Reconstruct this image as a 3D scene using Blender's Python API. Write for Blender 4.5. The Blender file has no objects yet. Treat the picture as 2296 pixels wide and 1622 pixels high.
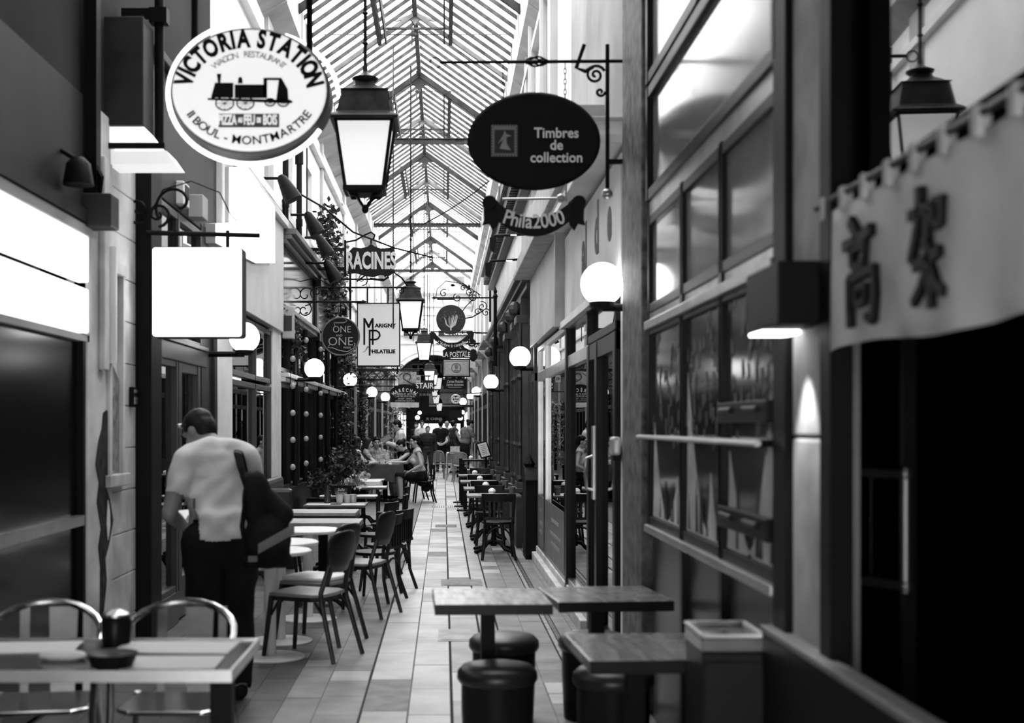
import bpy, bmesh, math, random
import numpy as np
from mathutils import Vector, Matrix, Euler
S = bpy.context.scene
C = S.collection
PI = math.pi
R = math.radians
# ---------------------------------------------------------------- camera, sky, exposure
F = 2855.0                       # focal length in pixels of the 2296 x 1622 frame
VX, VY, H = 995.0, 955.0, 1.6    # vanishing point of the passage and eye height
cd = bpy.data.cameras.new('camera')
cam = bpy.data.objects.new('camera', cd); C.objects.link(cam)
cam.location = (0, 0, H); cam.rotation_euler = (R(90), 0, 0)
cd.sensor_fit = 'HORIZONTAL'; cd.sensor_width = 36.0; cd.lens = F / 2296 * 36
cd.shift_x = (1148 - VX) / 2296; cd.shift_y = (VY - 811) / 2296
cd.clip_start = .05; cd.clip_end = 400
cd.dof.use_dof = True; cd.dof.focus_distance = 20.5; cd.dof.aperture_fstop = 2.3
S.camera = cam
w = bpy.data.worlds.new('sky'); S.world = w; w.use_nodes = True
bg = w.node_tree.nodes['Background']; bg.inputs[0].default_value = (1, 1, 1, 1); bg.inputs[1].default_value = 9.0
S.view_settings.view_transform = 'Standard'; S.view_settings.look = 'None'
S.view_settings.exposure = 0.0; S.view_settings.gamma = 1.0; S.view_settings.use_curve_mapping = False
S.cycles.use_denoising = True
S.cycles.max_bounces = 8; S.cycles.diffuse_bounces = 4; S.cycles.glossy_bounces = 4; S.cycles.transparent_max_bounces = 24
S.cycles.sample_clamp_indirect = 6.0
S.cycles.caustics_reflective = False; S.cycles.caustics_refractive = False

def PX(px, d): return (px - VX) * d / F          # metres sideways of a pixel column at depth d
def PZ(py, d): return H + (VY - py) * d / F      # metres up of a pixel row at depth d
XL, XR = -2.2, 1.15                               # the two shop fronts
def DL(px, x=XL): return F * x / (px - VX)        # depth at which a pixel column meets a front
def DR(px, x=XR): return F * x / (px - VX)

# ---------------------------------------------------------------- materials
MATS = {}
def M(name, v, r=.6, metal=0, var=.2, sc=5, bump=0, spec=None, v2=None, stretch=None):
    if name in MATS: return MATS[name]
    if spec is None: spec = .08 if v < .06 else .35
    m = bpy.data.materials.new(name); MATS[name] = m; m.use_nodes = True
    nt = m.node_tree; b = nt.nodes['Principled BSDF']
    b.inputs['Roughness'].default_value = r; b.inputs['Metallic'].default_value = metal
    b.inputs['Specular IOR Level'].default_value = spec
    if var or v2 is not None:
        tc = nt.nodes.new('ShaderNodeTexCoord'); n = nt.nodes.new('ShaderNodeTexNoise'); mr = nt.nodes.new('ShaderNodeMapRange')
        n.inputs['Scale'].default_value = sc; n.inputs['Detail'].default_value = 5
        if stretch:
            mp = nt.nodes.new('ShaderNodeMapping'); mp.inputs['Scale'].default_value = stretch
            nt.links.new(tc.outputs['Object'], mp.inputs[0]); nt.links.new(mp.outputs[0], n.inputs['Vector'])
        else: nt.links.new(tc.outputs['Object'], n.inputs['Vector'])
        lo, hi = (v * (1 - var), v * (1 + var)) if v2 is None else (v, v2)
        mr.inputs[1].default_value = .3; mr.inputs[2].default_value = .7
        mr.inputs[3].default_value = lo; mr.inputs[4].default_value = min(hi, .95)
        nt.links.new(n.outputs[0], mr.inputs[0]); nt.links.new(mr.outputs[0], b.inputs['Base Color'])
        if bump:
            bp = nt.nodes.new('ShaderNodeBump'); bp.inputs['Strength'].default_value = bump; bp.inputs['Distance'].default_value = .02
            nt.links.new(n.outputs[0], bp.inputs['Height']); nt.links.new(bp.outputs[0], b.inputs['Normal'])
    else: b.inputs['Base Color'].default_value = (v, v, v, 1)
    return m
def E(name, s, base=.8):
    if name in MATS: return MATS[name]
    m = bpy.data.materials.new(name); MATS[name] = m; m.use_nodes = True
    b = m.node_tree.nodes['Principled BSDF']
    b.inputs['Base Color'].default_value = (base, base, base, 1)
    b.inputs['Emission Color'].default_value = (1, 1, 1, 1); b.inputs['Emission Strength'].default_value = s
    return m
def G(name, tint=.6, ior=1.6, rough=.0, gl=.9, film=0.0, filmv=.3):
    """thin pane: transparent, mirror-like at grazing angles"""
    if name in MATS: return MATS[name]
    m = bpy.data.materials.new(name); MATS[name] = m; m.use_nodes = True
    nt = m.node_tree; nt.nodes.remove(nt.nodes['Principled BSDF']); out = nt.nodes['Material Output']
    t = nt.nodes.new('ShaderNodeBsdfTransparent'); t.inputs[0].default_value = (tint, tint, tint, 1)
    g = nt.nodes.new('ShaderNodeBsdfGlossy'); g.inputs[0].default_value = (gl, gl, gl, 1); g.inputs['Roughness'].default_value = rough
    f = nt.nodes.new('ShaderNodeFresnel'); f.inputs[0].default_value = ior
    mx = nt.nodes.new('ShaderNodeMixShader'); nt.links.new(f.outputs[0], mx.inputs[0])
    src = t
    if film:
        d = nt.nodes.new('ShaderNodeBsdfDiffuse'); d.inputs[0].default_value = (filmv, filmv, filmv, 1)
        m2 = nt.nodes.new('ShaderNodeMixShader'); m2.inputs[0].default_value = film
        nt.links.new(t.outputs[0], m2.inputs[1]); nt.links.new(d.outputs[0], m2.inputs[2]); src = m2
    nt.links.new(src.outputs[0], mx.inputs[1]); nt.links.new(g.outputs[0], mx.inputs[2]); nt.links.new(mx.outputs[0], out.inputs[0])
    return m
BLK = M('black_iron', .005, .5, var=.3, spec=.1)
IRON = M('worn_iron', .05, .5, var=.5, sc=9)
DWOOD = M('dark_wood', .016, .4, var=.4, sc=4, stretch=(1, 1, .2), spec=.2)
BWOOD = M('black_wood', .007, .38, var=.4, sc=6, spec=.2)
MWOOD = M('brown_wood', .09, .45, var=.4, sc=4, stretch=(1, 1, .15))
CREAM = M('cream_paint', .72, .6, var=.12, sc=2)
GREYP = M('grey_paint', .36, .55, var=.12, sc=2)
DGREY = M('dark_grey_paint', .035, .5, var=.25, sc=2)
WALLW = M('white_plaster', .84, .8, var=.06, sc=1.5, bump=.1)
STONE = M('pale_stone', .56, .75, var=.3, sc=3, bump=.2)
RUST = M('stained_metal', .085, .6, var=.85, sc=11, bump=.3)
DARK = M('dark_room', .015, .8, var=.3, sc=1)
WHT = M('white_enamel', .78, .35, var=.04)
CHROME = M('polished_steel', .6, .18, metal=1, var=.1)
STEEL = M('brushed_steel', .45, .3, metal=1, var=.15)
SHOPG = G('shop_glass', .55, 1.75)
MIRG = G('dark_reflecting_glass', .35, 2.3)
CLEARG = G('clear_glass', .85, 1.45)
SKIN = M('skin', .42, .5, var=.06, sc=8)
SKIND = M('tanned_skin', .22, .5, var=.08, sc=8)
HAIRD = M('dark_hair', .014, .4, var=.5, sc=30, stretch=(1, 1, .2))
CLOTHW = M('white_cotton', .6, .8, var=.08, sc=6, bump=.25)
CLOTHB = M('black_cloth', .012, .8, var=.3, sc=8)
LEAFD = M('dark_leaf', .05, .55, var=.7, sc=20)
LEAFL = M('light_leaf', .22, .55, var=.7, sc=20)
PAPER = M('white_paper', .75, .7, var=.04)
GLOBE = E('lit_globe', 5.0)
LANT = E('lit_lantern_pane', .7, .6)

# ---------------------------------------------------------------- mesh helpers
class MB:
    def __init__(s): s.b = bmesh.new(); s.mi = 0
    def _m(s, fs):
        for f in fs: f.material_index = s.mi
    def poly(s, pts):
        f = s.b.faces.new([s.b.verts.new(p) for p in pts]); f.material_index = s.mi; return s
    def box(s, x0, x1, y0, y1, z0, z1):
        v = [s.b.verts.new((x, y, z)) for z in (z0, z1) for y in (y0, y1) for x in (x0, x1)]
        for q in ((0, 2, 3, 1), (4, 5, 7, 6), (0, 1, 5, 4), (2, 6, 7, 3), (0, 4, 6, 2), (1, 3, 7, 5)):
            s.b.faces.new([v[i] for i in q]).material_index = s.mi
        return s
    def cbox(s, c, d): return s.box(c[0]-d[0]/2, c[0]+d[0]/2, c[1]-d[1]/2, c[1]+d[1]/2, c[2]-d[2]/2, c[2]+d[2]/2)
    def loft(s, rings, cap=True, closed=True):
        vs = [[s.b.verts.new(p) for p in r] for r in rings]; n = len(rings[0])
        for a, b in zip(vs, vs[1:]):
            for i in range(n if closed else n - 1):
                s.b.faces.new((a[i], a[(i+1) % n], b[(i+1) % n], b[i])).material_index = s.mi
        if cap and closed:
            for r in (vs[0][::-1], vs[-1]):
                try: s.b.faces.new(r).material_index = s.mi
                except ValueError: pass
        return s
    def cyl(s, p, q, r, r2=None, n=10):
        p, q = Vector(p), Vector(q); r2 = r if r2 is None else r2; d = (q - p).normalized()
        a = d.orthogonal().normalized(); b = d.cross(a)
        return s.loft([[tuple(c + (a*math.cos(2*PI*i/n) + b*math.sin(2*PI*i/n)) * rr) for i in range(n)] for c, rr in ((p, r), (q, r2))])
    def tube(s, pts, r, n=6, flat=1.0):
        pts = [Vector(p) for p in pts]; rings = []; prev = None
        for i, p in enumerate(pts):
            d = (pts[min(i+1, len(pts)-1)] - pts[max(i-1, 0)]).normalized()
            a = d.orthogonal() if prev is None else prev - d * prev.dot(d)
            if a.length < 1e-6: a = d.orthogonal()
            a.normalize(); prev = a; b = d.cross(a)
            rr = r(i/(len(pts)-1)) if callable(r) else r
            rings.append([tuple(p + a*math.cos(2*PI*k/n)*rr + b*math.sin(2*PI*k/n)*rr*flat) for k in range(n)])
        return s.loft(rings)
    def lathe(s, prof, c=(0, 0, 0), n=20):
        return s.loft([[(c[0]+r*math.cos(2*PI*i/n), c[1]+r*math.sin(2*PI*i/n), c[2]+z) for i in range(n)] for r, z in prof])
    def sq(s, prof, c=(0, 0, 0), k=1.0):        # a lathe of square plan
        return s.loft([[(c[0]+sx*r, c[1]+sy*r*k, c[2]+z) for sx, sy in ((-1, -1), (1, -1), (1, 1), (-1, 1))] for r, z in prof])
    def ball(s, c, r, sc=(1, 1, 1), u=14, v=9):
        rs = []
        for j in range(v+1):
            t = PI*j/v; rr = max(math.sin(t), 1e-3)
            rs.append([(c[0]+r*sc[0]*rr*math.cos(2*PI*i/u), c[1]+r*sc[1]*rr*math.sin(2*PI*i/u), c[2]-r*sc[2]*math.cos(t)) for i in range(u)])
        return s.loft(rs)
    def prism(s, pts, y0, y1):                  # outline in x,z pushed along y
        return s.loft([[(x, y0, z) for x, z in pts], [(x, y1, z) for x, z in pts]])
    def prismx(s, pts, x0, x1):                 # outline in y,z pushed along x
        return s.loft([[(x0, y, z) for y, z in pts], [(x1, y, z) for y, z in pts]])
    def prismz(s, pts, z0, z1): return s.loft([[(x, y, z0) for x, y in pts], [(x, y, z1) for x, y in pts]])
    def leaf(s, c, d, size, rnd):
        d = Vector(d).normalized(); a = d.cross(Vector((rnd.uniform(-1, 1), rnd.uniform(-1, 1), rnd.uniform(-1, 1)))).normalized(); c = Vector(c)
        return s.poly([tuple(c), tuple(c + d*size*.5 + a*size*.3), tuple(c + d*size), tuple(c + d*size*.5 - a*size*.3)])
    def build(s, name, mat, parent=None, bevel=0, smooth=False, loc=None, mats=None):
        bmesh.ops.recalc_face_normals(s.b, faces=s.b.faces)
        me = bpy.data.meshes.new(name); s.b.to_mesh(me); s.b.free()
        for m in (mats or [mat]): me.materials.append(m)
        if smooth:
            for p in me.polygons: p.use_smooth = True
            try: me.set_sharp_from_angle(angle=R(40))
            except Exception: pass
        o = bpy.data.objects.new(name, me); C.objects.link(o)
        if loc: o.location = loc
        if parent: o.parent = parent
        if bevel:
            b = o.modifiers.new('bevel', 'BEVEL'); b.width = bevel; b.segments = 2; b.limit_method = 'ANGLE'
        return o
def tag(o, label, cat, group=None, kind=None):
    o['label'] = label; o['category'] = cat
    if group: o['group'] = group
    if kind: o['kind'] = kind
    return o
def thing(name, label, cat, loc=(0, 0, 0), rz=0, group=None):
    o = bpy.data.objects.new(name, None); C.objects.link(o); o.empty_display_size = .1
    o.location = loc; o.rotation_euler = (0, 0, rz)
    return tag(o, label, cat, group)
def struct(name, mb, mat, bevel=0, parent=None, mats=None, smooth=False):
    o = mb.build(name, mat, parent, bevel, smooth, mats=mats)
    if not parent: o['kind'] = 'structure'
    return o
def dup(root, loc, rz=0, label=None, scale=None):
    r = root.copy(); C.objects.link(r); r.location = loc; r.rotation_euler = (0, 0, rz)
    if scale: r.scale = (scale,)*3
    if label: r['label'] = label
    for ch in list(root.children):
        c = ch.copy(); C.objects.link(c); c.parent = r
        for g in ch.children:
            d = g.copy(); C.objects.link(d); d.parent = c
    return r
# lettering: outlines of the built-in font turned into mesh, standing in the x,z plane and facing -y
def glyph(s, size, depth=.004, bold=0, align='CENTER', shear=0):
    cu = bpy.data.curves.new('lettering', 'FONT'); cu.body = s; cu.size = size; cu.extrude = depth; cu.offset = bold
    cu.align_x = align; cu.align_y = 'CENTER'; cu.shear = shear; cu.resolution_u = 3
    o = bpy.data.objects.new('lettering', cu); C.objects.link(o)
    bpy.context.view_layer.update()
    me = bpy.data.meshes.new_from_object(o.evaluated_get(bpy.context.evaluated_depsgraph_get()))
    bpy.data.objects.remove(o); bpy.data.curves.remove(cu)
    return me
def meshobj(me, name, mat, parent, loc=(0, 0, 0)):
    me.materials.clear(); me.materials.append(mat); me.name = name
    o = bpy.data.objects.new(name, me); C.objects.link(o); o.parent = parent; o.location = loc
    return o
def txt(s, size, mat, parent, x, z, y=-.02, name='lettering', bold=0, sx=1.0, align='CENTER', shear=0, rot=0, face='-y', flip=1):
    me = glyph(s, size, .003, bold, align, shear)
    m = Matrix.Diagonal((sx*flip, 1, 1, 1)); m = Matrix.Rotation(rot, 4, 'Z') @ m; m = Matrix.Rotation(R(90), 4, 'X') @ m
    if face == '+x': m = Matrix.Rotation(R(90), 4, 'Z') @ m       # reads from the passage on the wall at the left
    if face == '-x': m = Matrix.Rotation(R(-90), 4, 'Z') @ m
    me.transform(m)
    return meshobj(me, name, mat, parent, (x, y, z))
def arctxt(s, size, mat, parent, a, b, t0, t1, c=(0, 0), y=-.02, bold=0, name='lettering', under=False, sx=1.0):
    """letters along an ellipse from angle t0 to t1 (degrees, 0 = right, 90 = top)"""
    bm = bmesh.new(); ms = []; ws = []
    for ch in s:                                   # each letter takes its own width
        if ch == ' ': ms.append(None); ws.append(size*.3*sx); continue
        me = glyph(ch, size, .003, bold); xs = [v.co.x for v in me.vertices]; ms.append(me); ws.append((max(xs)-min(xs)+size*.13)*sx)
    tot = sum(ws); acc = 0
    for me, w_ in zip(ms, ws):
        f = (acc+w_/2)/tot; acc += w_
        if me is None: continue
        t = R(t0 + (t1 - t0) * f)
        tx, tz = -a*math.sin(t), b*math.cos(t)
        if not under: tx, tz = -tx, -tz
        ang = math.atan2(tz, tx)
        m = Matrix.Translation((c[0]+a*math.cos(t), y, c[1]+b*math.sin(t))) @ Matrix.Rotation(R(90), 4, 'X') @ Matrix.Rotation(ang, 4, 'Z') @ Matrix.Diagonal((sx, 1, 1, 1))
        me.transform(m); bm.from_mesh(me); bpy.data.meshes.remove(me)
    me = bpy.data.meshes.new(name); bm.to_mesh(me); bm.free()
    return meshobj(me, name, mat, parent)
def spiral(c, r0, turns, a0=0, n=18, y=0, sgn=1, k=.12):
    """a wrought scroll in the x,z plane, from outside in"""
    out = []
    for i in range(n+1):
        t = i/n; a = a0 + sgn*2*PI*turns*t; r = r0*(1 - t*(1-k)); out.append((c[0]+r*math.cos(a), y, c[1]+r*math.sin(a)))
    return out
def arc(c, r, a0, a1, n=12, y=0, rz=None):
    rz = rz or r
    return [(c[0]+r*math.cos(R(a0+(a1-a0)*i/n)), y, c[1]+rz*math.sin(R(a0+(a1-a0)*i/n))) for i in range(n+1)]
def ell(a, b, n=40, c=(0, 0)): return [(c[0]+a*math.cos(2*PI*i/n), c[1]+b*math.sin(2*PI*i/n)) for i in range(n)]
# ================================================================ SETTING
rnd = random.Random(5)
# ---- floor: slabs of stone in bands, on a darker bed
b = MB(); b.mi = 0
b.poly([(-4.6, -3, -.008), (3.6, -3, -.008), (3.6, 112, -.008), (-4.6, 112, -.008)])
bands = [(-2.2, -1.98, .3, 1), (-1.98, -1.76, .22, 1), (-1.76, -1.55, .2, 1), (-1.55, -1.33, .24, 1), (-1.33, -1.13, .22, 1), (-1.13, -.93, .25, 1), (-.93, -.72, .3, 2), (-.72, -.47, .4, 2),
         (-.46, -.2, .75, 4), (-.2, .04, .6, 4), (.05, .27, .7, 4), (.28, .42, 1.0, 5), (.43, .62, .4, 2), (.62, .8, .35, 2),
         (.81, .845, .08, 6), (.85, .885, .08, 1), (.89, 1.0, .9, 2), (1.0, 1.15, 1.2, 3)]
for x0, x1, ln, mi in bands:
    y = -3 + rnd.random()*ln
    while y < 110:
        L = ln * rnd.uniform(.75, 1.3)
        if y > 54: L = 4
        k = mi
        if mi == 2 and x1 < 0 and 12.4 < y < 26: k = 3
        if mi == 4 and rnd.random() < .12: k = 3
        if mi == 4 and rnd.random() < .3: k = 5
        if mi == 2 and x0 > 0 and rnd.random() < .15: k = 4
        if x1 < -.4 and x1 > -1 and y < 12.4 and rnd.random() < .12: k = 5
        g = .008 if k in (4, 5) else .003
        if 3 == k and mi == 2: g = 0.0; 
        b.mi = k; z = rnd.uniform(-.002, .0)
        b.poly([(x0+g/2, y, z), (x1-g/2, y, z), (x1-g/2, y+L-g, z), (x0+g/2, y+L-g, z)])
        y += L
fm = [M('floor_bed', .03, .9), M('dark_tile', .06, .42, var=.6, sc=3, spec=.5), M('mid_tile', .17, .45, var=.45, sc=3, spec=.4), M('cement_patch', .17, .6, var=.25, sc=9, bump=.1),
      M('pale_slab', .4, .42, var=.25, sc=2.5, bump=.08, spec=.4), M('pale_slab_worn', .3, .45, var=.3, sc=3, bump=.1), M('mosaic_chip', .3, .5, var=.6, sc=40)]
struct('floor', b, None, mats=fm)
# inlaid covers
def cover(name, label, px, py, wpx, L, mat, slots):
    d = 1.6*F/(py-VY); x = PX(px, d); w_ = wpx*d/F
    t = thing(name, label, 'drain', (x, d, 0))
    q = MB(); q.box(-w_/2, w_/2, -L/2, L/2, -.004, .003); q.build('frame', mat, t)
    q = MB()
    if slots:
        for i in range(14): q.box(-w_*.46+i*w_*.066, -w_*.46+i*w_*.066+w_*.03, -L*.4, L*.4, .003, .006)
    else:
        q.box(-w_*.42, w_*.42, -L*.4, L*.4, .003, .005)
    q.build('grate' if slots else 'cover_plate', IRON if slots else mat, t)
cover('floor_drain', 'slotted iron floor drain in the pale slabs beside the stanchion bases', 997, 1137, 62, .5, STEEL, 1)
cover('floor_hatch', 'rough grey access cover set in the pale slabs beyond the bentwood chairs', 1000, 1180, 48, .55, M('rough_cover', .2, .8, var=.5, sc=30), 0)
cover('floor_hatch', 'square stone hatch in the floor before the plank table', 1020, 1425, 75, .55, M('pale_cover', .36, .6, var=.3), 0)
cover('floor_hatch', 'wide cement patch cover across the pale slabs behind the plank table', 1035, 1307, 92, .5, M('patch_cover', .19, .7, var=.3, sc=12), 0)

# ---- upper walls above the shops
YW0, YW1 = 12.0, 53.0
RZ, RXC, EZ = 8.18, -.454, 7.15         # ridge height, ridge x, eaves height
def wall_windows(name, x, sgn, mat, holes, z0, z1):
    """plaster wall along y with window recesses (y0, y1, z0, z1)"""
    b = MB(); t = .3; y = YW0
    for (a, c, e, f) in holes:
        b.box(min(x, x+sgn*t), max(x, x+sgn*t), y, a, z0, z1)
        b.box(min(x, x+sgn*t), max(x, x+sgn*t), a, c, z0, e); b.box(min(x, x+sgn*t), max(x, x+sgn*t), a, c, f, z1)
        y = c
    b.box(min(x, x+sgn*t), max(x, x+sgn*t), y, YW1, z0, z1)
    return struct(name, b, mat)
lh = [(y, y+.85, 4.75, 5.78) for y in (20.4, 24.6, 28.8, 33.0, 37.2, 41.4, 45.6)]
rh = [(y, y+.9, 4.6, 6.0) for y in (14.6, 18.8, 23.0, 27.2, 31.4, 35.6, 39.8, 44)]
wall_windows('wall_left', XL, -1, WALLW, lh, 3.6, 7.3)
wall_windows('wall_right', XR+.05, 1, WALLW, rh, 3.6, 7.3)
nwin = 0
for hs, x, sg in ((lh, XL-.2, 1), (rh, XR+.25, -1)):
    for a, c, e, f in hs:
        nwin += 1
        q = MB(); q.box(x-.01, x+.01, a, c, e, f); o = struct('window_%d' % nwin, q, M('upper_pane', .35, .15, var=.1, spec=.6))
        q = MB()
        for yy in (a+.03, (a+c)/2, c-.03): q.box(x-.03, x+.03, yy-.03, yy+.03, e, f)
        for zz in (e+.03, (e+f)/2, f-.03): q.box(x-.03, x+.03, a, c, zz-.03, zz+.03)
        q.build('window_frame', GREYP, o)
# string courses, pilaster strips and gutters
q = MB(); q.box(XL, XL+.09, 12, 27.6, 6.18, 6.28); q.box(XL, XL+.06, 12, 53, 4.45, 4.55); struct('trim_1', q, CREAM)
q = MB()
for y0, w_ in ((15.6, .5), (17.6, .42), (22.6, .25), (27.6, .5), (31.6, .3), (35.8, .3), (40, .3), (44.2, .3), (48.6, .3)): q.box(XL, XL+.05, y0, y0+w_, 3.6, 7.1)
struct('trim_2', q, GREYP)
q = MB()
for y0 in (13.4, 17.4, 21.6, 25.8, 30, 34.2, 38.4, 42.6, 47): q.box(XR-.03, XR+.05, y0, y0+.35, 3.6, 7.1)
q.box(XR-.04, XR+.05, 12, 53, 6.35, 6.45); struct('trim_3', q, GREYP)
for k, (x0, x1, xs) in enumerate(((XL, -1.908, 1), (1.0, XR+.05, -1))):
    q = MB()
    prof = [(x0, 6.6), (x1 if xs > 0 else x1, 6.75), (x1, 7.2), (x0, 7.2)] if xs > 0 else [(x1, 6.6), (x0+.02, 6.72), (x0, 7.2), (x1, 7.2)]
    q.prism(prof, 12, 53)
    for yy in [12 + 1.7*i for i in range(25)]:
        q.prism([(p[0]+(.012 if p[0] in (x1, x0) else 0)*xs, p[1]-.012) for p in prof], yy, yy+.05)
    struct('trim_%d' % (4+k), q, M('gutter_zinc', .3, .5, var=.35, sc=1.5))
# ---- near bay walls and an unseen ceiling added for shade (before the glazed roof starts)
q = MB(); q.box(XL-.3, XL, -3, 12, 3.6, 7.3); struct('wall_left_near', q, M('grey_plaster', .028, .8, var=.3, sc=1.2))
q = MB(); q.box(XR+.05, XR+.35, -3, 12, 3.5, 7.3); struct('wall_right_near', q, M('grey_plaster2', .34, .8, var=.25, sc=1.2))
q = MB(); q.box(XL-.3, XR+.35, -3, 6.5, 6.3, 6.5); q.prism([(XL-.3, 6.4), (XR+.35, 6.4), (XR+.35, 7.2), (RXC, 8.3), (XL-.3, 7.2)], 6.4, 6.5)
struct('ceiling_light_block', q, DGREY)  # unseen closed ceiling, its length shaped to set the overhead light here
q = MB(); q.box(XL-.3, XR+.35, -3.2, -3, 2.5, 6.5); struct('wall_front_light_block', q, GREYP)  # unseen wall added behind the camera to cut light from that end
# ---- glazed roof
sl = (RZ-EZ)/(1.0-RXC); hw = 1.0-RXC
q = MB()
for sgn in (-1, 1):
    x1 = RXC+sgn*(hw+.25); z1 = EZ-.25*sl
    q.poly([(RXC, 6.5, RZ+.06), (RXC, 53, RZ+.06), (x1, 53, z1+.06), (x1, 6.5, z1+.06)])
rg = G('roof_glass', .95, 1.0, film=.05, filmv=.9)
roof = q.build('ceiling', rg); roof['kind'] = 'structure'
q = MB(); y = 6.7; i = 0
while y < 53:
    for sgn in (-1, 1):
        x1 = RXC+sgn*(hw+.2); z1 = EZ-.2*sl
        w2 = .016 if y < 36 else .009; dz_ = -.005 if y < 36 else .025
        q.loft([[(RXC, y-w2, RZ+dz_), (RXC, y+w2, RZ+dz_), (RXC, y+w2, RZ+.055), (RXC, y-w2, RZ+.055)], [(x1, y-w2, z1+dz_), (x1, y+w2, z1+dz_), (x1, y+w2, z1+.055), (x1, y-w2, z1+.055)]])
    y += 3.42/8
q.build('glazing_bar', IRON, roof)['kind'] = 'stuff'
q = MB(); q.box(RXC-.035, RXC+.035, 6.5, 53, RZ-.1, RZ+.04); q.build('ridge_beam', IRON, roof)
for k in range(-3, 9):
    y = 23.6+3.42*k; main = k % 2 == 0
    q = MB()
    th = .11 if main else .075
    for sgn in (-1, 1):
        p0, p1 = (RXC, RZ-.01), (RXC+sgn*(hw+.15), EZ-.15*sl-.01)
        q.prism([(p0[0], p0[1]), (p1[0], p1[1]), (p1[0], p1[1]-th), (p0[0], p0[1]-th)], y-.045, y+.045)
        # curved gusset under the ridge
        g = [(RXC, RZ-.05), (RXC+sgn*.34, RZ-.05-.34*sl), (RXC+sgn*.30, RZ-.12-.30*sl), (RXC+sgn*.2, RZ-.27), (RXC+sgn*.1, RZ-.27), (RXC+sgn*.03, RZ-.34), (RXC, RZ-.42)]
        q.prism(g if main else [(x, z*.5+(RZ-.02)*.5) for x, z in g], y-.02, y+.02)
    o = q.build('roof_truss', M('truss_paint', .035, .5, var=.4) if main else M('truss_grey', .14, .5, var=.3), roof)
    q = MB()
    q.cyl((-1.9, y, RZ-.38), (1.0, y, RZ-.38), .008, n=6); q.ball((RXC-.03, y, RZ-.38), .035, (1.6, 1, 1), 8, 6)
    q.cyl((RXC-.05, y, RZ-.55), (RXC-.05, y, RZ), .012, n=6)
    q.build('tie_rod', IRON, roof)
    if k in (0, 3, 6, -3):
        q = MB(); q.box(-1.95, 1.02, y+.9, y+.98, EZ-.12, EZ-.03); q.box(-1.95, 1.02, y+.86, y+1.02, EZ-.035, EZ-.02); q.build('tie_beam', IRON, roof)
    if main and k < 8:     # ventilation bay: purlins with a raised strip between the two trusses
        q = MB()
        for sgn in (-1, 1):
            x = RXC+sgn*.56; z = RZ-.56*sl
            q.box(x-.03, x+.03, y, y+3.42, z-.16, z+.02); q.box(x-sgn*.1-.012, x-sgn*.1+.012, y, y+3.42, z-.14, z+.06)
        q.build('purlin', M('truss_paint', .05), roof)
        q = MB(); q.box(RXC-.55, RXC+.55, y+3.3, y+3.34, RZ-.33, RZ-.3); q.build('cross_bar', IRON, roof)
# electric cable sagging under the roof and the drop wires
q = MB()
q.cyl((RXC-.38, 21, 3.2), (RXC-.38, 21, RZ-.3), .012, n=6); q.cyl((RXC-.2, 27.2, 3.4), (RXC-.2, 27.2, RZ-.3), .01, n=6); q.cyl((RXC+.02, 34, 3.9), (RXC+.02, 34, RZ-.2), .01, n=6)
q.build('drop_wire', IRON, roof)

# ---- end of the glazed part: cross wall with an arch, and the passage beyond
YE = 53.0
aw, az, ar = 1.45, 3.55, 1.0     # half width, spring height, rise of the arch
pts = [(RXC-aw, 0)] + [(RXC-aw*math.cos(PI*i/16), az+ar*math.sin(PI*i/16)) for i in range(17)] + [(RXC+aw, 0)]
q = MB()
outline = [(XL-.3, 0), (XL-.3, 7.9), (XR+.4, 7.9), (XR+.4, 0)]
q.prism(outline + pts[::-1], YE, YE+.35)
struct('wall_back', q, M('end_plaster', .8, .8, var=.05))
q = MB()
for r0, r1, dp in ((1.0, 1.07, .08), (1.16, 1.2, .05)):
    ring = [(RXC-aw*r1*math.cos(PI*i/20), az+ar*r1*math.sin(PI*i/20)) for i in range(21)] + [(RXC+aw*r0*math.cos(PI*i/20), az+ar*r0*math.sin(PI*i/20)) for i in range(21)]
    q.prism(ring, YE-dp, YE)
for z in (5.0, 5.35, 6.2, 6.9): q.box(XL, XR, YE-.08, YE, z, z+.05)
q.box(XL, XR, YE-.18, YE, 6.55, 6.72)
struct('trim_6', q, M('end_trim', .7, .7))
# glazed tympanum above the end wall, with a bowed beam
q = MB(); q.box(XL, XR, YE-.3, YE-.2, 6.95, 7.1)
arcb = [(RXC-1.3+2.6*i/12, 7.45+.32*math.sin(PI*i/12)) for i in range(13)]
q.prism([(x, z) for x, z in arcb] + [(RXC+1.3, 7.78), (RXC-1.3, 7.78)], YE-.28, YE-.2)
struct('trim_7', q, M('end_beam', .2, .6))
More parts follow.
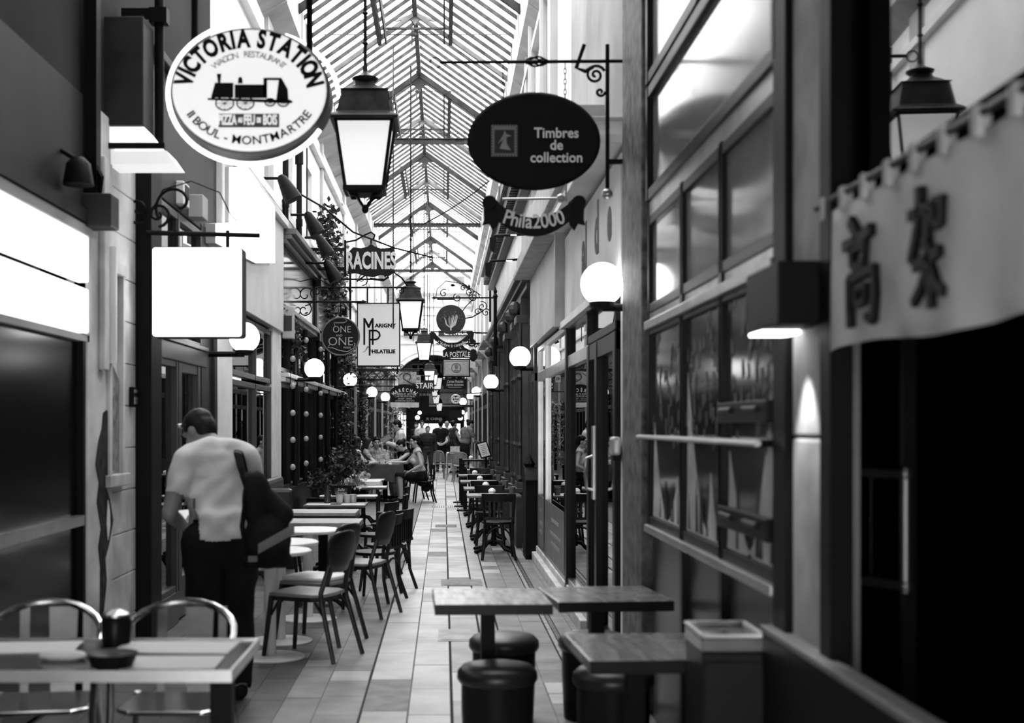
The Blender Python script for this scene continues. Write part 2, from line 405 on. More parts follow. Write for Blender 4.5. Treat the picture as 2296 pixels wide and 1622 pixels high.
# passage beyond the arch
q = MB(); q.box(XL-.3, XL, YE+.35, 76, 0, 5.4); q.box(XR+.05, XR+.35, YE+.35, 76, 0, 5.4); struct('wall_beyond', q, M('far_front', .13, .6, var=.3))
q = MB(); q.box(XL-.3, XR+.35, YE+.35, 76, 5.4, 5.6); struct('ceiling_beyond', q, DGREY)
q = MB(); q.box(XL-.3, XR+.35, 75, 75.3, 0, 5.6); struct('wall_end', q, M('far_wall', .4, .7, var=.15))
q = MB(); q.box(XL, XR, 74.8, 75, 2.72, 2.82); q.box(XL, XR, 74.9, 75, 2.9, 3.5); struct('trim_8', q, M('far_band', .6, .6))
for i, (x0, x1) in enumerate(((-1.9, -1.1), (-.55, .25), (.4, 1.1))):
    q = MB(); q.box(x0, x1, 74.93, 75, 3.9, 5.2); o = struct('window_%d' % (30+i), q, M('far_pane', .02, .2))
    q = MB()
    for xx in (x0, (x0+x1)/2, x1): q.box(xx-.04, xx+.04, 74.9, 75, 3.86, 5.24)
    for z in (3.88, 5.22): q.box(x0, x1, 74.9, 75, z-.04, z+.04)
    q.build('window_frame', M('far_band', .22), o)
# ================================================================ SHOP FRONTS
def boxes(name, lst, mat, bevel=0, parent=None):
    q = MB()
    for t in lst: q.box(*t)
    return struct(name, q, mat, bevel, parent)
def pane(name, x, y0, y1, z0, z1, mat, parent=None, th=.006):
    q = MB(); q.box(x-th, x+th, y0, y1, z0, z1); return struct(name, q, mat, 0, parent)
def frame_on(o, x, y0, y1, z0, z1, mat, t=.05, dp=.05, vs=(), hs=(), name='window_frame'):
    q = MB()
    for yy in (y0, y1) + tuple(vs): q.box(x-dp, x+dp, yy-t/2, yy+t/2, z0-t/2, z1+t/2)
    for zz in (z0, z1) + tuple(hs): q.box(x-dp*.9, x+dp*.9, y0-t/2, y1+t/2, zz-t/2, zz+t/2)
    return q.build(name, mat, o, .004)
# dark rooms behind the fronts
boxes('wall_left_rooms', [(-4.6, -4.5, -3, 53, 0, 3.6), (-4.6, XL, -3, -2.9, 0, 3.6), (-4.5, XL-.02, -3, 53, 3.45, 3.6)] + [(-4.5, XL-.06, y, y+.12, 0, 3.5) for y in (7.0, 9.05, 12.3, 16.2, 27, 36, 44, 52.8)], DARK)
boxes('wall_right_rooms', [(3.5, 3.6, -3, 53, 0, 3.6), (XR, 3.6, -3, -2.9, 0, 3.6), (XR+.06, 3.5, -3, 53, 3.45, 3.6)] + [(XR+.06, 3.5, y, y+.12, 0, 3.5) for y in (7.4, 15.6, 27, 36, 44, 52.8)], DARK)

# ---- left, nearest: dark glossy door under a lit box
o = boxes('door_1', [(XL-.06, XL-.02, 4.2, 7.75, .02, 2.12)], M('glossy_black_panel', .004, .16, var=.2, spec=.4))
q = MB()
for y in (4.2, 5.9, 7.75): q.box(XL-.08, XL+.02, y-.05, y+.05, 0, 2.16)
q.build('door_frame', BLK, o)
q = MB(); q.box(XL-.02, XL+.03, 6.1, 7.7, 1.0, 1.06); q.build('push_bar', STEEL, o)
lb = thing('lit_fascia', 'glowing white fascia box above the glossy black door', 'lit sign', (XL, 6.7, 2.45))
for y0, y1, z0, z1 in ((-2.3, 1.05, -.29, -.02), (-2.3, 1.05, .02, .3)):
    q = MB(); q.box(-.03, .04, y0, y1, z0, z1); q.build('lit_panel', E('soft_lit_panel', 1.5), lb, .01)
q = MB(); q.box(-.05, .03, -2.35, 1.1, -.34, -.3); q.box(-.05, .05, -2.35, 1.1, .3, .36); q.box(-.05, .045, 1.05, 1.1, -.3, .3); q.build('housing', GREYP, lb)
boxes('trim_10', [(XL-.1, XL+.02, -3, 7.95, 2.82, 3.6), (XL-.1, XL+.06, -3, 7.95, 2.82, 2.9)], DGREY)
boxes('trim_11', [(XL-.1, XL-.06, -3, 4.2, 0, 2.85)], DGREY)
# pale pilaster with a rounded moulding and a painted figure
pil = boxes('trim_12', [(XL-.1, XL+.03, 7.75, 8.35, 0, 3.6), (XL+.03, XL+.07, 8.0, 8.12, 1.95, 3.3)], STONE, .01)
q = MB(); q.cyl((XL+.05, 8.2, 2.0), (XL+.05, 8.2, 2.75), .045, n=12); q.build('round_moulding', CREAM, pil, smooth=True)
fig = [(8.22, 1.70), (8.27, 1.66), (8.25, 1.55), (8.30, 1.45), (8.27, 1.3), (8.2, 1.22), (8.27, 1.12), (8.32, .98), (8.26, .84), (8.2, .75), (8.22, .6), (8.16, .35), (8.12, .36), (8.13, .7), (8.1, .84), (8.14, .95), (8.08, 1.12), (8.11, 1.24), (8.06, 1.36), (8.1, 1.5), (8.15, 1.58), (8.17, 1.68)]
fig = [((y-8.2)*1.6+8.15, z) for y, z in fig]
q = MB(); q.prismx(fig, XL+.03, XL+.036); q.build('painted_figure', M('black_paint', .03, .7, var=.7, sc=14), pil)
q = MB(); q.prismx([(8.2, 1.12), (8.24, 1.05), (8.25, .95), (8.2, .86), (8.17, .97)], XL+.036, XL+.04); q.build('painted_highlight', CREAM, pil)
blk = [(XL-.1, XL+.01, 8.35, 9.05, z, z+.285) for z in [i*.29 for i in range(13)]]
wl = boxes('trim_13', blk, STONE, .006)
boxes('trim_14', [(XL-.1, XL+.05, 8.2, 8.27, 1.28, 2.62), (XL-.1, XL+.05, 8.55, 8.6, 1.28, 2.62), (XL-.1, XL+.07, 8.15, 8.66, 1.2, 1.28), (XL-.1, XL+.06, 8.2, 8.6, 2.6, 2.68)], STONE, .005)
q = MB(); q.prismx([(8.27, 1.3), (8.55, 1.3), (8.55, 1.9), (8.4, 2.0), (8.27, 1.8)], XL+.012, XL+.02); q.build('painted_highlight', M('faded_mural', .2, .8, var=.6, sc=12), pil)
ic = thing('door_intercom', 'small black intercom box on the pale stone wall', 'intercom', (XL+.012, 8.9, 1.8))
q = MB(); q.box(0, .035, -.05, .05, -.07, .07); q.build('box', BLK, ic, .006)
q = MB(); q.box(.035, .04, -.04, .04, .03, .05); q.box(.035, .04, -.04, .04, -.05, .0); q.build('speaker_plate', STEEL, ic)
boxes('trim_15', [(XL-.1, XL+.12, 9.05, 9.4, 0, 3.6)], BLK, .01)
# ---- left: glazed wooden shop front with a door
def shopwin(name, x, y0, y1, z0, z1, fr, glass=SHOPG, vs=(), hs=(), t=.06, dp=.05):
    o = pane(name, x, y0, y1, z0, z1, glass); frame_on(o, x, y0, y1, z0, z1, fr, t, dp, vs, hs); return o
FW = M('walnut_frame', .035, .38, var=.35, sc=5, stretch=(1, 1, .2), spec=.5)
shopwin('window_50', XL, 9.45, 10.28, .28, 2.1, FW, MIRG)
shopwin('window_51', XL, 9.45, 11.3, 2.3, 3.3, FW, MIRG, vs=(10.35,))
d2 = pane('door_2', XL, 10.4, 11.2, .3, 2.1, MIRG); frame_on(d2, XL, 10.4, 11.2, .3, 2.1, FW, .12, .05, name='door_frame')
q = MB(); q.box(XL-.03, XL+.03, 10.4, 11.2, .02, .3); q.build('kick_panel', FW, d2)
q = MB(); q.cyl((XL+.07, 10.5, .95), (XL+.07, 10.5, 1.35), .012, n=8); q.cyl((XL, 10.5, 1.0), (XL+.07, 10.5, 1.0), .01); q.cyl((XL, 10.5, 1.3), (XL+.07, 10.5, 1.3), .01); q.build('door_handle', CHROME, d2)
boxes('trim_16', [(XL-.08, XL+.06, 9.4, 11.5, 2.12, 2.28), (XL-.08, XL+.08, 9.4, 11.5, 2.26, 2.3), (XL-.08, XL+.05, 9.4, 10.35, .0, .26), (XL-.08, XL+.04, 10.3, 10.38, 0, 3.3)], FW, .008)
boxes('trim_17', [(XL-.1, XL+.05, 11.3, 11.65, 0, 3.4), (XL-.1, XL+.02, 11.65, 12.1, 0, 3.4), (XL-.1, XL+.05, 11.95, 12.1, 0, 3.4)], DWOOD, .01)
boxes('trim_18', [(XL-.1, XL+.06, 12.1, 12.9, 0, 3.0)], CREAM, .012)
shopwin('window_52', XL, 12.95, 15.85, .9, 2.05, FW, SHOPG, vs=(14.6,))
shopwin('window_53', XL, 12.95, 15.85, 2.15, 2.75, FW, MIRG, vs=(14.6,))
boxes('trim_19', [(XL-.08, XL+.03, 12.9, 15.9, 0, .86)], FW, .008)
boxes('trim_20', [(XL-.1, XL+.07, 15.9, 16.7, 0, 2.85)], M('pilaster_paint', .66, .6, var=.12), .012)
boxes('trim_21', [(XL-.1, XL+.1, 12.1, 16.7, 2.82, 4.2), (XL-.1, XL+.16, 12.1, 16.75, 4.2, 4.3)], M('fascia_paint', .6, .55, var=.12, sc=1.5), .01)
boxes('trim_22', [(XL-.1, XL+.04, 9.4, 12.1, 3.35, 4.35), (XL-.1, XL+.1, 9.4, 12.1, 4.35, 4.42)], DGREY, .01)
# glowing white board added in place of a bright reflection in the shop window
pb = thing('reflection_board', 'glowing ruled white board standing in for a reflection in the shop window between the pale posts', 'board', (XL-.12, 13.8, 1.0))
q = MB(); q.box(-.01, .01, -.72, .72, .2, 1.3); q.build('board', E('reflection_glow', 1.1), pb)
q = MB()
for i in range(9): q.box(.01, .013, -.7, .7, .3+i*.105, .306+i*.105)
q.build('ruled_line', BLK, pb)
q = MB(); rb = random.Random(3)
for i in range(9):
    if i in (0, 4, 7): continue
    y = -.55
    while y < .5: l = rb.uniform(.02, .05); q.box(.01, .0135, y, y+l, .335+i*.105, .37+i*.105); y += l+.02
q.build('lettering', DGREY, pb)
# ---- left: bar front with black columns, tilted glass fascia and ledges
BF = [(16.75, 21.0), (21.4, 26.6)]
fas = M('fascia_glass', .1, .12, var=.7, sc=1.3, spec=.9)
for i, (a, c) in enumerate(BF):
    q = MB(); q.prismx([(a, 3.18), (c, 3.18), (c, 4.02), (a, 4.02)], XL-.02, XL+.06); o = struct('window_%d' % (54+i), q, fas)
    frame_on(o, XL+.04, a, c, 3.18, 4.02, BWOOD, .08, .05)
    w_ = pane('window_%d' % (56+i), XL, a, c, .75, 2.15, MIRG); frame_on(w_, XL, a, c, .75, 2.15, BWOOD, .08, .06, vs=[a+(c-a)*k/4 for k in (1, 2, 3)])
    w_ = pane('window_%d' % (58+i), XL, a, c, 2.35, 3.05, MIRG); frame_on(w_, XL, a, c, 2.35, 3.05, BWOOD, .06, .05, vs=[a+(c-a)*k/4 for k in (1, 2, 3)])
boxes('trim_23', [(XL-.08, XL+.04, 16.75, 26.9, 0, .72), (XL-.08, XL+.07, 16.75, 26.9, .66, .74)], BWOOD, .008)
boxes('trim_24', [(XL-.05, XL+.2, 16.75, 27.2, 4.06, 4.12), (XL-.05, XL+.26, 16.75, 27.2, 4.12, 4.2), (XL-.05, XL+.14, 16.75, 27.2, 4.0, 4.06)], M('cornice_brown', .1, .4, var=.3), .008)
boxes('trim_25', [(XL-.05, XL+.12, 16.75, 27.0, 3.06, 3.16), (XL-.05, XL+.16, 16.75, 27.0, 3.12, 3.18)], M('ledge_paint', .3, .45), .008)
boxes('trim_26', [(XL-.05, XL+.12, 16.75, 27.0, 2.18, 2.24), (XL-.05, XL+.16, 16.75, 27.0, 2.24, 2.3)], M('ledge_pale', .55, .4), .008)
q = MB()
for y in (21.2, 26.8):
    q.box(XL-.05, XL+.14, y-.22, y+.22, 0, .9); q.box(XL-.05, XL+.1, y-.17, y+.17, .9, 4.1); q.box(XL-.05, XL+.16, y-.24, y+.24, 3.0, 3.2); q.box(XL-.05, XL+.18, y-.24, y+.24, 3.9, 4.1)
    for s in (-1, 1): q.cyl((XL+.13, y+s*.12, .9), (XL+.13, y+s*.12, 3.0), .035, n=8)
for y in (18.0, 19.3, 23.0, 24.8): q.cyl((XL+.1, y, .75), (XL+.1, y, 3.05), .04, n=8)
struct('trim_27', q, BWOOD, .006)
# a frilled lit valance behind the upper panes
va = thing('lace_valance', 'frilled white valance lit behind the glass above the bar front ledge', 'valance', (XL-.05, 17, 2.36))
q = MB(); n = 60
q.loft([[(0+.02*math.sin(i*1.9), i*.055, z+(.05*abs(math.sin(i*.5)) if z > .1 else 0)) for i in range(n)] for z in (0, .2)], cap=False, closed=False)
q.build('frill', E('lit_valance', 1.2), va)
# bar interior: shelf of bottles in the lower window
sh = thing('bottle_shelf', 'dark shelf inside the bar window carrying bottles', 'shelf', (XL-.3, 17.0, 1.2))
q = MB(); q.box(-.15, .15, -.1, 3.4, -.03, 0); q.build('board', BWOOD, sh)
q = MB(); q.box(-.12, .12, -.05, -.01, -1.2, -.03); q.box(-.12, .12, 3.3, 3.34, -1.2, -.03); q.build('upright', BWOOD, sh)
for i in range(10):
    q = MB(); q.lathe([(.001, 0), (.04, 0), (.04, .17), (.015, .23), (.015, .3), (.001, .3)], n=10)
    o = q.build('bottle', M('bottle_glass%d' % (i % 3), (.03, .3, .6)[i % 3], .1, spec=.8), None, smooth=True, loc=(XL-.28, 17.1+i*.33, 1.2))
    tag(o, 'bottle standing on the dark shelf inside the bar window', 'bottle', 'bottles in the bar window')
# ---- left, further on: dark fronts with pale piers
q = MB(); q2 = MB(); q3 = MB()
for i, (a, c) in enumerate([(27.2, 30.4), (31.0, 34.6), (35.2, 39.0), (39.6, 43.6), (44.2, 48.2), (48.8, 52.7)]):
    o = pane('window_%d' % (60+i), XL, a, c, .6, 2.5, MIRG); frame_on(o, XL, a, c, .6, 2.5, BWOOD, .1, .06, vs=[a+(c-a)*k/4 for k in (1, 2, 3)], hs=(2.1,))
    q.box(XL-.05, XL+.03, a, c, 0, .6)
    q2.box(XL-.1, XL+.05, a, c, 2.55, 3.55); q2.box(XL-.1, XL+.2, a-.2, c+.2, 3.5, 3.62)
    q3.box(XL-.1, XL+.1, c+.05, c+.55, 0, 3.5)
struct('trim_28', q, BWOOD); struct('trim_29', q2, M('far_fascia', .06, .5, var=.5, sc=1), .01); struct('trim_30', q3, M('far_pier', .3, .6, var=.4, sc=.6), .01)

# ================================================================ right side
# R2: restaurant window wall
BM = M('black_steel_frame', .015, .35, var=.2)
FROST = M('frosted_pane', .2, .1, var=.35, sc=1.2, spec=.9)
FROSTD = M('dark_pane', .025, .1, var=.5, sc=1.5, spec=.9)
def win2(name, a, c, z0, z1, mat):
    o = pane(name, XR, a, c, z0, z1, mat, th=.008); return o
ys = [4.3, 5.17, 6.02, 6.98]
k = 70
for (z0, z1) in ((1.08, 2.12), (2.24, 2.72)):
    for a, c in zip(ys, ys[1:]):
        o = win2('window_%d' % k, a, c, z0, z1, FROSTD if z0 < 2 else FROST); frame_on(o, XR, a, c, z0, z1, BM, .05, .03); k += 1
        if z0 < 2:      # pale peaked shapes of a window film, and dark drips above
            q = MB(); rr = random.Random(k); L_ = c-a-.1; y0 = a+.05
            for f0, f1, pk, lean in {70: ((0, .55, 1.72, .2), (.45, 1.0, 1.5, .9)), 71: ((0, .42, 1.4, .7), (.35, 1.0, 1.85, .95)), 72: ((0, .5, 1.35, .3), (.5, 1.0, 1.62, .9))}.get(k-1, ((0, 1, 1.5, .5),)):
                ya, yb = y0+f0*L_, y0+f1*L_; yp = ya+(yb-ya)*lean; pts = [(ya, 1.11), (yb, 1.11)]
                for t_ in (.25, .5, .75, 1): pts.append((yb+(yp-yb)*t_, 1.11+(pk-1.11)*t_**1.8))
                for t_ in (.75, .5, .25): pts.append((ya+(yp-ya)*t_, 1.11+(pk-1.11)*t_**1.8))
                q.prismx(pts, XR-.011, XR-.009)
            q.build('film_peak', M('film_pale', .5, .35, var=.35, sc=5), o)
            q = MB()
            for j_ in range(7):
                ya = y0+rr.uniform(.02, .9)*L_; pts = [(ya, 1.12), (ya+.035, 1.12), (ya+.02, 1.12+rr.uniform(.1, .3))]; q.prismx(pts, XR-.013, XR-.011)
            q.build('film_streak', M('film_dark', .03, .4), o)
            q = MB()
            for j_ in range(60):
                y_ = y0+rr.random()**1.5*L_; z_ = rr.uniform(1.5, 2.08); q.prismx([(y_, z_), (y_+.03, z_-.02), (y_+.025, z_+.05), (y_+.01, z_+.04)], XR-.011, XR-.009)
            q.build('film_speck', M('film_mid', .09, .4), o)
o = win2('window_77', 4.3, 6.98, 2.86, 3.42, M('upper_frost', .2, .12, var=.3, sc=.8, spec=.9)); frame_on(o, XR, 4.3, 6.98, 2.86, 3.42, BM, .06, .04)
o = win2('window_78', 4.3, 6.98, 3.5, 4.6, M('upper_frost2', .3, .15, var=.2, sc=.8, spec=.8)); frame_on(o, XR, 4.3, 6.98, 3.5, 4.6, BM, .06, .04, vs=(5.6,))
boxes('trim_40', [(XR-.02, XR+.08, 4.3, 7.0, 2.73, 2.84), (XR-.05, XR+.08, 4.3, 7.0, 2.12, 2.17), (XR-.02, XR+.08, 4.3, 7.0, 2.17, 2.23)], M('grey_rail', .3, .3, var=.3, metal=.6), .006)
boxes('trim_41', [(XR-.05, XR+.06, 4.3, 7.0, 1.02, 1.06)], STEEL, .006)
boxes('trim_42', [(XR, XR+.06, 4.3, 7.0, 0, 1.02)], M('base_panel', .02, .3, var=.25, sc=2, spec=.3))
q = MB()
for y in ys[1:3]: q.box(XR-.03, XR+.02, y-.03, y+.03, 0, 2.75)
struct('trim_43', q, BM)
bar = thing('guard_bar', 'thin steel guard bar across the restaurant window wall', 'bar', (XR-.09, 5.6, 1.54))
q = MB(); q.cyl((0, -1.3, 0), (0, 1.35, 0), .012, n=8); q.build('rod', STEEL, bar)
q = MB(); q.cyl((0, -1.25, 0), (.08, -1.25, 0), .012, n=8); q.cyl((0, 1.3, 0), (.08, 1.3, 0), .012, n=8); q.cyl((0, 0, 0), (.08, 0, 0), .012, n=8); q.build('bracket', BLK, bar)
for i, (y, z0) in enumerate(((4.75, 1.66), (4.75, 1.25))):
    q = MB(); q.box(XR-.05, XR-.01, 4.35, 5.13, z0-.05, z0+.03); q.cyl((XR-.055, 4.45, z0), (XR-.055, 4.65, z0), .012); q.cyl((XR-.055, 4.85, z0), (XR-.055, 5.05, z0), .012)
    struct('trim_%d' % (44+i), q, BM, .004)
# black column, grey pillar and the recessed entrance
boxes('trim_46', [(XR-.04, XR+.2, 4.14, 4.3, 0, 4.6)], BLK, .005)
boxes('trim_47', [(XR-.02, XR+.03, 3.76, 4.13, 0, 1.56), (XR-.02, XR+.03, 3.76, 4.13, 1.565, 4.6)], M('concrete_pillar', .3, .7, var=.4, sc=4, bump=.15), .01)
q = MB(); q.box(XR-.04, XR+.02, 3.66, 3.76, 0, 4.6); struct('trim_48', q, BLK)
o = boxes('door_3', [(1.26, 2.35, 3.95, 3.96, .25, 2.08)], G('dark_door_glass', .3, 1.4))
q = MB()
for x in (1.22, 2.4): q.box(x-.04, x+.04, 3.92, 4.0, 0, 2.2)
q.box(1.2, 2.42, 3.92, 4.0, 2.08, 2.25); q.box(1.2, 2.42, 3.92, 4.0, 0, .25); q.box(1.42, 1.46, 3.935, 3.975, .2, 2.1); q.build('door_frame', BLK, o)
q = MB(); hx, hb = (1.305, 3.95), (1.385, 3.82)
for z in (1.454, 1.118): q.tube([(hx[0], hx[1], z), (hb[0], hb[1], z)], .014, 10); q.ball((hb[0], hb[1], z), .021)
q.tube([(hb[0], hb[1], 1.47), (hb[0], hb[1], 1.10)], .016, 10); q.build('door_handle', M('handle_steel', .22, .45, metal=1, var=.1), o, smooth=True)
q = MB(); mx = lambda y: 1.17+.049*(y-3.12)
q.loft([[(mx(y)+dx, y, z) for y, z in ((1.95, 2.3), (3.64, 2.3), (3.64, 4.6), (1.95, 4.6))] for dx in (0, .012)])
o = struct('window_80', q, M('mirror_pane', .16, .02, metal=1, var=0))
q = MB(); q.box(XR+.1, XR+.3, 1.9, 4.9, 2.2, 2.3); q.build('window_frame', BLK, o)
boxes('trim_49', [(XR+.04, XR+.06, 3.7, 3.74, 0, 2.2)], STEEL)
boxes('trim_72', [(XR-.07, XR-.02, 2.4, 4.32, 0, .9)], BLK)
boxes('trim_74', [(XR+.03, XR+.07, 3.77, 4.3, 0, 4.6), (XR+.03, XR+1.6, 3.93, 4.0, 2.25, 4.6)], BLK)
boxes('trim_73', [(XR-.075, XR-.01, 2.4, 4.33, .9, .925)], M('ledge_stone', .16, .5), .006)
boxes('baseboard_right', [(XR-.06, XR+.2, 2.0, 4.3, 0, .1), (XR+.2, XR+.3, 1.8, 4.9, 0, .06)], M('step_stone', .3, .5, var=.3))
boxes('wall_right_entrance', [(XR, XR+.4, -3, 1.9, 0, 4.6), (XR+.3, XR+.4, 4.35, 4.9, 0, 4.6)], BLK)
# things seen through the entrance
for i, (y, z, h) in enumerate(((3.6, 1.42, .17), (3.9, 1.42, .17))):
    q = MB(); q.lathe([(.001, 0), (.035, 0), (.035, h*.6), (.014, h*.8), (.014, h), (.001, h)], n=12)
    tag(q.build('bottle', M('pale_bottle', .35, .3), None, smooth=True, loc=(2.12+i*.13, 5.45, 1.36)), ('pale bottle on the counter shelf behind the dark entrance door', 'second pale bottle on the counter shelf, nearer the room wall')[i], 'bottle')
ct = thing('counter_shelf', 'dim counter shelf behind the dark entrance door', 'shelf', (2.2, 5.5, 1.33))
q = MB(); q.box(-.3, .4, -.12, .12, 0, .03); q.build('board', DWOOD, ct)
q = MB(); q.box(-.28, .38, -.1, .1, -1.33, 0); q.build('body', DWOOD, ct)
# rusty pillar and pale jamb
boxes('trim_50', [(XR-.05, XR+.3, 7.08, 7.85, 0, 4.8)], RUST, .012)
boxes('trim_51', [(XR-.02, XR+.3, 7.86, 8.14, 0, 3.3)], CREAM, .012)
bell = thing('card_reader', 'small pale box on the door jamb beside the rusty pillar', 'box', (XR-.05, 8.1, 1.47))
q = MB(); q.box(-.04, .02, -.07, .07, -.06, .06); q.build('case', M('reader_case', .5, .3, metal=.5), bell, .02)
q = MB(); q.box(-.03, .02, -.06, .06, -.09, -.06); q.build('bracket', BLK, bell)
# R3: glass shop front with a door
d4 = pane('door_4', XR, 8.25, 9.75, .1, 2.15, MIRG); frame_on(d4, XR, 8.25, 9.75, .1, 2.15, BM, .12, .05, vs=(9.25,), name='door_frame')
q = MB(); q.tube([(XR-.04, 9.35, 1.38), (XR-.1, 9.35, 1.36), (XR-.11, 9.35, 1.25), (XR-.1, 9.35, 1.14), (XR-.04, 9.35, 1.12)], .014, 8); q.box(XR-.06, XR-.04, 9.29, 9.41, 1.06, 1.6); q.build('door_handle', STEEL, d4, smooth=True)
k = 81
for a, c in ((9.85, 11.5), (11.55, 13.95), (14.0, 15.05)):
    o = pane('window_%d' % k, XR, a, c, .2, 2.15, MIRG); frame_on(o, XR, a, c, .2, 2.15, STEEL, .06, .04); k += 1
    o = pane('window_%d' % k, XR, a, c, 2.2, 2.5, MIRG); frame_on(o, XR, a, c, 2.2, 2.5, STEEL, .05, .04); k += 1
o = pane('window_%d' % k, XR, 8.2, 9.8, 2.25, 2.5, MIRG); frame_on(o, XR, 8.2, 9.8, 2.25, 2.5, BM, .06, .05)
boxes('trim_52', [(XR-.03, XR+.05, 9.78, 9.86, 0, 2.5), (XR-.05, XR+.05, 11.45, 11.58, .12, 2.5)], BM)
stp = boxes('baseboard_right_shop', [(XR-.1, XR+.1, 9.8, 15.2, 0, .1), (XR-.05, XR+.1, 9.8, 15.2, .1, .17)], M('step_marble', .5, .5, var=.3), .008)
# grey film with faint writing on the lowest part of the panes
for a, c, nm in ((11.7, 13.8, 'grey notice film at the foot of the wide shop pane'), (14.1, 14.95, 'grey notice film at the foot of the narrow shop pane')):
    t = thing('window_notice', nm, 'notice', (XR-.045, (a+c)/2, .5)); L = (c-a)/2
    q = MB(); q.box(0, .004, -L, L, -.28, .3); q.build('film', M('notice_grey', .12, .4), t)
    q = MB()
    for r_, ww in ((.12, .5), (-.02, .7), (-.12, .55)): q.box(-.002, 0, -L*ww, L*ww*.6, r_, r_+.035)
    q.build('lettering', M('notice_text', .25, .4), t)
# fascia boards
boxes('trim_53', [(XR-.05, XR+.1, 7.9, 11.7, 2.52, 3.3)], M('poster_fascia', .5, .6, var=.25, sc=1.5), .006)
boxes('trim_54', [(XR-.1, XR+.1, 11.7, 15.5, 2.55, 3.38), (XR-.14, XR+.1, 11.6, 11.7, 2.5, 3.42)], M('scratched_fascia', .33, .35, var=.3, sc=2, spec=.6), .006)
boxes('trim_55', [(XR-.09, XR+.1, 7.9, 11.7, 2.48, 2.54)], CREAM)
boxes('trim_56', [(XR-.3, XR+.1, 11.2, 15.6, 3.38, 3.44), (XR-.26, XR+.1, 8.3, 15.6, 3.5, 3.62), (XR-.2, XR+.1, 9.5, 15.6, 3.62, 4.0)], M('grey_cornice', .3, .55, var=.2), .008)
q = MB()
for i in range(44): q.box(XR-.2, XR+.02, 7.95+i*.084, 7.95+i*.084+.045, 3.4, 3.5)
q.box(XR-.22, XR+.05, 7.9, 11.7, 3.36, 3.41); struct('trim_57', q, CREAM)
lf = thing('fascia_letters', 'big dark raised letters on the pale fascia above the corner globe lamp', 'lettering', (XR-.05, 9.4, 2.95))
for s_, y, z, sz in (('al', .55, .0, .55), ('d', -.25, .05, .5), ('e', -.95, .02, .42)):
    txt(s_, sz, BLK, lf, 0, z, y, bold=.02, face='-x', name='letter')
# R4: dark carved timber front
CAR = M('carved_timber', .025, .4, var=.5, sc=8, spec=.5)
boxes('trim_58', [(XR-.08, XR+.1, 15.6, 27.2, 3.5, 4.5)], M('slate_fascia', .3, .3, var=.3, sc=1, spec=.6), .006)
boxes('trim_59', [(XR-.14, XR+.1, 15.55, 27.3, 3.28, 3.36), (XR-.2, XR+.1, 15.55, 27.3, 3.36, 3.42), (XR-.26, XR+.1, 15.55, 27.3, 3.42, 3.5), (XR-.2, XR+.1, 15.55, 27.3, 4.5, 4.6), (XR-.36, XR+.1, 15.55, 27.3, 4.78, 4.9)], CAR, .006)
q = MB()
for i in range(64): q.box(XR-.3, XR, 15.6+i*.182, 15.6+i*.182+.1, 4.6, 4.78)
struct('trim_60', q, BWOOD)
def ornate(y, w_, name):
    q = MB()
    q.box(XR-.2, XR+.06, y-w_/2-.05, y+w_/2+.05, 0, .72); q.box(XR-.23, XR+.06, y-w_/2-.08, y+w_/2+.08, .72, .78)
    q.box(XR-.19, XR+.06, y-w_/2-.03, y+w_/2+.03, .78, .86)
    q.box(XR-.12, XR+.06, y-w_/2, y+w_/2, .86, 2.95)
    for s in (-1, 1):
        prof = [(.04, .86), (.055, .9), (.04, .95), (.032, 1.3), (.045, 1.34), (.032, 1.38), (.032, 2.2), (.046, 2.24), (.032, 2.28), (.035, 2.8), (.06, 2.95)]
        q.lathe([(r, z) for r, z in prof], (XR-.15, y+s*w_*.4, 0), 10)
    q.box(XR-.2, XR+.06, y-w_/2-.04, y+w_/2+.04, 2.95, 3.05)
    q.prismx([(y-w_/2, 3.05), (y+w_/2, 3.05), (y+w_/2, 3.3), (y-w_/2, 3.3)], XR-.14, XR+.05)
    q.ball((XR-.2, y, 3.15), .09, (1, .8, 1.2), 10, 6)
    rr = random.Random(int(y*10))
    for j in range(14): q.ball((XR-.125, y+rr.uniform(-.4, .4)*w_*.5, 1.05+j*.03), .02, (1, 1, 1), 6, 4)
    return struct(name, q, CAR, .004)
for i, (y, w_) in enumerate(((16.95, .5), (18.05, .4), (20.2, .6), (23.6, .6), (26.8, .6))): ornate(y, w_, 'trim_%d' % (61+i))
q = MB(); q.box(XR-.17, XR-.04, 15.2, 15.75, 0, .95); q.prismx([(15.15, .95), (15.8, .95), (15.7, 1.02), (15.55, 1.1), (15.4, 1.1), (15.25, 1.02)], XR-.18, XR-.03); q.lathe([(.05, 1.08), (.07, 1.14), (.03, 1.2), (.001, 1.25)], (XR-.11, 15.45, 0), 10)
struct('trim_66', q, BLK, .01)
for i, (a, c) in enumerate(((15.7, 16.6), (18.35, 19.8), (20.7, 23.2), (24.0, 26.4))):
    o = pane('window_%d' % (90+i), XR+.02, a, c, .9, 2.95, MIRG if i else SHOPG); frame_on(o, XR+.02, a, c, .9, 2.95, CAR, .1, .06, hs=(2.2,), vs=((a+c)/2,))
    q = MB(); q.box(XR-.04, XR+.06, a, c, 0, .88); q.box(XR-.06, XR, a+.15, c-.15, .15, .7); q.build('base_panel', CAR, o, .01)
boxes('trim_67', [(XR-.12, XR+.1, 15.2, 27.2, 0, .06)], M('threshold', .35, .5, var=.3))
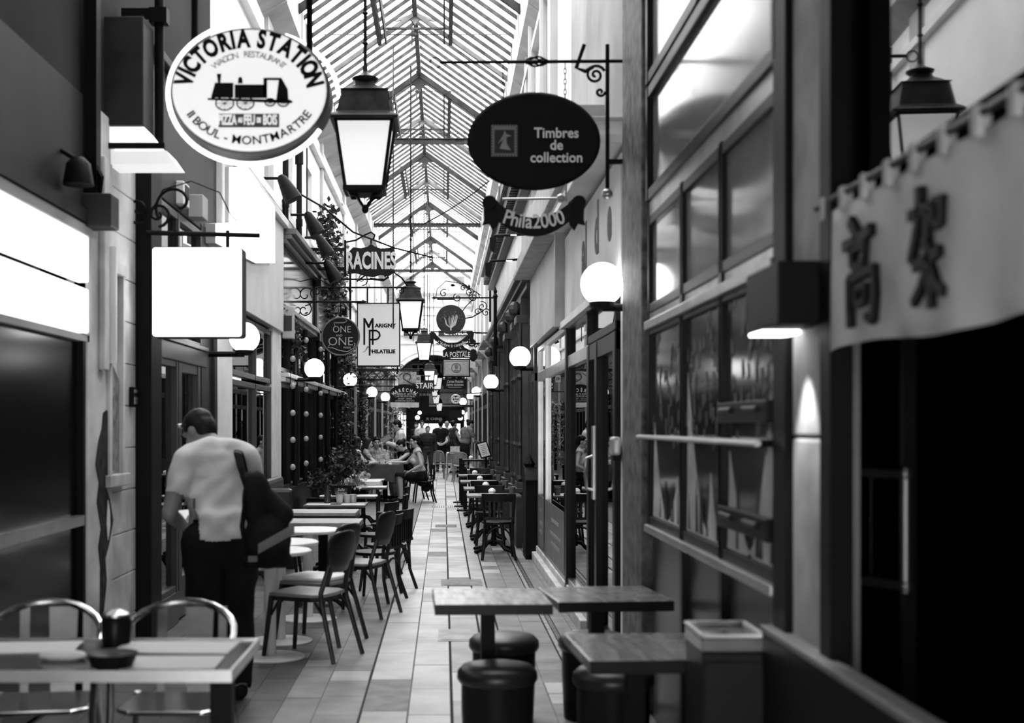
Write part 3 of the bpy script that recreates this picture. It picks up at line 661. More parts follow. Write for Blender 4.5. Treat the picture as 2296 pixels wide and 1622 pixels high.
# further right fronts
q = MB(); q2 = MB(); q3 = MB()
for i, (a, c) in enumerate([(27.6, 31.0), (31.6, 35.4), (36.0, 39.8), (40.4, 44.2), (44.8, 48.4), (49, 52.7)]):
    o = pane('window_%d' % (100+i), XR, a, c, .6, 2.5, MIRG); frame_on(o, XR, a, c, .6, 2.5, BWOOD, .1, .06, vs=[a+(c-a)*k/4 for k in (1, 2, 3)], hs=(2.1,))
    q.box(XR-.04, XR+.05, a, c, 0, .6)
    q2.box(XR-.06, XR+.1, a, c, 2.55, 3.45)
    q3.box(XR-.08, XR+.1, c+.05, c+.55, 0, 3.45); q3.box(XR-.3, XR+.1, a-.2, c+.2, 3.45, 3.55); q3.prism([(XR-.3, 3.45), (XR-.05, 3.2), (XR, 3.2), (XR, 3.45)], a-.25, a-.05)
struct('trim_68', q, BWOOD); struct('trim_69', q2, M('far_fascia2', .1, .5, var=.6, sc=.8), .01); struct('trim_70', q3, M('far_pier2', .38, .6, var=.3, sc=.8), .01)
# curb kerbstone line along the right front
boxes('baseboard_right_curb', [(XR-.16, XR, 7.2, 9.8, 0, .03), (XR-.2, XR, 27.5, 52, 0, .05)], M('kerb', .35, .5, var=.3))
# beyond the arch: lit shop fronts
q = MB()
for x, s in ((XL, 1), (XR+.05, -1)):
    for y in (55, 60, 65, 70): q.box(min(x, x+.02*s), max(x, x+.02*s), y, y+3.6, .6, 2.3)
struct('window_110', q, E('dim_shop_light', .9))
o = boxes('window_111', [(-1.7, 1.0, 74.9, 74.95, .9, 1.72)], E('bright_shop', 2.5))
q = MB()
for xx in (-1.7, -.9, -.1, .5, 1.0): q.box(xx-.03, xx+.03, 74.86, 74.92, .0, 1.75)
q.box(-1.7, 1.0, 74.85, 74.92, 1.72, 1.78); q.box(-1.7, 1.0, 74.85, 74.92, 1.45, 1.48); q.build('window_frame', BWOOD, o)
boxes('trim_71', [(XL, XR, 74.85, 75, 0, .9), (XL, -1.7, 74.85, 75, .9, 2.7), (1.0, XR+.1, 74.85, 75, .9, 2.7), (-1.7, 1.0, 74.9, 75, 1.78, 2.72)], DGREY)
# ================================================================ HANGING SIGNS
def at(px, py, d): return (PX(px, d), d, PZ(py, d))
BLKP = M('sign_black', .006, .6, var=.2, spec=.15)
GOLD = M('sign_letter', .6, .5, var=.05)
# ---- oval restaurant light box with a locomotive
d = 6.6; k = d/F
t = thing('oval_restaurant_sign', 'glowing oval restaurant sign with a black steam locomotive and neon rim', 'sign', at(562, 208, d))
a, b_ = 172*k, 136*k
q = MB(); q.prism(ell(a, b_, 56), -.05, .14); q.build('light_box', E('sign_face', .72, .6), t, .012)
q = MB(); q.loft([[(x*f, y, z*f) for x, z in ell(a, b_, 56)] for f, y in ((1.0, -.045), (1.04, -.03), (1.045, .15), (1.0, .15))], cap=False); q.build('rim', M('sign_rim', .08), t)
q = MB(); q.tube([((a+.024)*math.cos(R(x)), -.03, (b_+.05)*math.sin(R(x))-.012) for x in range(95, 332, 6)], .012, 8); q.build('neon_tube', E('neon', 2.5), t)
q = MB(); q.tube([((a+.05)*math.cos(R(x)), .1, (b_+.04)*math.sin(R(x))) for x in range(2, 70, 6)], .01, 8); q.build('neon_tube', E('neon', 2.5), t)
q = MB()
for x in (-.3, .3): q.cyl((x, .05, b_*.6), (x, .05, 1.4), .018)
q.cyl((-1.1, .05, 1.3), (.4, .05, 1.3), .025); q.build('hanger', BLK, t)
arctxt('VICTORIA STATION', .125, BLKP, t, a*.845, b_*.83, 175, 5, y=-.053, bold=.006, name='name_lettering', sx=.72)
arctxt('WAGON   RESTAURANT', .045, M('grey_letter', .35), t, a*.6, b_*.58, 140, 40, y=-.053, name='small_lettering')
arctxt('11 BOUL - MONTMARTRE', .062, BLKP, t, a*.86, b_*.83, 206, 334, y=-.053, under=True, name='address_lettering', bold=.0009, sx=1.05)
u = k   # one photo pixel on the sign
def L(px, py): return ((px-562)*u, (208-py)*u)
q = MB()
q.prism([L(x, y) for x, y in ((487, 190), (487, 192), (527, 192), (527, 225), (487, 225), (478, 230), (478, 222))], -.056, -.05)
q.prism([L(x, y) for x, y in ((530, 196), (600, 196), (600, 226), (530, 226))], -.056, -.05)
q.prism([L(x, y) for x, y in ((490, 172), (500, 172), (498, 192), (493, 192))], -.056, -.05); q.prism([L(x, y) for x, y in ((538, 182), (542, 178), (547, 182), (548, 193), (537, 193))], -.056, -.05)
q.prism([L(x, y) for x, y in ((594, 181), (634, 181), (648, 206), (650, 233), (622, 233), (628, 186), (602, 186), (602, 226), (594, 226))], -.056, -.05)
q.prism([L(x, y) for x, y in ((470, 226), (655, 230), (660, 236), (650, 238), (470, 230))], -.056, -.05)
q.build('engine_picture', BLKP, t)
q = MB()
for cx, r in ((508, 20), (554, 19), (609, 11), (638, 12)):
    c = L(cx, 233)
    q.tube([(c[0]+r*u*math.cos(2*PI*i/20), -.056, c[1]-r*.25*u+r*u*math.sin(2*PI*i/20)*.75) for i in range(21)], .004, 5)
    for j in range(4): q.cyl((c[0]-r*u*math.cos(PI*j/4), -.056, c[1]-r*.25*u-r*u*.75*math.sin(PI*j/4)), (c[0]+r*u*math.cos(PI*j/4), -.056, c[1]-r*.25*u+r*u*.75*math.sin(PI*j/4)), .002, n=4)
q.build('wheel_picture', BLKP, t)
q = MB(); x0, z0 = L(494, 291); x1, z1 = L(629, 261); q.box(x0, x1, -.056, -.05, z0, z1); q.build('caption_panel', M('caption_grey', .1), t)
for s_, px, sz in (('PIZZA', 514, .072), ('AU', 543, .034), ('FEU', 563, .072), ('DE', 584, .034), ('BOIS', 609, .072)): txt(s_, sz, E('sign_face', .72, .6), t, L(px, 276)[0], L(px, 276)[1], -.06, bold=.0015, sx=.48, name='caption_lettering')

# ---- square blank light box on a scroll bracket
d = 9.0; k = d/F
t = thing('square_light_box', 'blank glowing white square light box on a black scroll bracket', 'sign', at(447, 658, d))
h = .31
def rsq(h, r): return [(sx*(h-r)+r*math.cos(R(a0+i*15)), sz*(h-r)+r*math.sin(R(a0+i*15))) for sx, sz, a0 in ((1, 1, 0), (-1, 1, 90), (-1, -1, 180), (1, -1, 270)) for i in range(7)]
q = MB(); q.prism(rsq(h, .02), -.09, -.07); q.build('lit_panel', E('lit_square', 4), t)
q = MB(); q.prism(rsq(h+.008, .025), -.072, .09); q.build('housing', DGREY, t)
q = MB()
for x in (-.17, .2): q.cyl((x, 0, h), (x, 0, h+.135), .014)
q.build('hanger', BLK, t)
t = thing('scroll_bracket', 'black wrought scroll bracket holding the blank square light box', 'bracket', (XL+.12, 9.0, PZ(522, 9.0)))
q = MB(); q.cyl((-.02, 0, 0), (.78, 0, -.02), .018); q.build('arm', BLK, t)
for c, r0, tn, a0, sg in (((.06, .13), .09, 1.4, -1.5, 1), ((.2, .2), .17, .8, -2.5, -1), ((-.08, .16), .1, 1.3, -1.2, -1)):
    q = MB(); q.tube(spiral(c, r0, tn, a0, 22, 0, sg), .011, 6); q.build('scroll', BLK, t)
q = MB(); q.tube([(.02, -.02, .15), (.1, -.02, .3), (.3, -.02, .36), (.5, -.02, .28), (.58, -.02, .12), (.62, -.02, .08)], .005, 5); q.build('cable', BLK, t)
# electrical boxes above
for i, (px, py, w_, h_, m, lb) in enumerate(((338, 447, 42, 48, CREAM, 'pale transformer box with a black vent above the scroll bracket'), (380, 453, 23, 50, GREYP, 'narrow pale junction box above the scroll bracket'))):
    d = 10.6
    t = thing('electrical_box', lb, 'electrical box', (XL+.04, d-.2+i*.5, PZ(py, d)))
    q = MB(); q.box(-.05, .06+.06*i, -.12, .12, -h_*k*.62, h_*k*.62); q.build('case', m, t, .008)
    if not i: q = MB(); q.box(.06, .066, -.07, .08, -.03, .07); q.build('vent', BLK, t)
# white lit fascia board, stepped outline
t = thing('lit_wall_sign', 'blown-out white lit panel with slanted top behind the blank square sign', 'lit sign', (XL+.14, 13.2, 3.6))
pts = [(DL(482)-13.2, PZ(500, DL(482))-3.6), (DL(482)-13.2, PZ(376, DL(482))-3.6), (DL(514)-13.2, PZ(376, DL(514))-3.6), (DL(585)-13.2, PZ(463, DL(585))-3.6), (DL(585)-13.2, PZ(590, DL(585))-3.6), (DL(545)-13.2, PZ(590, DL(545))-3.6), (DL(450)-13.2, PZ(545, DL(450))-3.6), (DL(450)-13.2, PZ(502, DL(450))-3.6)]
q = MB(); q.prismx(pts, 0, .03); q.build('lit_panel', E('lit_square', 4), t)
q = MB(); q.prismx([(y*1.01, z*1.01) for y, z in pts], -.16, -.005); q.build('housing', GREYP, t)
# dark projecting sign with a lit underside, on a black pipe
d = 8.3
t = thing('projecting_sign', 'dark projecting sign box with a glowing white underside at upper wall', 'sign', at(270, 230, d))
q = MB(); q.box(-.14, .16, -.05, .25, -.16, .55); q.build('box', M('sign_dark', .035, .5, var=.3), t, .01)
q = MB(); q.prism([(-.14, -.27), (.24, -.27), (.16, -.165), (-.14, -.165)], -.03, .25); q.build('lit_underside', E('lit_soft', .9), t)
q = MB(); q.box(-.14, .3, -.06, -.03, -.31, -.275); q.build('edge_bar', BLK, t)
q = MB(); q.prism([(-.14, -.40), (.36, -.40), (.3, -.315), (-.14, -.315)], .0, .3); q.build('lower_tray', E('lit_soft2', .5), t)
t = thing('drain_pipe', 'thick black pipe running down beside the projecting sign box', 'pipe', at(357, 240, 8.6))
q = MB(); q.cyl((0, 0, -.37), (0, 0, 1.6), .032, n=12); q.build('tube', BLK, t, smooth=True)
q = MB(); q.box(-.06, .06, -.05, .05, .56, .66); q.box(-.25, 0, -.03, .03, .6, .66); q.build('clamp', BLK, t)
t = thing('drain_pipe', 'dark square pipe at the edge of the dark fascia over the black door', 'pipe', (XL+.06, 7.75, 3.6))
q = MB(); q.box(-.04, .04, -.05, .05, -.75, 2.5); q.build('tube', BLK, t)
t = thing('meter_box', 'dark grey meter box below the square pipe over the black door', 'electrical box', (XL+.1, 7.75, 2.86))
q = MB(); q.box(-.1, .1, -.1, .1, -.06, .14); q.build('case', DGREY, t, .01)
q = MB(); q.tube([(0, 0, .14), (.02, -.02, .25), (-.03, -.02, .34), (-.06, 0, .5)], .02, 6); q.build('cable', BLK, t)
for i, (y, z) in enumerate(((7.25, 3.03),)):
    t = thing('flood_lamp', ('black flood lamp on the dark fascia, the lower by the meter box', 'black flood lamp higher on the dark fascia over the black door')[1-i], 'lamp', (XL+.12, y, z))
    q = MB(); q.lathe([(.03, .1), (.07, .06), (.09, -.06), (.001, -.05)], n=12); q.build('hood', BLK, t, smooth=True)
    q = MB(); q.cyl((0, 0, .08), (-.1, 0, .14), .015); q.build('arm', BLK, t)

# ---- oval dark stamp-shop sign and its ribbon
d = 7.9; k = d/F
t = thing('oval_stamp_sign', 'dark oval stamp collectors sign with a stamp picture, hung on chains', 'sign', at(1197, 317, d))
q = MB(); q.prism(ell(145*k, 106*k, 56), -.02, .02); q.build('board', M('sign_dark_blue', .005, .6, var=.2, spec=.12), t, .008)
q = MB(); q.tube([(x, 0, z) for x, z in ell(145*k, 106*k, 56)+[(145*k, 0)]], .012, 6); q.build('rim', BLK, t)
for s_, py in (('Timbres', 301), ('de', 328), ('collection', 356)): txt(s_, .088, M('sign_white', .75), t, (1247-1197)*k, (317-py)*k, -.024, bold=.0015, sx=.94)
q = MB(); x0, x1, z0, z1 = -96*k, -37*k, -36*k, 35*k
q.box(x0+.008, x1-.008, -.024, -.02, z0+.008, z1-.008)
for i in range(9):
    for zz in (z0+.006, z1-.006): q.cbox((x0+.01+(x1-x0-.02)*i/8, -.022, zz), (.011, .004, .012))
for i in range(11):
    for xx in (x0+.006, x1-.006): q.cbox((xx, -.022, z0+.01+(z1-z0-.02)*i/10), (.012, .004, .011))
q.build('stamp_picture', M('stamp_grey', .2, .6, var=.1), t)
q = MB(); q.box(x0+.02, x1-.02, -.027, -.024, z0+.02, z1-.032); q.build('stamp_ground', M('stamp_dark', .04), t)
q = MB(); c = ((x0+x1)/2, (z0+z1)/2)
q.prism([(c[0]-.03, c[1]-.05), (c[0]-.005, c[1]+.01), (c[0]-.04, c[1]-.02), (c[0]-.005, c[1]+.04), (c[0], c[1]+.065), (c[0]+.012, c[1]+.04), (c[0]+.045, c[1]+.03), (c[0]+.012, c[1]+.02), (c[0]+.015, c[1]-.02), (c[0]+.04, c[1]-.06)], -.03, -.027)
q.build('stamp_figure', M('stamp_light', .25), t)
t2 = thing('sign_bracket', 'black iron bracket with ring end, knot and scrolls above the oval stamp sign', 'bracket', at(1362, 140, d))
X = lambda px: (px-1362)*k
Z = lambda py: (140-py)*k
q = MB(); q.cyl((X(988), 0, Z(140)), (X(1415), 0, Z(137)), .011); q.build('arm', BLK, t2)
q = MB(); q.tube([(x, 0, z) for x, z in ell(12*k, 12*k, 20, (X(976), Z(141)))+[(X(988), Z(141))]], .005, 6); q.build('end_ring', BLK, t2)
q = MB()
for ph in range(5): q.tube([(X(1203)+.0+(x-.5)*.16, .03*math.sin(x*PI)*math.cos(ph*1.26+x*3), Z(138)+.03*math.sin(x*PI)*math.sin(ph*1.26+x*3)) for x in [i/12 for i in range(13)]], .006, 5)
q.build('twisted_knot', BLK, t2)
q = MB(); q.cyl((X(1362), 0, Z(100)), (X(1362), 0, Z(428)), .013, n=10); q.build('post', BLK, t2)
q = MB(); q.ball((X(1362), 0, Z(435)), .035); q.build('finial', M('dull_brass', .3, .3, metal=.8), t2, smooth=True)
q = MB(); q.box(X(1362), X(1412), -.012, .012, Z(368), Z(358)); q.build('wall_arm', BLK, t2)
for c, r0, tn, a0, sg in (((X(1335), Z(168)), .062, 1.7, .4, 1), ((X(1346), Z(206)), .03, 1.2, .0, -1)):
    q = MB(); q.tube(spiral(c, r0, tn, a0, 26, 0, sg), .009, 6); q.build('scroll', BLK, t2)
q = MB(); q.tube([(X(1310), 0, Z(100)), (X(1292), 0, Z(152)), (X(1312), 0, Z(160)), (X(1330), 0, Z(150))], .013, 6); q.build('wall_hook', BLK, t2)
def chain(name, label, x, y, z1, z0, n, grp=None):
    t = thing(name, label, 'chain', (x, y, (z0+z1)/2), 0, grp); q = MB(); hh = (z1-z0)/n
    for i in range(n):
        zc = z1-(z0+z1)/2-hh*(i+.5); rr = hh*.62; pts = []
        for j in range(9):
            an = 2*PI*j/8; p = (.4*rr*math.cos(an), rr*math.sin(an)); pts.append((p[0], 0, zc+p[1]) if i % 2 else (0, p[0], zc+p[1]))
        q.tube(pts, .0035, 5)
    q.build('chain_links', IRON, t); return t
chain('hanging_chain', 'short chain from the ringed bracket to the oval stamp sign, by its lettering', PX(1267, d), d, PZ(142, d), PZ(224, d), 7)
chain('hanging_chain', 'short chain at the stamp picture end of the oval sign', PX(1128, d), d, PZ(142, d), PZ(230, d), 8)
t = thing('ribbon_sign', 'curved black ribbon sign with rolled ends hung below the oval stamp sign', 'sign', at(1197, 483, d))
up = [(x, (((x)/85)**2)*22-6) for x in range(-85, 86, 10)]
top = [(-85+170*i/16, 22-38*(1-((i-8)/8)**2)+0) for i in range(17)]
top = [(x*k, z*k+.028) for x, z in top]; bot = [(x, z-.115) for x, z in top][::-1]
q = MB(); q.prism(top+bot, -.012, .012); q.build('ribbon', BLKP, t, .003)
for s in (-1, 1):
    q = MB(); q.prism([(s*x*k, z*k) for x, z in ((78, 30), (92, 42), (108, 40), (113, 20), (112, -10), (116, -22), (100, -18), (92, -34), (80, -20), (76, 0))], .0, .035); q.build('rolled_end', BLKP, t, .004)
    q = MB(); q.cyl((s*100*k, -.02, 28*k), (s*100*k, .03, 28*k), .045, n=16); q.build('roll', BLK, t, .004)
arctxt('Phila2000', .125, M('sign_white', .75), t, .52, .52, 249, 291, (0, .475), -.016, bold=.0015, under=True, sx=.84)
q = MB(); q.cyl((-70*k, .03, 38*k), (70*k, .03, 40*k), .008); q.ball((62*k, .03, 40*k), .028); q.cyl((-78*k, 0, 30*k), (-78*k, 0, 66*k), .006); q.cyl((72*k, 0, 30*k), (72*k, 0, 70*k), .006); q.build('hanger', STEEL, t)

# ---- generic wrought bracket from a wall out to x1
def bracket(label, wall_x, x1, d, z, r=.014, scrolls=(), post=None, tip=True):
    t = thing('sign_bracket', label, 'bracket', (wall_x, d, z)); dx = x1-wall_x; s = 1 if dx > 0 else -1
    q = MB(); q.cyl((0, 0, 0), (dx, 0, 0), r, n=8); q.box(-.02, .03, -.03, .03, -.1, .1)
    q.build('arm', BLK, t)
    if tip: q = MB(); q.cyl((dx, 0, 0), (dx+.08*s, 0, 0), r*2, .002, n=8); q.build('tip', BLK, t)
    for f, zz, r0, tn, a0, sg in scrolls:
        q = MB(); q.tube(spiral((dx*f, zz), r0, tn, a0, 20, 0, sg), r*.6, 5); q.build('scroll', BLK, t)
    if post:
        q = MB(); q.cyl((dx*post[0], 0, post[1]), (dx*post[0], 0, post[2]), r*1.3, n=8); q.build('post', BLK, t)
    return t
# ---- wavy dark wooden sign
d = 20.4; k = d/F
t = thing('wavy_board_sign', 'wavy-edged black board with big pale capital letters, hung over the passage', 'sign', at(832, 585, d))
o = [(-48, 22), (-40, 30), (-22, 28), (-8, 31), (0, 38), (8, 32), (22, 27), (40, 29), (52, 30), (55, 10), (50, -8), (54, -26), (40, -34), (20, -32), (4, -37), (-14, -34), (-34, -28), (-52, -30), (-50, -10), (-54, 8)]
q = MB(); q.prism([(x*k, z*k) for x, z in o], -.025, .025); q.build('board', BLKP, t, .006)
txt('RACINES', .37, M('cream_letter', .5), t, 0, -2*k, -.03, bold=.013, sx=.55)
q = MB(); q.tube([(0, 0, 38*k), (0, 0, 46*k)]+[(x, 0, z) for _, (x, z) in enumerate([(6*k, 50*k), (8*k, 58*k), (0, 64*k), (-14*k, 58*k), (-34*k, 46*k), (-56*k, 42*k)])], .016, 6); q.build('curved_hook', BLK, t)
q = MB(); q.cyl((-58*k, 0, 46*k), (-58*k, 0, -36*k), .018, n=8); q.build('post', BLK, t)
q = MB(); q.tube(spiral((-62*k, -34*k), .04, 1.2, 0, 14), .012, 5); q.build('scroll', BLK, t)
for py in (560, 603):
    q = MB(); q.box(XL-PX(832, d)+.0, -57*k, -.03, .03, (585-py)*k-.025, (585-py)*k+.025); q.build('wall_arm', BLK, t)
q = MB(); q.box(-.75, .2, -.02, .02, -43*k, -40*k); q.tube([(-.02, 0, -40*k), (.2, 0, -44*k), (.28, 0, -36*k), (.24, 0, -32*k), (.22, 0, -36*k)], .018, 6); q.build('lower_arm', BLK, t)
# ---- round dark sign
d = 19.0; k = d/F
t = thing('round_shop_sign', 'round black shop sign with thin looping pale script', 'sign', at(764, 755, d))
q = MB(); q.loft([[(x, y, z) for x, z in ell(r, r, 40)] for y, r in ((-.03, 41*k), (-.04, 42.5*k), (.04, 42.5*k))]); q.build('disc', M('disc_black', .006, .6, var=.2, spec=.15), t)
q = MB(); q.tube([(x, -.03, z) for x, z in ell(42*k, 42*k, 40)+[(42*k, 0)]], .012, 6); q.build('rim', M('rim_grey', .12, .3), t)
LW = M('script_grey', .34, .5)
txt('ONE', .14, LW, t, .02, .1, -.045, bold=-.001, sx=.95); txt('AND', .045, LW, t, -.02, .012, -.045); txt('ONE', .18, LW, t, .0, -.08, -.045, bold=-.001, sx=1.0); txt('PARIS', .045, LW, t, .1, -.17, -.045)
q = MB()
q.tube([(-.08, -.047, .15), (-.1, -.047, .2), (-.03, -.047, .2), (.05, -.047, .2), (.1, -.047, .23), (.07, -.047, .25)], .005, 5)
q.tube([(-.16, -.047, -.12), (-.19, -.047, -.17), (-.12, -.047, -.17), (-.02, -.047, -.21), (.1, -.047, -.23), (.19, -.047, -.18), (.22, -.047, -.11), (.2, -.047, -.1)], .005, 5); q.build('flourish', LW, t)
bk = bracket('long black bracket with scrolls above the round shop sign', XL, PX(812, d), d, PZ(677, d), .016, ((.14, .1, .16, 1.3, -1.6, 1), (.3, .14, .1, 1.2, -1.6, -1), (.12, -.12, .13, 1.2, 1.6, -1), (.42, .1, .07, 1.2, -1.6, 1)))
q = MB(); q.cyl((PX(764, d)-XL, 0, 0), (PX(764, d)-XL, 0, -.26), .01); q.build('hanger', BLK, bk)
q = MB(); q.tube([(XX, 0, zz) for XX, zz in ((.05, .3), (.3, .36), (.55, .22), (.75, .05))], .008, 5); q.build('cable', BLK, bk)
# ---- white framed sign with monogram
d = 21.2; k = d/F
t = thing('framed_stamp_sign', 'white upright sign with tall black monogram letters in a thin dark frame', 'sign', at(849, 751, d))
w_, h_ = 46*k, 69*k
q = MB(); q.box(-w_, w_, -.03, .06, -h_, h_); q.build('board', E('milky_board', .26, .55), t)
q = MB(); f = .018
for bx in ((-w_-f, -w_, -h_-f, h_+f), (w_, w_+f, -h_-f, h_+f), (-w_, w_, h_, h_+f), (-w_, w_, -h_-f, -h_)): q.box(bx[0], bx[1], -.04, .07, bx[2], bx[3])
q.build('frame', BLK, t)
def LL(px, py): return ((px-849)*k, (751-py)*k)
q = MB()
for a0, a1, b0, b1 in ((815, 819, 714, 774), (834, 838, 714, 774), (827, 831, 740, 798)):
    x0, z1 = LL(a0, b0); x1, z0 = LL(a1, b1); q.box(x0, x1, -.035, -.03, z0, z1)
q.prism([LL(*p) for p in ((815, 714), (819, 714), (827, 728), (834, 714), (838, 714), (829, 736), (825, 736))], -.036, -.03)
q.tube([(LL(x, y)[0], -.033, LL(x, y)[1]) for x, y in ((829, 742), (844, 742), (850, 746), (852, 753), (848, 760), (842, 762), (829, 762))], .015, 6)
q.build('monogram', BLKP, t)
txt('ARIGNY', .085, BLKP, t, LL(864, 731)[0], LL(864, 731)[1], -.035, bold=.004, sx=1.1); txt('HILATELIE', .085, BLKP, t, LL(860, 789)[0], LL(860, 789)[1], -.035, bold=.004, sx=1.02)
q = MB(); q.prism([LL(*p) for p in ((812, 790), (818, 788), (824, 776), (828, 778), (836, 790), (831, 788), (826, 780), (818, 790))], -.034, -.03); q.build('pale_emblem', M('emblem_grey', .28), t)
q = MB()
for px in (824, 870): q.cyl((LL(px, 0)[0], 0, h_), (LL(px, 0)[0], 0, h_+.27), .012)
q.build('hanger', BLK, t)
bk = bracket('arched black bracket with scrolls carrying the white monogram sign', XL, PX(905, d), d, PZ(645, d), .014, ((.55, .14, .11, 1.3, -1.6, 1), (.43, -.05, .05, 1.0, 1.6, 1), (.97, -.06, .06, 1.1, 1.6, -1)), (.42, .25, -.75))
q = MB(); q.tube([(XX, 0, zz) for XX, zz in ((.75, .1), (1.0, .28), (1.3, .3), (1.5, .16), (1.6, .02))], .014, 6); q.build('arch', BLK, bk)
# ---- round tree sign with ribbon
d = 29.0; k = d/F
t = thing('round_tree_sign', 'round grey sign with a pale branching tree above a black ribbon', 'sign', at(1011, 717, d))
q = MB(); q.prism(ell(33*k, 33*k, 40), -.03, .03); q.build('disc', M('disc_grey', .03, .6, var=.15), t)
q = MB(); rt = random.Random(8)
for i in range(24):
    an = R(90+rt.uniform(-62, 62)); L_ = rt.uniform(.13, .24); p0 = (0, -.035, -.2); p1 = (.25*math.cos(an)*.5, -.035, -.2+.5*L_); p2 = (math.cos(an)*L_, -.035, -.2+L_*1.3)
    q.tube([p0, p1, p2], .0035, 5)
q.cyl((0, -.035, -.25), (0, -.035, -.16), .015); q.build('tree_picture', M('tree_pale', .5), t)
q = MB()
for i in range(70):
    an = rt.uniform(0, PI); r_ = rt.uniform(.12, .28); q.ball((r_*math.cos(an), -.034, -.04+r_*math.sin(an)*.9), .006, u=5, v=4)
q.build('leaf_picture', M('tree_mid', .22), t)
t = thing('ribbon_sign', 'curved black ribbon sign with small pale letters under the round tree sign', 'sign', at(1013, 760, d))
tp = [((-36+72*i/14)*k, (4-20*(1-((i-7)/7)**2))*k+.06) for i in range(15)]
q = MB(); q.prism(tp+[(x, z-.14) for x, z in tp][::-1], -.012, .012); q.build('ribbon', BLKP, t)
for s in (-1, 1):
    q = MB(); q.prism([(s*x*k, z*k) for x, z in ((32, 2), (36, 12), (44, 17), (50, 12), (48, 0), (52, -8), (42, -12), (40, 0), (36, -6))], .0, .03); q.build('rolled_end', BLKP, t)
arctxt("L'Arbre à cannelle", .11, GOLD, t, .62, .62, 239, 301, (0, .46), -.016, under=True, sx=.9)
q = MB(); q.cyl((-48*k, .02, 16*k), (64*k, .02, 14*k), .014); q.build('arm', BLK, t)
bk = bracket('ornate scrolled bracket above the round tree sign', XR, PX(975, d), d, PZ(668, d), .02, ((.35, .02, .14, 1.6, 0, 1), (.2, -.2, .12, 1.5, 2, -1), (.14, -.34, .1, 1.5, 0, 1), (.42, .14, .1, 1.4, 0, -1), (.62, .0, .1, 1.4, 2, 1), (.28, -.32, .08, 1.4, 0, 1), (.85, .1, .1, 1.2, 1, 1), (.52, .22, .08, 1.3, 0, 1)), (.07, .35, -.55))
q = MB(); q.tube([(x-.0, 0, z) for x, z in ((-.45, 0), (-.65, -.2), (-.8, -.42))], .012, 5); q.tube([(-.25, 0, -.3), (-.5, 0, -.44), (-.72, 0, -.48)], .016, 5)
q.tube([(XX, 0, zz) for XX, zz in ((-.3, .05), (-.7, .32), (-1.1, .38), (-1.3, .2), (-1.33, .02))], .01, 5)
q.tube([(XX, 0, -.02) for XX in (-1.3, -1.2, -.9)], .03, 5); q.build('branch', BLK, bk)
q = MB()
for x, z in ((-.55, .2), (-.62, .26), (-.48, .14), (-1.0, .3), (-1.08, .22), (-.95, .22)): q.leaf((x, 0, z), (rt.uniform(-1, 1), 0, rt.uniform(-1, 1)), .12, rt)
q.build('iron_leaf', BLK, bk)
q = MB(); q.cyl((PX(992, d)-XR, 0, -.05), (PX(998, d)-XR, 0, -.35), .006); q.cyl((PX(1030, d)-XR, 0, -.05), (PX(1026, d)-XR, 0, -.35), .006); q.build('chain', IRON, bk)
# ---- philately post sign
d = 30.5; k = d/F
t = thing('stamp_post_sign', 'black arched-top sign with a framed postage stamp and capital lettering', 'sign', at(1023, 808, d))
def LP(px, py): return ((px-1023)*k, (808-py)*k)
q = MB(); q.prism([LP(*p) for p in ((993, 803), (993, 786), (1004, 780), (1010, 772), (1022, 768), (1036, 772), (1042, 780), (1054, 786), (1054, 803))], -.03, .03); q.build('crest_board', BLKP, t)
txt('LA POSTALE', .17, M('sign_white', .75), t, 0, LP(0, 796)[1], -.034, bold=.001, sx=.72); txt('PHILATELIE', .05, M('sign_white', .75), t, .13, LP(0, 789)[1], -.034)
q = MB(); q.tube([(LP(x, y)[0], -.034, LP(x, y)[1]) for x, y in ((1014, 778), (1018, 774), (1026, 776), (1022, 780), (1030, 778), (1034, 783))], .012, 5); q.build('crest', GREYP, t)
q = MB(); q.box(-31*k, 31*k, -.03, .03, LP(0, 846)[1], LP(0, 805)[1]); q.build('frame', BLKP, t)
q = MB(); q.box(-28*k, 28*k, -.038, -.03, LP(0, 843)[1], LP(0, 808)[1]); q.build('stamp_picture', M('stamp_pale', .42, .6, var=.15, sc=20), t)
q = MB(); q.tube([(x, -.04, z) for x, z in ell(10*k, 10*k, 24, LP(1023, 825))+[(10*k, LP(0, 825)[1])]], .012, 5); q.ball((0, -.036, LP(0, 823)[1]), 5*k, (.8, .2, 1.1)); q.prism([LP(*p) for p in ((1018, 830), (1028, 830), (1030, 834), (1016, 834))], -.042, -.036)
q.tube([(x*k, -.04, LP(0, y)[1]) for x, y in ((-26, 810), (26, 810), (26, 841), (-26, 841), (-26, 810))], .006, 4); q.build('stamp_engraving', M('stamp_ink', .17), t)
t = thing('postcard_sign', 'small black sign with two lines of white script below the stamp sign', 'sign', at(1020, 861, d))
q = MB(); q.box(-26*k, 26*k, -.02, .02, -12*k, 12*k); q.build('board', BLKP, t)
txt('Cartes Postales', .1, GOLD, t, 0, 5*k, -.024, shear=.35, sx=.62); txt('Lettres Anciennes', .1, GOLD, t, 0, -2*k, -.024, shear=.35, sx=.56)
q = MB(); q.box(-15*k, 15*k, -.024, -.02, -8*k, -7.3*k); q.build('caption_line', GOLD, t)
q = MB()
for s in (-1, 1): q.ball((s*24*k, -.02, 12*k), .035)
q.cyl((-24*k, 0, 12*k), (-24*k, 0, 17*k), .01); q.cyl((24*k, 0, 12*k), (24*k, 0, 17*k), .01); q.build('hanger', STEEL, t)
bracket('plain black arm holding the stamp sign and postcard sign', XR, PX(985, d), d+.1, PZ(770, d), .02, ((.3, -.06, .06, 1.2, 0, 1),))
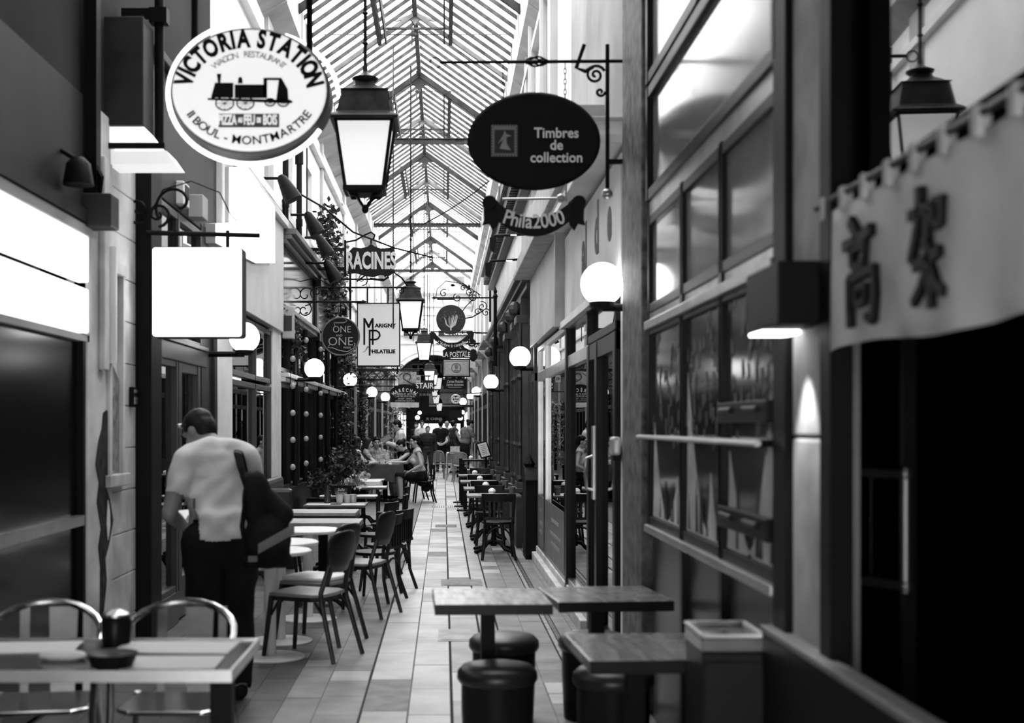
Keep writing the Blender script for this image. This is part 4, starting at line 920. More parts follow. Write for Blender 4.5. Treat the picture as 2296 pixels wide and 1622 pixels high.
# ---- letter dealer's sign on the other side
d = 30.0; k = d/F
t = thing('dealer_sign', 'black arched sign with rows of small pale capitals above a white strip', 'sign', at(908, 870, d))
def LM(px, py): return ((px-908)*k, (870-py)*k)
q = MB(); q.prism([LM(*p) for p in ((875, 902), (875, 876), (884, 868), (896, 864), (908, 862), (920, 864), (932, 868), (941, 876), (941, 902))], -.03, .03); q.build('board', BLKP, t)
arctxt('MARÉCHAL', .11, M('sign_white', .75), t, .29, .13, 168, 12, (0, LM(0, 888)[1]), -.034, bold=.002, sx=.8)
for s_, py, z in (('TIMBRES ET LETTRES', 884, .058), ('CARTES POSTALES', 889.5, .058), ('ACHAT - VENTE', 895, .045), ('ESTIMATION GRATUITE', 899.5, .042)): txt(s_, z, GOLD, t, 0, LM(0, py)[1], -.034)
q = MB(); q.box(-31*k, 31*k, -.03, .03, LM(0, 914)[1], LM(0, 903)[1]); q.build('lower_strip', M('strip_white', .6), t)
q = MB()
for px in (884, 932): q.cyl(LM(px, 0)[:1]+(0, LM(0, 868)[1]), LM(px, 0)[:1]+(0, LM(0, 827)[1]), .01)
q.build('hanger', BLK, t)
q = MB(); q.cyl((XL-PX(908, d), 0, LM(0, 866)[1]), (LM(934, 0)[0], 0, LM(0, 866)[1]), .015); q.build('arm', BLK, t)
t = thing('stamp_plaque', 'small pale engraved stamp plaque above the black arched dealer sign', 'sign', at(913, 848, d))
q = MB(); q.box(-21*k, 21*k, -.03, .03, -14*k, 14*k); q.build('board', M('stamp_pale2', .33, .6, var=.35, sc=18), t)
q = MB(); q.tube([(x, -.035, z) for x, z in ell(8*k, 8*k, 20, (0, 3*k))+[(8*k, 3*k)]], .02, 5); q.tube([(0, -.035, -5*k), (10*k, -.035, -11*k), (18*k, -.035, -12*k)], .03, 5); q.tube([(-18*k, -.035, 6*k), (-10*k, -.035, 12*k), (6*k, -.035, 13*k)], .012, 5); q.build('engraving', M('stamp_ink2', .1), t)
bk = bracket('black arm with a wrought ornament above the stamp plaque', XL, PX(945, d), d+.1, PZ(828, d), .016, ((.6, .05, .06, 1.3, 0, 1), (.72, .05, .06, 1.3, 2, -1), (.66, -.05, .05, 1.3, 2, 1)), (.66, .16, -.12))
t = thing('lattice_bracket', 'square iron lattice arm jutting over the dealer sign', 'bracket', (XL, 28.6, PZ(842, 28.6)))
q = MB()
for dz in (-.1, .1): q.box(0, PX(888, 28.6)-XL, -.015, .015, dz-.015, dz+.015)
for i in range(6): x = i*.2; q.cyl((x, 0, -.1), (x+.2, 0, .1), .008); q.cyl((x+.2, 0, -.1), (x, 0, .1), .008)
q.build('lattice', BLK, t)
# ---- signs deeper in the passage
def flat_sign(name, label, px, py, wp, hp, d, mat, s_=None, sz=.1, lm=GOLD, cat='sign', sx=1, arm=None, frame=None):
    k = d/F; t = thing(name, label, cat, at(px, py, d)); q = MB(); q.box(-wp*k/2, wp*k/2, -.03, .03, -hp*k/2, hp*k/2); q.build('board', mat, t)
    if s_: txt(s_, sz, lm, t, 0, 0, -.035, bold=.003, sx=sx)
    q = MB(); q.cyl((-.2*wp*k, 0, hp*k/2), (-.2*wp*k, 0, hp*k/2+.12), .012); q.cyl((.2*wp*k, 0, hp*k/2), (.2*wp*k, 0, hp*k/2+.12), .012); q.build('hanger', BLK, t)
    if arm is not None: q = MB(); q.cyl((arm-PX(px, d), 0, hp*k/2+.12), ((wp*.3*k) if arm < 0 else -wp*.3*k, 0, hp*k/2+.12), .018); q.build('arm', BLK, t)
    return t
flat_sign('engraver_sign', 'grey board with white capitals across the pale end wall, behind the middle lantern', 932, 745, 54, 17, 52.7, M('board_grey', .03, .6), 'STERN', .25, WHT, sx=.95)
flat_sign('engraver_sign', 'grey board with white capitals across the pale end wall, behind the tree sign', 1022, 748, 78, 13, 52.7, M('board_grey', .03, .6), 'GRAVEUR', .2, WHT, sx=1.1)
flat_sign('stair_sign', 'dark board with white slanted capitals behind the black dealer sign', 952, 866, 44, 26, 36, M('board_dark', .02, .5), 'STAIR', .22, WHT, sx=.9, arm=XL)
flat_sign('notice_sign', 'small pale notice board hung just beyond the stamp plaque', 937, 850, 12, 16, 33, M('board_pale', .4), '42', .1, DGREY, arm=XL)
flat_sign('black_hanging_sign', 'plain black square sign hanging beyond the dealer sign strip', 951, 903, 22, 30, 36.5, BLKP, None, arm=XL)
flat_sign('black_hanging_sign', 'plain black wide sign under the far end of the globe row', 1021, 929, 30, 18, 46, BLKP, None, arm=XR)
flat_sign('far_shop_sign', 'black shop board with white characters at the very end of the passage', 973, 940, 52, 11, 74.7, BLKP, '大 CHINA', .2, WHT, sx=1.1)
d = 36; k = d/F
t = thing('round_food_sign', 'round black sign with a white ring and face pattern beyond the postcard sign', 'sign', at(1022, 895, d))
q = MB(); q.prism(ell(11*k, 11*k, 28), -.03, .03); q.build('disc', BLKP, t)
q = MB(); q.tube([(x, -.035, z) for x, z in ell(10*k, 10*k, 28)+[(10*k, 0)]], .014, 5); q.tube([(x, -.035, z) for x, z in ell(7.5*k, 7.5*k, 28)+[(7.5*k, 0)]], .01, 5)
q.ball((-3*k, -.035, 2*k), .03, (1.2, .4, .8)); q.ball((3*k, -.035, 2*k), .03, (1.2, .4, .8)); q.box(-5*k, 5*k, -.04, -.03, -4*k, -2*k); q.build('ring_pattern', WHT, t)
q = MB(); q.cyl((0, 0, 11*k), (XR-PX(1022, d), 0, 14*k), .02); q.build('arm', BLK, t)
d = 33; k = d/F
t = thing('banner_sign', 'tall white banner with dark round mark beside the stamp sign', 'sign', at(1058, 775, d))
q = MB(); q.box(-8*k, 8*k, -.02, .02, -50*k, 28*k); q.build('banner', M('banner_white', .6, .7, var=.2), t)
q = MB(); q.prism(ell(10*k, 14*k, 24, (3*k, -22*k)), -.03, -.02); q.tube([(x, -.03, z) for x, z in ell(8*k, 7*k, 20, (0, 6*k))], .02, 5); q.build('round_mark', BLKP, t)
q = MB(); q.cyl((0, 0, 28*k), (XR-PX(1058, d), 0, 28*k), .02); q.build('arm', BLK, t)

# ---- cloth curtain with brushed characters over the dark entrance
t = thing('cloth_curtain', 'pale hanging cloth with brushed black characters over the dark entrance', 'curtain', (XR-.03, 3.1, 2.03))
def sag(y): return .012*math.sin(y*9+.5)+.006*math.sin(y*23)
q = MB(); rows = []
for j in range(9):
    z = .185-.40*j/8
    rows.append([(sag(y)*(.3+.7*j/8), y, z+(.01*math.sin(y*6) if j == 8 else 0)) for y in [-.9+1.57*i/56 for i in range(57)]])
q.loft(rows, cap=False, closed=False)
o = q.build('cloth', M('linen', .62, .85, var=.12, sc=4, bump=.3), t, smooth=True); o.modifiers.new('thickness', 'SOLIDIFY').thickness = .003
for i in range(9):
    y = -.8+i*.178; q = MB(); q.box(-.016, .016, y-.016, y+.016, .17, .236); q.build('loop', M('linen_loop', .45, .85), t)
q = MB(); q.cyl((0, -1.0, .222), (0, .72, .222), .011, n=10); q.build('rod', BWOOD, t)
# brush strokes: (points in photo pixels) on the cloth plane
def stroke(q, pts, w0, w1=None):
    w1 = w1 or w0; P = []
    for (px, py) in pts:
        dd = DR(px, XR-.03); P.append((dd-3.1, PZ(py, dd)-2.03))
    n = len(P); Lf, Rt = [], []
    for i, (y, z) in enumerate(P):
        a = P[max(i-1, 0)]; b = P[min(i+1, n-1)]; dy, dz = b[0]-a[0], b[1]-a[1]; l = math.hypot(dy, dz) or 1; w = (w0+(w1-w0)*i/max(n-1, 1))/2
        Lf.append((y-dz/l*w, z+dy/l*w)); Rt.append((y+dz/l*w, z-dy/l*w))
    pl = Lf+Rt[::-1]
    q.prismx(pl, -.026, -.006)
q = MB()
for pts, w in ([((1922, 495), (1934, 520), (1940, 535)), .03], [((1908, 555), (1940, 540), (1970, 512)), .03], [((1925, 560), (1928, 600)), .022], [((1925, 562), (1955, 548), (1952, 590), (1930, 602)), .02],
               [((1920, 625), (1920, 680), (1922, 735)), .026], [((1920, 628), (1950, 612), (1976, 600), (1978, 660), (1972, 720)), .026], [((1972, 720), (1958, 708)), .02], [((1935, 645), (1936, 680)), .018], [((1935, 648), (1958, 640), (1955, 675), (1936, 685)), .018]): stroke(q, pts, w)
q.build('brushed_character', BLKP, t)
q = MB()
for pts, w in ([((2058, 486), (2085, 474), (2112, 462)), .026], [((2080, 418), (2080, 480), (2070, 540), (2060, 590)), .026], [((2100, 470), (2098, 530), (2090, 550)), .024], [((2112, 450), (2112, 500)), .02], [((2112, 452), (2132, 442), (2130, 500), (2116, 506)), .02],
               [((2068, 600), (2100, 580), (2128, 560)), .026], [((2100, 545), (2104, 620), (2108, 690)), .026], [((2098, 600), (2082, 650), (2066, 682)), .022], [((2106, 600), (2120, 640), (2138, 655)), .024]): stroke(q, pts, w)
q.build('brushed_character', BLKP, t)
# ================================================================ LAMPS
ICAP = M('lantern_iron', .02, .4, var=.5, sc=10)
def lantern():
    t = thing('street_lantern', '', 'lantern', (0, 0, 0), 0, 'square glass lanterns along the middle of the passage')
    q = MB(); q.sq([(.255, 0), (.262, .018), (.245, .035), (.205, .06), (.17, .235), (.185, .24), (.15, .25), (.075, .3), (.07, .325)]); q.build('roof', ICAP, t, .004)
    q = MB(); q.lathe([(.07, .325), (.1, .345), (.105, .36), (.05, .385), (.022, .41), (.016, .46)], n=16); q.build('cap', ICAP, t, smooth=True)
    q = MB(); q.cyl((0, 0, .44), (0, 0, 3.6), .014, n=8); 
    for z in (.6, .95, 1.3): q.ball((0, 0, z), .024, u=8, v=6)
    q.build('rod', BLK, t)
    a, b_, h = .205, .138, -.5
    for s, ax in ((-1, 'y'), (1, 'y'), (-1, 'x'), (1, 'x')):
        q = MB()
        P = [(-a, s*a*.99, -.005), (a, s*a*.99, -.005), (b_, s*b_*.99, h+.01), (-b_, s*b_*.99, h+.01)]
        if ax == 'x': P = [(y, x, z) for x, y, z in P]
        q.poly(P); q.build('glass_pane', LANT, t)
    q = MB()
    for sx in (-1, 1):
        for sy in (-1, 1): q.cyl((sx*(a+.008), sy*(a+.008), 0), (sx*(b_+.006), sy*(b_+.006), h), .014, n=6)
    q.sq([(.222, -.012), (.222, .0)]); q.sq([(b_+.022, h-.022), (b_+.022, h+.012)]); q.sq([(b_-.02, h-.04), (b_, h-.02)]); q.build('frame', BLK, t)
    q = MB()
    for i in range(4):
        an = PI/2*i+PI/4; cx, cy = math.cos(an), math.sin(an)
        q.tube([(cx*r_, cy*r_, z) for r_, z in ((b_*1.3, h-.01), (b_*1.1, h-.045), (.09, h-.05), (.055, h-.09), (.02, h-.125), (0, h-.14))], .011, 6)
    q.ball((0, 0, h-.145), .028, (1, 1, 1.3), 10, 6); q.build('scrolled_foot', BLK, t)
    return t
lt = lantern(); first = True
for px, py, d, lab in ((819, 281, 9.8, 'biggest square lantern with blurred edges between the two oval signs'), (921, 677, 23.0, 'sharp square lantern at the corner of the white monogram sign'), (951, 770, 37.0, 'square lantern hung before the pale end wall, over the dealer sign'),
                       (963, 832, 46.0, 'small square lantern just above the slanted white stair lettering'), (972, 841, 50.5, 'small square lantern half hidden behind the one over the stair lettering'), (981, 848, 56, 'small square lantern nearest the frame edge of the stamp sign'), (975, 870, 61, 'tiny square lantern below the two overlapping ones'), (978, 886, 66, 'tiny square lantern second from the bottom of the row'), (985, 905, 71, 'tiniest square lantern with a dark hood, lowest of the row')):
    loc = (PX(px, d), d, PZ(py, d))
    if first: lt.location = loc; lt['label'] = lab; first = False; o = lt
    else: o = dup(lt, loc, 0, lab)
    sc_ = {46.0: .92, 50.5: .8, 56: 1.0, 61: .8, 66: .9, 71: .85}.get(d)
    if sc_: o.scale = (sc_,)*3
    # rod reaches up to its own ceiling
    top = {9.8: 6.3, 56: 5.4, 61: 5.4, 66: 5.4, 71: 5.4}.get(d, 8.1)
    for ch in o.children:
        if ch.name.startswith('rod'): ch.scale.z = (top-loc[2])/3.6/(sc_ or 1)
def globe(side):
    s = side
    t = thing('globe_lamp', '', 'globe lamp', (0, 0, 0), 0)
    q = MB(); n = []
    for j in range(13):
        th = PI*(.12+.88*j/12); n.append((.14*math.sin(th), -.14*math.cos(th)))
    n[0] = (.05, n[0][1]); q.lathe([(.001, n[0][1])]+n, n=28); q.build('globe', GLOBE, t, smooth=True)
    q = MB(); q.lathe([(.001, -.165), (.06, -.165), (.085, -.15), (.085, -.118), (.05, -.118)], n=18); q.build('cup', BLK, t)
    q = MB(); q.tube([(0, 0, -.155), (s*.6, 0, -.155)], .026, 8); q.build('arm', BLK, t)
    q = MB(); q.lathe([(.001, 0), (.06, 0), (.06, .02), (.001, .02)], n=14); o = q.build('wall_plate', BLK, t)
    o.rotation_euler = (0, -s*PI/2, 0)
    return t
GL = globe(-1); GRt = globe(1); used = {}
def put_globe(px, py, r, side, lab):
    d = .14*F/r; sc = 1
    if d > 50: d0 = d; d = min(66, 51.5 if d < 54 else d); sc = d/d0
    x = PX(px, d); src = GL if side < 0 else GRt
    w_ = XL if side < 0 else XR
    if side < 0 and x < XL+.1: x = XL+.3
    if side > 0 and x > XR-.16: x = XR-.16; d2 = x*F/(px-VX); sc *= d2/d; d = d2
    loc = (x, d, PZ(py, d))
    if side not in used: used[side] = 1; src.location = loc; src['label'] = lab; o = src
    else: o = dup(src, loc, 0, lab)
    if sc != 1: o.scale = (sc,)*3
    reach = (abs(w_-x)-(.06 if d > 53 else 0))/sc
    for ch in o.children:
        if ch.name.startswith('arm'): ch.scale.x = reach/.6
        if ch.name.startswith('wall_plate'): ch.location = (side*reach, 0, -.155)
    o['group'] = 'white globe lamps on the shop fronts'
    return o
for px, py, r, s, lab in ((548, 757, 34, -1, 'white globe lamp peeping out under the corner of the blank square sign'), (705, 827, 22.5, -1, 'white globe lamp by the black column of the bar front'), (785, 852, 15.5, -1, 'white globe lamp below the round black shop sign, before the leafy columns'),
                          (834, 880, 12, -1, 'white globe lamp just below the monogram sign'), (864, 891, 10, -1, 'white globe lamp beside the dealer sign edge'), (936, 937, 5, -1, 'tiny globe lamp deep in the passage above the waiter'), (941, 926, 4.2, -1, 'tiniest globe lamp on the café side, over the far doorway'),
                          (1350, 637, 48, 1, 'largest white globe lamp on the pale jamb beside the rusty pillar'), (1166, 801, 25, 1, 'white globe lamp on the carved timber front'), (1101, 857, 17.5, 1, 'white globe lamp before the pale lit box in the carved front row'), (1068, 878, 10.5, 1, 'white globe lamp third past the big corner globe, free of its neighbours'),
                          (1054, 889, 7.5, 1, 'small globe lamp overlapped by the ringed food sign row'), (1038, 901, 8.5, 1, 'small globe lamp beside the round ringed food sign'), (1037, 925, 4.6, 1, 'tiny globe lamp above the people beyond the rattan chairs'), (1032, 938, 5.2, 1, 'tiny globe lamp lowest of the stamp-shop side row')):
    put_globe(px, py, r, s, lab)
# flood lamps on arms over the bar cornice
def spot_lamp(px, py, d, ln, lab, tilt=.9):
    t = thing('arm_floodlight', lab, 'lamp', (PX(px, d), d, PZ(py, d)), 0, None)
    q = MB(); q.cyl((0, 0, 0), (-ln, 0, .0), .018, n=8); q.build('arm', BLK, t)
    q = MB(); q.lathe([(.03, .04), (.06, .0), (.1, -.2), (.11, -.3), (.001, -.3)], n=12); o = q.build('hood', BLK, t, smooth=True); o.rotation_euler = (0, -.5, 0)
    q = MB(); q.ball((0, 0, 0), .045, u=10, v=6); q.build('joint', BLK, t)
spot_lamp(632, 400, 15.4, .5, 'black hooded lamp on the highest arm over the bar cornice')
spot_lamp(690, 482, 17.8, .55, 'black hooded lamp with a curved pale edge, middle of the arm lamps')
spot_lamp(715, 533, 19.6, .55, 'black hooded lamp on the arm nearest the wavy board sign')
spot_lamp(733, 590, 19.0, .45, 'black hooded lamp low on the bar cornice by the leafy garland')
# bar of two spot rods on the right
for i, (px, py, d) in enumerate(((1150, 526, 15.0), (1140, 583, 17.5))):
    t = thing('rod_floodlight', ('black rod light under the ribbon sign', 'black rod light lower down, above the slate fascia')[i], 'lamp', at(px, py, d))
    k = d/F
    q = MB(); q.cyl((-42*k, 0, -3*k), (XR-PX(px, d), 0, 2*k), .016, n=8); q.build('rod', BLK, t)
    q = MB(); q.prism([(-52*k, -8*k), (-36*k, -4*k), (-42*k, -40*k), (-52*k, -34*k)], -.04, .04); q.build('hood', BLK, t)
    q = MB(); q.box(-5*k, 8*k, -.02, .02, -3*k, -1*k); q.build('lamp_strip', E('strip_lamp', 4), t)
# tall post with finial on the right
t = thing('banner_pole', 'short black pole with spear finial on wall arms past the slate fascia', 'pole', (XR-.28, 21.5, 3.35))
q = MB(); q.cyl((0, 0, -.75), (0, 0, .4), .03, n=10); q.build('pole', BLK, t)
q = MB(); q.lathe([(.03, .4), (.045, .44), (.02, .48), (.035, .52), (.001, .6)], n=10); q.build('finial', BLK, t)
q = MB(); q.box(0, .28, -.02, .02, .1, .15); q.build('wall_arm', BLK, t)
q = MB(); q.box(0, .28, -.02, .02, -.45, -.4); q.build('wall_arm', BLK, t)
# white wall lantern boxes on the stamp-shop side
for i, (y, z) in enumerate(((24.3, 2.95), (27.9, 2.9))):
    t = thing('lit_wall_box', ('pale lit wall case on the front past the slate fascia', 'pale lit wall case next to the far pier capitals')[i], 'lit case', (XR-.06, y, z))
    q = MB(); q.box(-.06, .06, -.5, .5, -.35, .35); q.build('lit_face', E('lit_case', .8), t)
    q = MB(); q.box(-.1, .08, -.56, .56, .35, .43); q.box(-.1, .08, -.56, .56, -.43, -.35); q.build('frame', CREAM, t)
# downlight on the grey pillar
t = thing('wall_downlight', 'black box downlight throwing a bright cone onto the grey pillar', 'lamp', (XR-.08, 3.97, 1.99))
q = MB(); q.box(-.08, .06, -.2, .2, -.09, .1); q.build('housing', BLK, t, .006)
q = MB(); q.box(-.07, .05, .03, .2, -.1, -.09); q.build('lens', E('lens', 6), t)
ld = bpy.data.lights.new('wall_downlight_lamp', 'SPOT'); ld.energy = 22; ld.spot_size = R(52); ld.spot_blend = .4; ld.shadow_soft_size = .02
lo = bpy.data.objects.new('wall_downlight_lamp', ld); C.objects.link(lo); lo.location = (-.055, -.02, -.11); lo.rotation_euler = (0, -R(13), 0); lo.parent = t
# festoon bulbs along the bar front
t = thing('festoon_lights', 'hanging strings of clear bulbs on the black bar columns', 'string lights', (XL+.16, 17, 0))
for y0 in (16.95, 18.6, 20.8):
    q = MB(); q.cyl((0, y0-17, .9), (0, y0-17, 2.9), .006, n=5); q.build('cord', BLK, t)
    for i in range(6):
        q = MB(); q.ball((.03, y0-17, 1.05+i*.36), .038, (1, 1, 1.1), 10, 6); q.build('bulb', E('bulb', .04, .25), t, smooth=True)
# small electric box by the pilaster edge
t = thing('electrical_box', 'small grey box fixed to the fascia edge beside the bar glass', 'electrical box', (XL+.12, 16.85, 2.95))
q = MB(); q.box(-.05, .1, -.08, .08, -.2, .22); q.build('case', GREYP, t, .01)
q = MB(); q.box(-.03, .08, -.085, -.08, -.1, .1); q.build('cover_plate', DGREY, t)
# wires strung across
t = thing('overhead_wire', 'black cable sagging from the bar wall across the wavy board sign', 'cable', (XL+.02, 17.2, 4.75))
q = MB(); q.tube([(0, 0, .12), (.45, 1.2, .0), (.8, 2.2, -.2), (1.4, 3.0, -.33), (2.0, 4.0, -.35)], .014, 6); q.build('wire', BLK, t)
t = thing('overhead_wire', 'black cable running up the white wall to the big lantern side', 'cable', (XL+.03, 20.2, 4.2))
q = MB(); q.tube([(0, .02*math.sin(i*2), i*.16) for i in range(19)], .012, 5); q.build('wire', BLK, t)
t = thing('overhead_wire', 'black cable rising across the glazed roof to the ribbon sign', 'cable', (RXC, 26, 5.7))
q = MB(); q.tube([(i*.14, i*.05, -.06*math.sin(PI*i/10)+i*.1) for i in range(11)], .014, 5); q.build('wire', BLK, t)
for i, y in enumerate((16.9, 18.5)):
    t = thing('drain_pipe', ('black downpipe on the white wall behind the highest arm lamp', 'black downpipe on the white wall behind the curved arm lamp')[i], 'pipe', (XL+.1, y, 4.3))
    q = MB(); q.cyl((0, 0, 0), (0, 0, 2.2), .04, n=10); q.build('tube', BLK, t)
    for z0, z1, r_ in ((1.1, 1.3, .06), (.2, .3, .05)): q = MB(); q.cyl((0, 0, z0), (0, 0, z1), r_, n=10); q.build('collar', BLK, t)
for i, y in enumerate((14.3, 16.2)):
    t = thing('drain_pipe', ('grey downpipe on the white wall above the grey cornice', 'second grey downpipe, further along the wall above the grey cornice')[i], 'pipe', (XR-.03, y, 4.1))
    q = MB(); q.cyl((0, 0, 0), (0, 0, 2.6), .05, n=10); q.build('tube', GREYP, t)
    q = MB(); q.cyl((0, 0, 1.1), (0, 0, 1.2), .065, n=10); q.build('collar', GREYP, t)
# ================================================================ FURNITURE
PLY = M('black_plywood', .014, .35, var=.25, spec=.25)
TOPW = M('worn_plank', .3, .55, var=.45, sc=6, stretch=(1, 6, 1), bump=.1)
TOPD = M('dark_table_top', .05, .3, var=.4, sc=5, spec=.6)
# --- plywood café chair, seat towards -x, back at +x
def ply_chair(cushion):
    t = thing('plywood_chair', '', 'chair', (0, 0, 0), 0, 'black plywood café chairs')
    q = MB(); pts = [(-.21, -.2), (.12, -.21), (.19, -.16), (.2, 0), (.19, .16), (.12, .21), (-.21, .2), (-.235, 0)]
    q.prismz(pts, .43, .455); q.build('seat', M('ply_seat', .22, .35, var=.2, spec=.5), t, .008)
    q = MB(); q.prismz([(x*.9, y*.9) for x, y in pts], .40, .43); q.build('seat_frame', PLY, t)
    # rounded back panel, leaning
    n = 12; rings = []
    prof = [(.60, .13), (.66, .17), (.74, .2), (.81, .2), (.86, .165), (.88, .1)]
    for z, w_ in prof:
        x = .2+(z-.45)*.16
        rings.append([(x-.03*(1-(i/n*2-1)**2)*-1+.0, w_*(i/n*2-1), z) for i in range(n+1)])
    q = MB(); q.loft(rings, cap=False, closed=False); o = q.build('backrest', PLY, t, smooth=True); o.modifiers.new('thickness', 'SOLIDIFY').thickness = .014
    for s in (-1, 1):
        q = MB(); q.tube([(-.2, s*.18, .43), (-.245, s*.215, 0)], lambda f: .02-.005*f, 8); q.build('leg', PLY, t)
        q = MB(); q.tube([(.23, s*.14, .66), (.18, s*.175, .46), (.19, s*.185, .4), (.3, s*.215, 0)], lambda f: .018 if f < .8 else .016, 8); q.build('leg', PLY, t)
    for s in (-1, 1):
        for pp in ([(-.2, s*.185, .3), (-.14, s*.185, .4)], [(.215, s*.19, .3), (.14, s*.185, .4)]): q = MB(); q.tube(pp, .01, 6); q.build('brace', PLY, t)
    if cushion:
        q = MB(); q.prismz([(x*.95, y*.95) for x, y in pts], .456, .49); q.build('cushion', M('cushion_white', .6, .8), t, .015)
    return t
pc = ply_chair(False); pcc = ply_chair(True)
u_ = {}
def place(src, x, y, rz, lab, z=0):
    if src not in u_: u_[src] = 1; src.location = (x, y, z); src.rotation_euler = (0, 0, rz); src['label'] = lab; return src
    return dup(src, (x, y, z), rz, lab)
place(pc, -.93, 8.85, -.4, 'black plywood chair by the man with the rucksack, largest of the café row')
place(pcc, -.94, 9.5, -.42, 'black plywood chair with a white cushion, tucked behind the largest one')
place(pc, -.72, 10.8, -.35, 'black plywood chair drawn up to the farthest round white table')
place(pcc, -1.62, 10.4, PI+.1, 'black plywood chair with white cushion on the wall side of the round tables')
# --- bentwood chair: back at -y when rz = 0 (seat faces +y)
def bent_chair():
    t = thing('bentwood_chair', '', 'chair', (0, 0, 0), 0, 'dark bentwood bistro chairs')
    q = MB(); q.prismz([(.2*math.cos(a)*(1.0), .2*math.sin(a)) for a in [2*PI*i/24 for i in range(24)]], .42, .45); q.build('seat', BWOOD, t, .008)
    for s in (-1, 1):
        q = MB(); q.tube([(s*.19, -.2, .79), (s*.175, -.19, .6), (s*.165, -.17, .42), (s*.165, -.18, .2), (s*.2, -.24, 0)], .017, 8); q.build('leg', BWOOD, t)
        q = MB(); q.tube([(s*.15, .15, .43), (s*.185, .2, 0)], lambda f: .019-.004*f, 8); q.build('leg', BWOOD, t)
    q = MB(); q.loft([[(-.2+.4*i/10, -.2-.035*math.sin(PI*i/10)+dy, z) for i in range(11)]+[(-.2+.4*i/10, -.18-.035*math.sin(PI*i/10)+dy, z) for i in range(10, -1, -1)] for z, dy in ((.69, .01), (.79, -.01))]); q.build('top_rail', BWOOD, t, .004)
    q = MB()
    for x in (-.11, -.055, 0, .055, .11): q.box(x-.014, x+.014, -.225, -.212, .5, .7)
    q.box(-.17, .17, -.215, -.195, .48, .51); q.build('back_slat', BWOOD, t)
    q = MB(); q.tube([(-.165, -.19, .22)]+[(-.15*math.cos(PI*i/10), -.19, .22+.17*math.sin(PI*i/10)) for i in range(11)]+[(.165, -.19, .22)], .011, 6); q.build('arched_brace', BWOOD, t)
    return t
bc = bent_chair()
for x, y, rz, lab in ((.655, 15.35, 0, 'dark bentwood chair seen from behind before the nearest bistro table'), (.62, 17.05, PI, 'dark bentwood chair between the first and second bistro table'), (.60, 18.9, 0, 'dark bentwood chair between the second and third bistro table'), (.60, 21.2, 0, 'dark bentwood chair between the third and fourth bistro table'), (.7, 24.1, PI, 'dark bentwood chair past the fourth bistro table'),
                      (-.64, 11.7, PI/2-.4, 'dark bentwood chair at the first plank table with its curved top rail'), (-.56, 12.4, PI/2-.35, 'dark bentwood chair at the second plank table, nearest the aisle'), (-.74, 13.6, PI/2-.3, 'dark bentwood chair by the table with bottles'), (-.66, 15.0, PI/2, 'dark bentwood chair by the table with flower box'), (-.7, 17.0, PI/2, 'dark bentwood chair beside the white napkin table'), (-1.72, 13.4, -PI/2, 'dark bentwood chair against the bar front ledge')):
    place(bc, x, y, rz, lab)
# --- round white pedestal tables
def round_table():
    t = thing('round_table', '', 'table', (0, 0, 0), 0, 'round white pedestal tables')
    q = MB(); q.lathe([(.001, .715), (.27, .715), (.285, .725), (.285, .738), (.275, .745), (.001, .745)], n=36); q.build('tabletop', WHT, t)
    q = MB(); q.cyl((0, 0, .012), (0, 0, .715), .042, n=16); q.build('column', WHT, t, smooth=True)
    q = MB(); q.lathe([(.001, 0), (.24, 0), (.24, .008), (.05, .02), (.001, .02)], n=30); q.build('base', WHT, t)
    return t
rt_ = round_table()
place(rt_, -1.2, 8.8, 0, 'round white pedestal table closest to the rucksack'); place(rt_, -1.215, 9.45, 0, 'round white pedestal table, middle of three'); place(rt_, -1.125, 10.55, 0, 'round white pedestal table beside the plank tables')
# --- plank tables
def plank_table():
    t = thing('plank_table', '', 'table', (0, 0, 0), 0, 'plank café tables')
    for i in range(4): q = MB(); q.box(-.34, .34, -.28+i*.14+.002, -.28+(i+1)*.14-.002, .715, .75); q.build('tabletop', TOPW, t, .004)
    q = MB(); q.box(-.345, .345, -.285, .285, .68, .714); q.build('apron', BWOOD, t)
    q = MB(); q.box(-.04, .04, -.04, .04, .03, .68); q.build('column', BLK, t)
    q = MB()
    for a in range(4): q.tube([(0, 0, .08), (.2*math.cos(PI/4+a*PI/2), .2*math.sin(PI/4+a*PI/2), .05), (.28*math.cos(PI/4+a*PI/2), .28*math.sin(PI/4+a*PI/2), .012)], .022, 6)
    q.build('foot', BLK, t); return t
pt = plank_table()
place(pt, -1.08, 11.4, 0, 'weathered plank table next to the round white tables'); place(pt, -1.2, 12.7, 0, 'weathered plank table second from the round white tables')
def dark_table():
    t = thing('bistro_table', '', 'table', (0, 0, 0), 0, 'dark square bistro tables')
    q = MB(); q.box(-.34, .34, -.3, .3, .7, .73); q.build('tabletop', TOPD, t, .006)
    q = MB(); q.lathe([(.035, .08), (.05, .12), (.03, .2), (.03, .55), (.05, .66), (.16, .7)], n=12); q.build('column', BLK, t)
    q = MB()
    for a in range(4):
        c, s = math.cos(PI/4+a*PI/2), math.sin(PI/4+a*PI/2); q.tube([(0, 0, .14), (.12*c, .12*s, .12), (.2*c, .2*s, .05), (.3*c, .3*s, .03)], .026, 6); q.ball((.31*c, .31*s, .028), .03, (1.2, 1.2, .9), 8, 5)
    q.build('claw_foot', BLK, t); return t
dt = dark_table()
for x, y, lab in ((.63, 16.1, 'dark bistro table nearest the glass shop front, behind the first bentwood chair'), (.62, 17.9, 'dark bistro table second along the carved timber front'), (.60, 20.1, 'dark bistro table third along the carved timber front'), (.60, 22.6, 'dark bistro table fourth along the carved timber front'),
                  (-1.2, 14.2, 'dark bistro table with glasses and a bottle on it'), (-1.18, 15.9, 'dark bistro table carrying the black flower box'), (-1.15, 18.2, 'dark bistro table with cutlery and white napkins'), (-1.3, 20.6, 'dark bistro table behind the leafy pots')):
    place(dt, x, y, 0, lab)
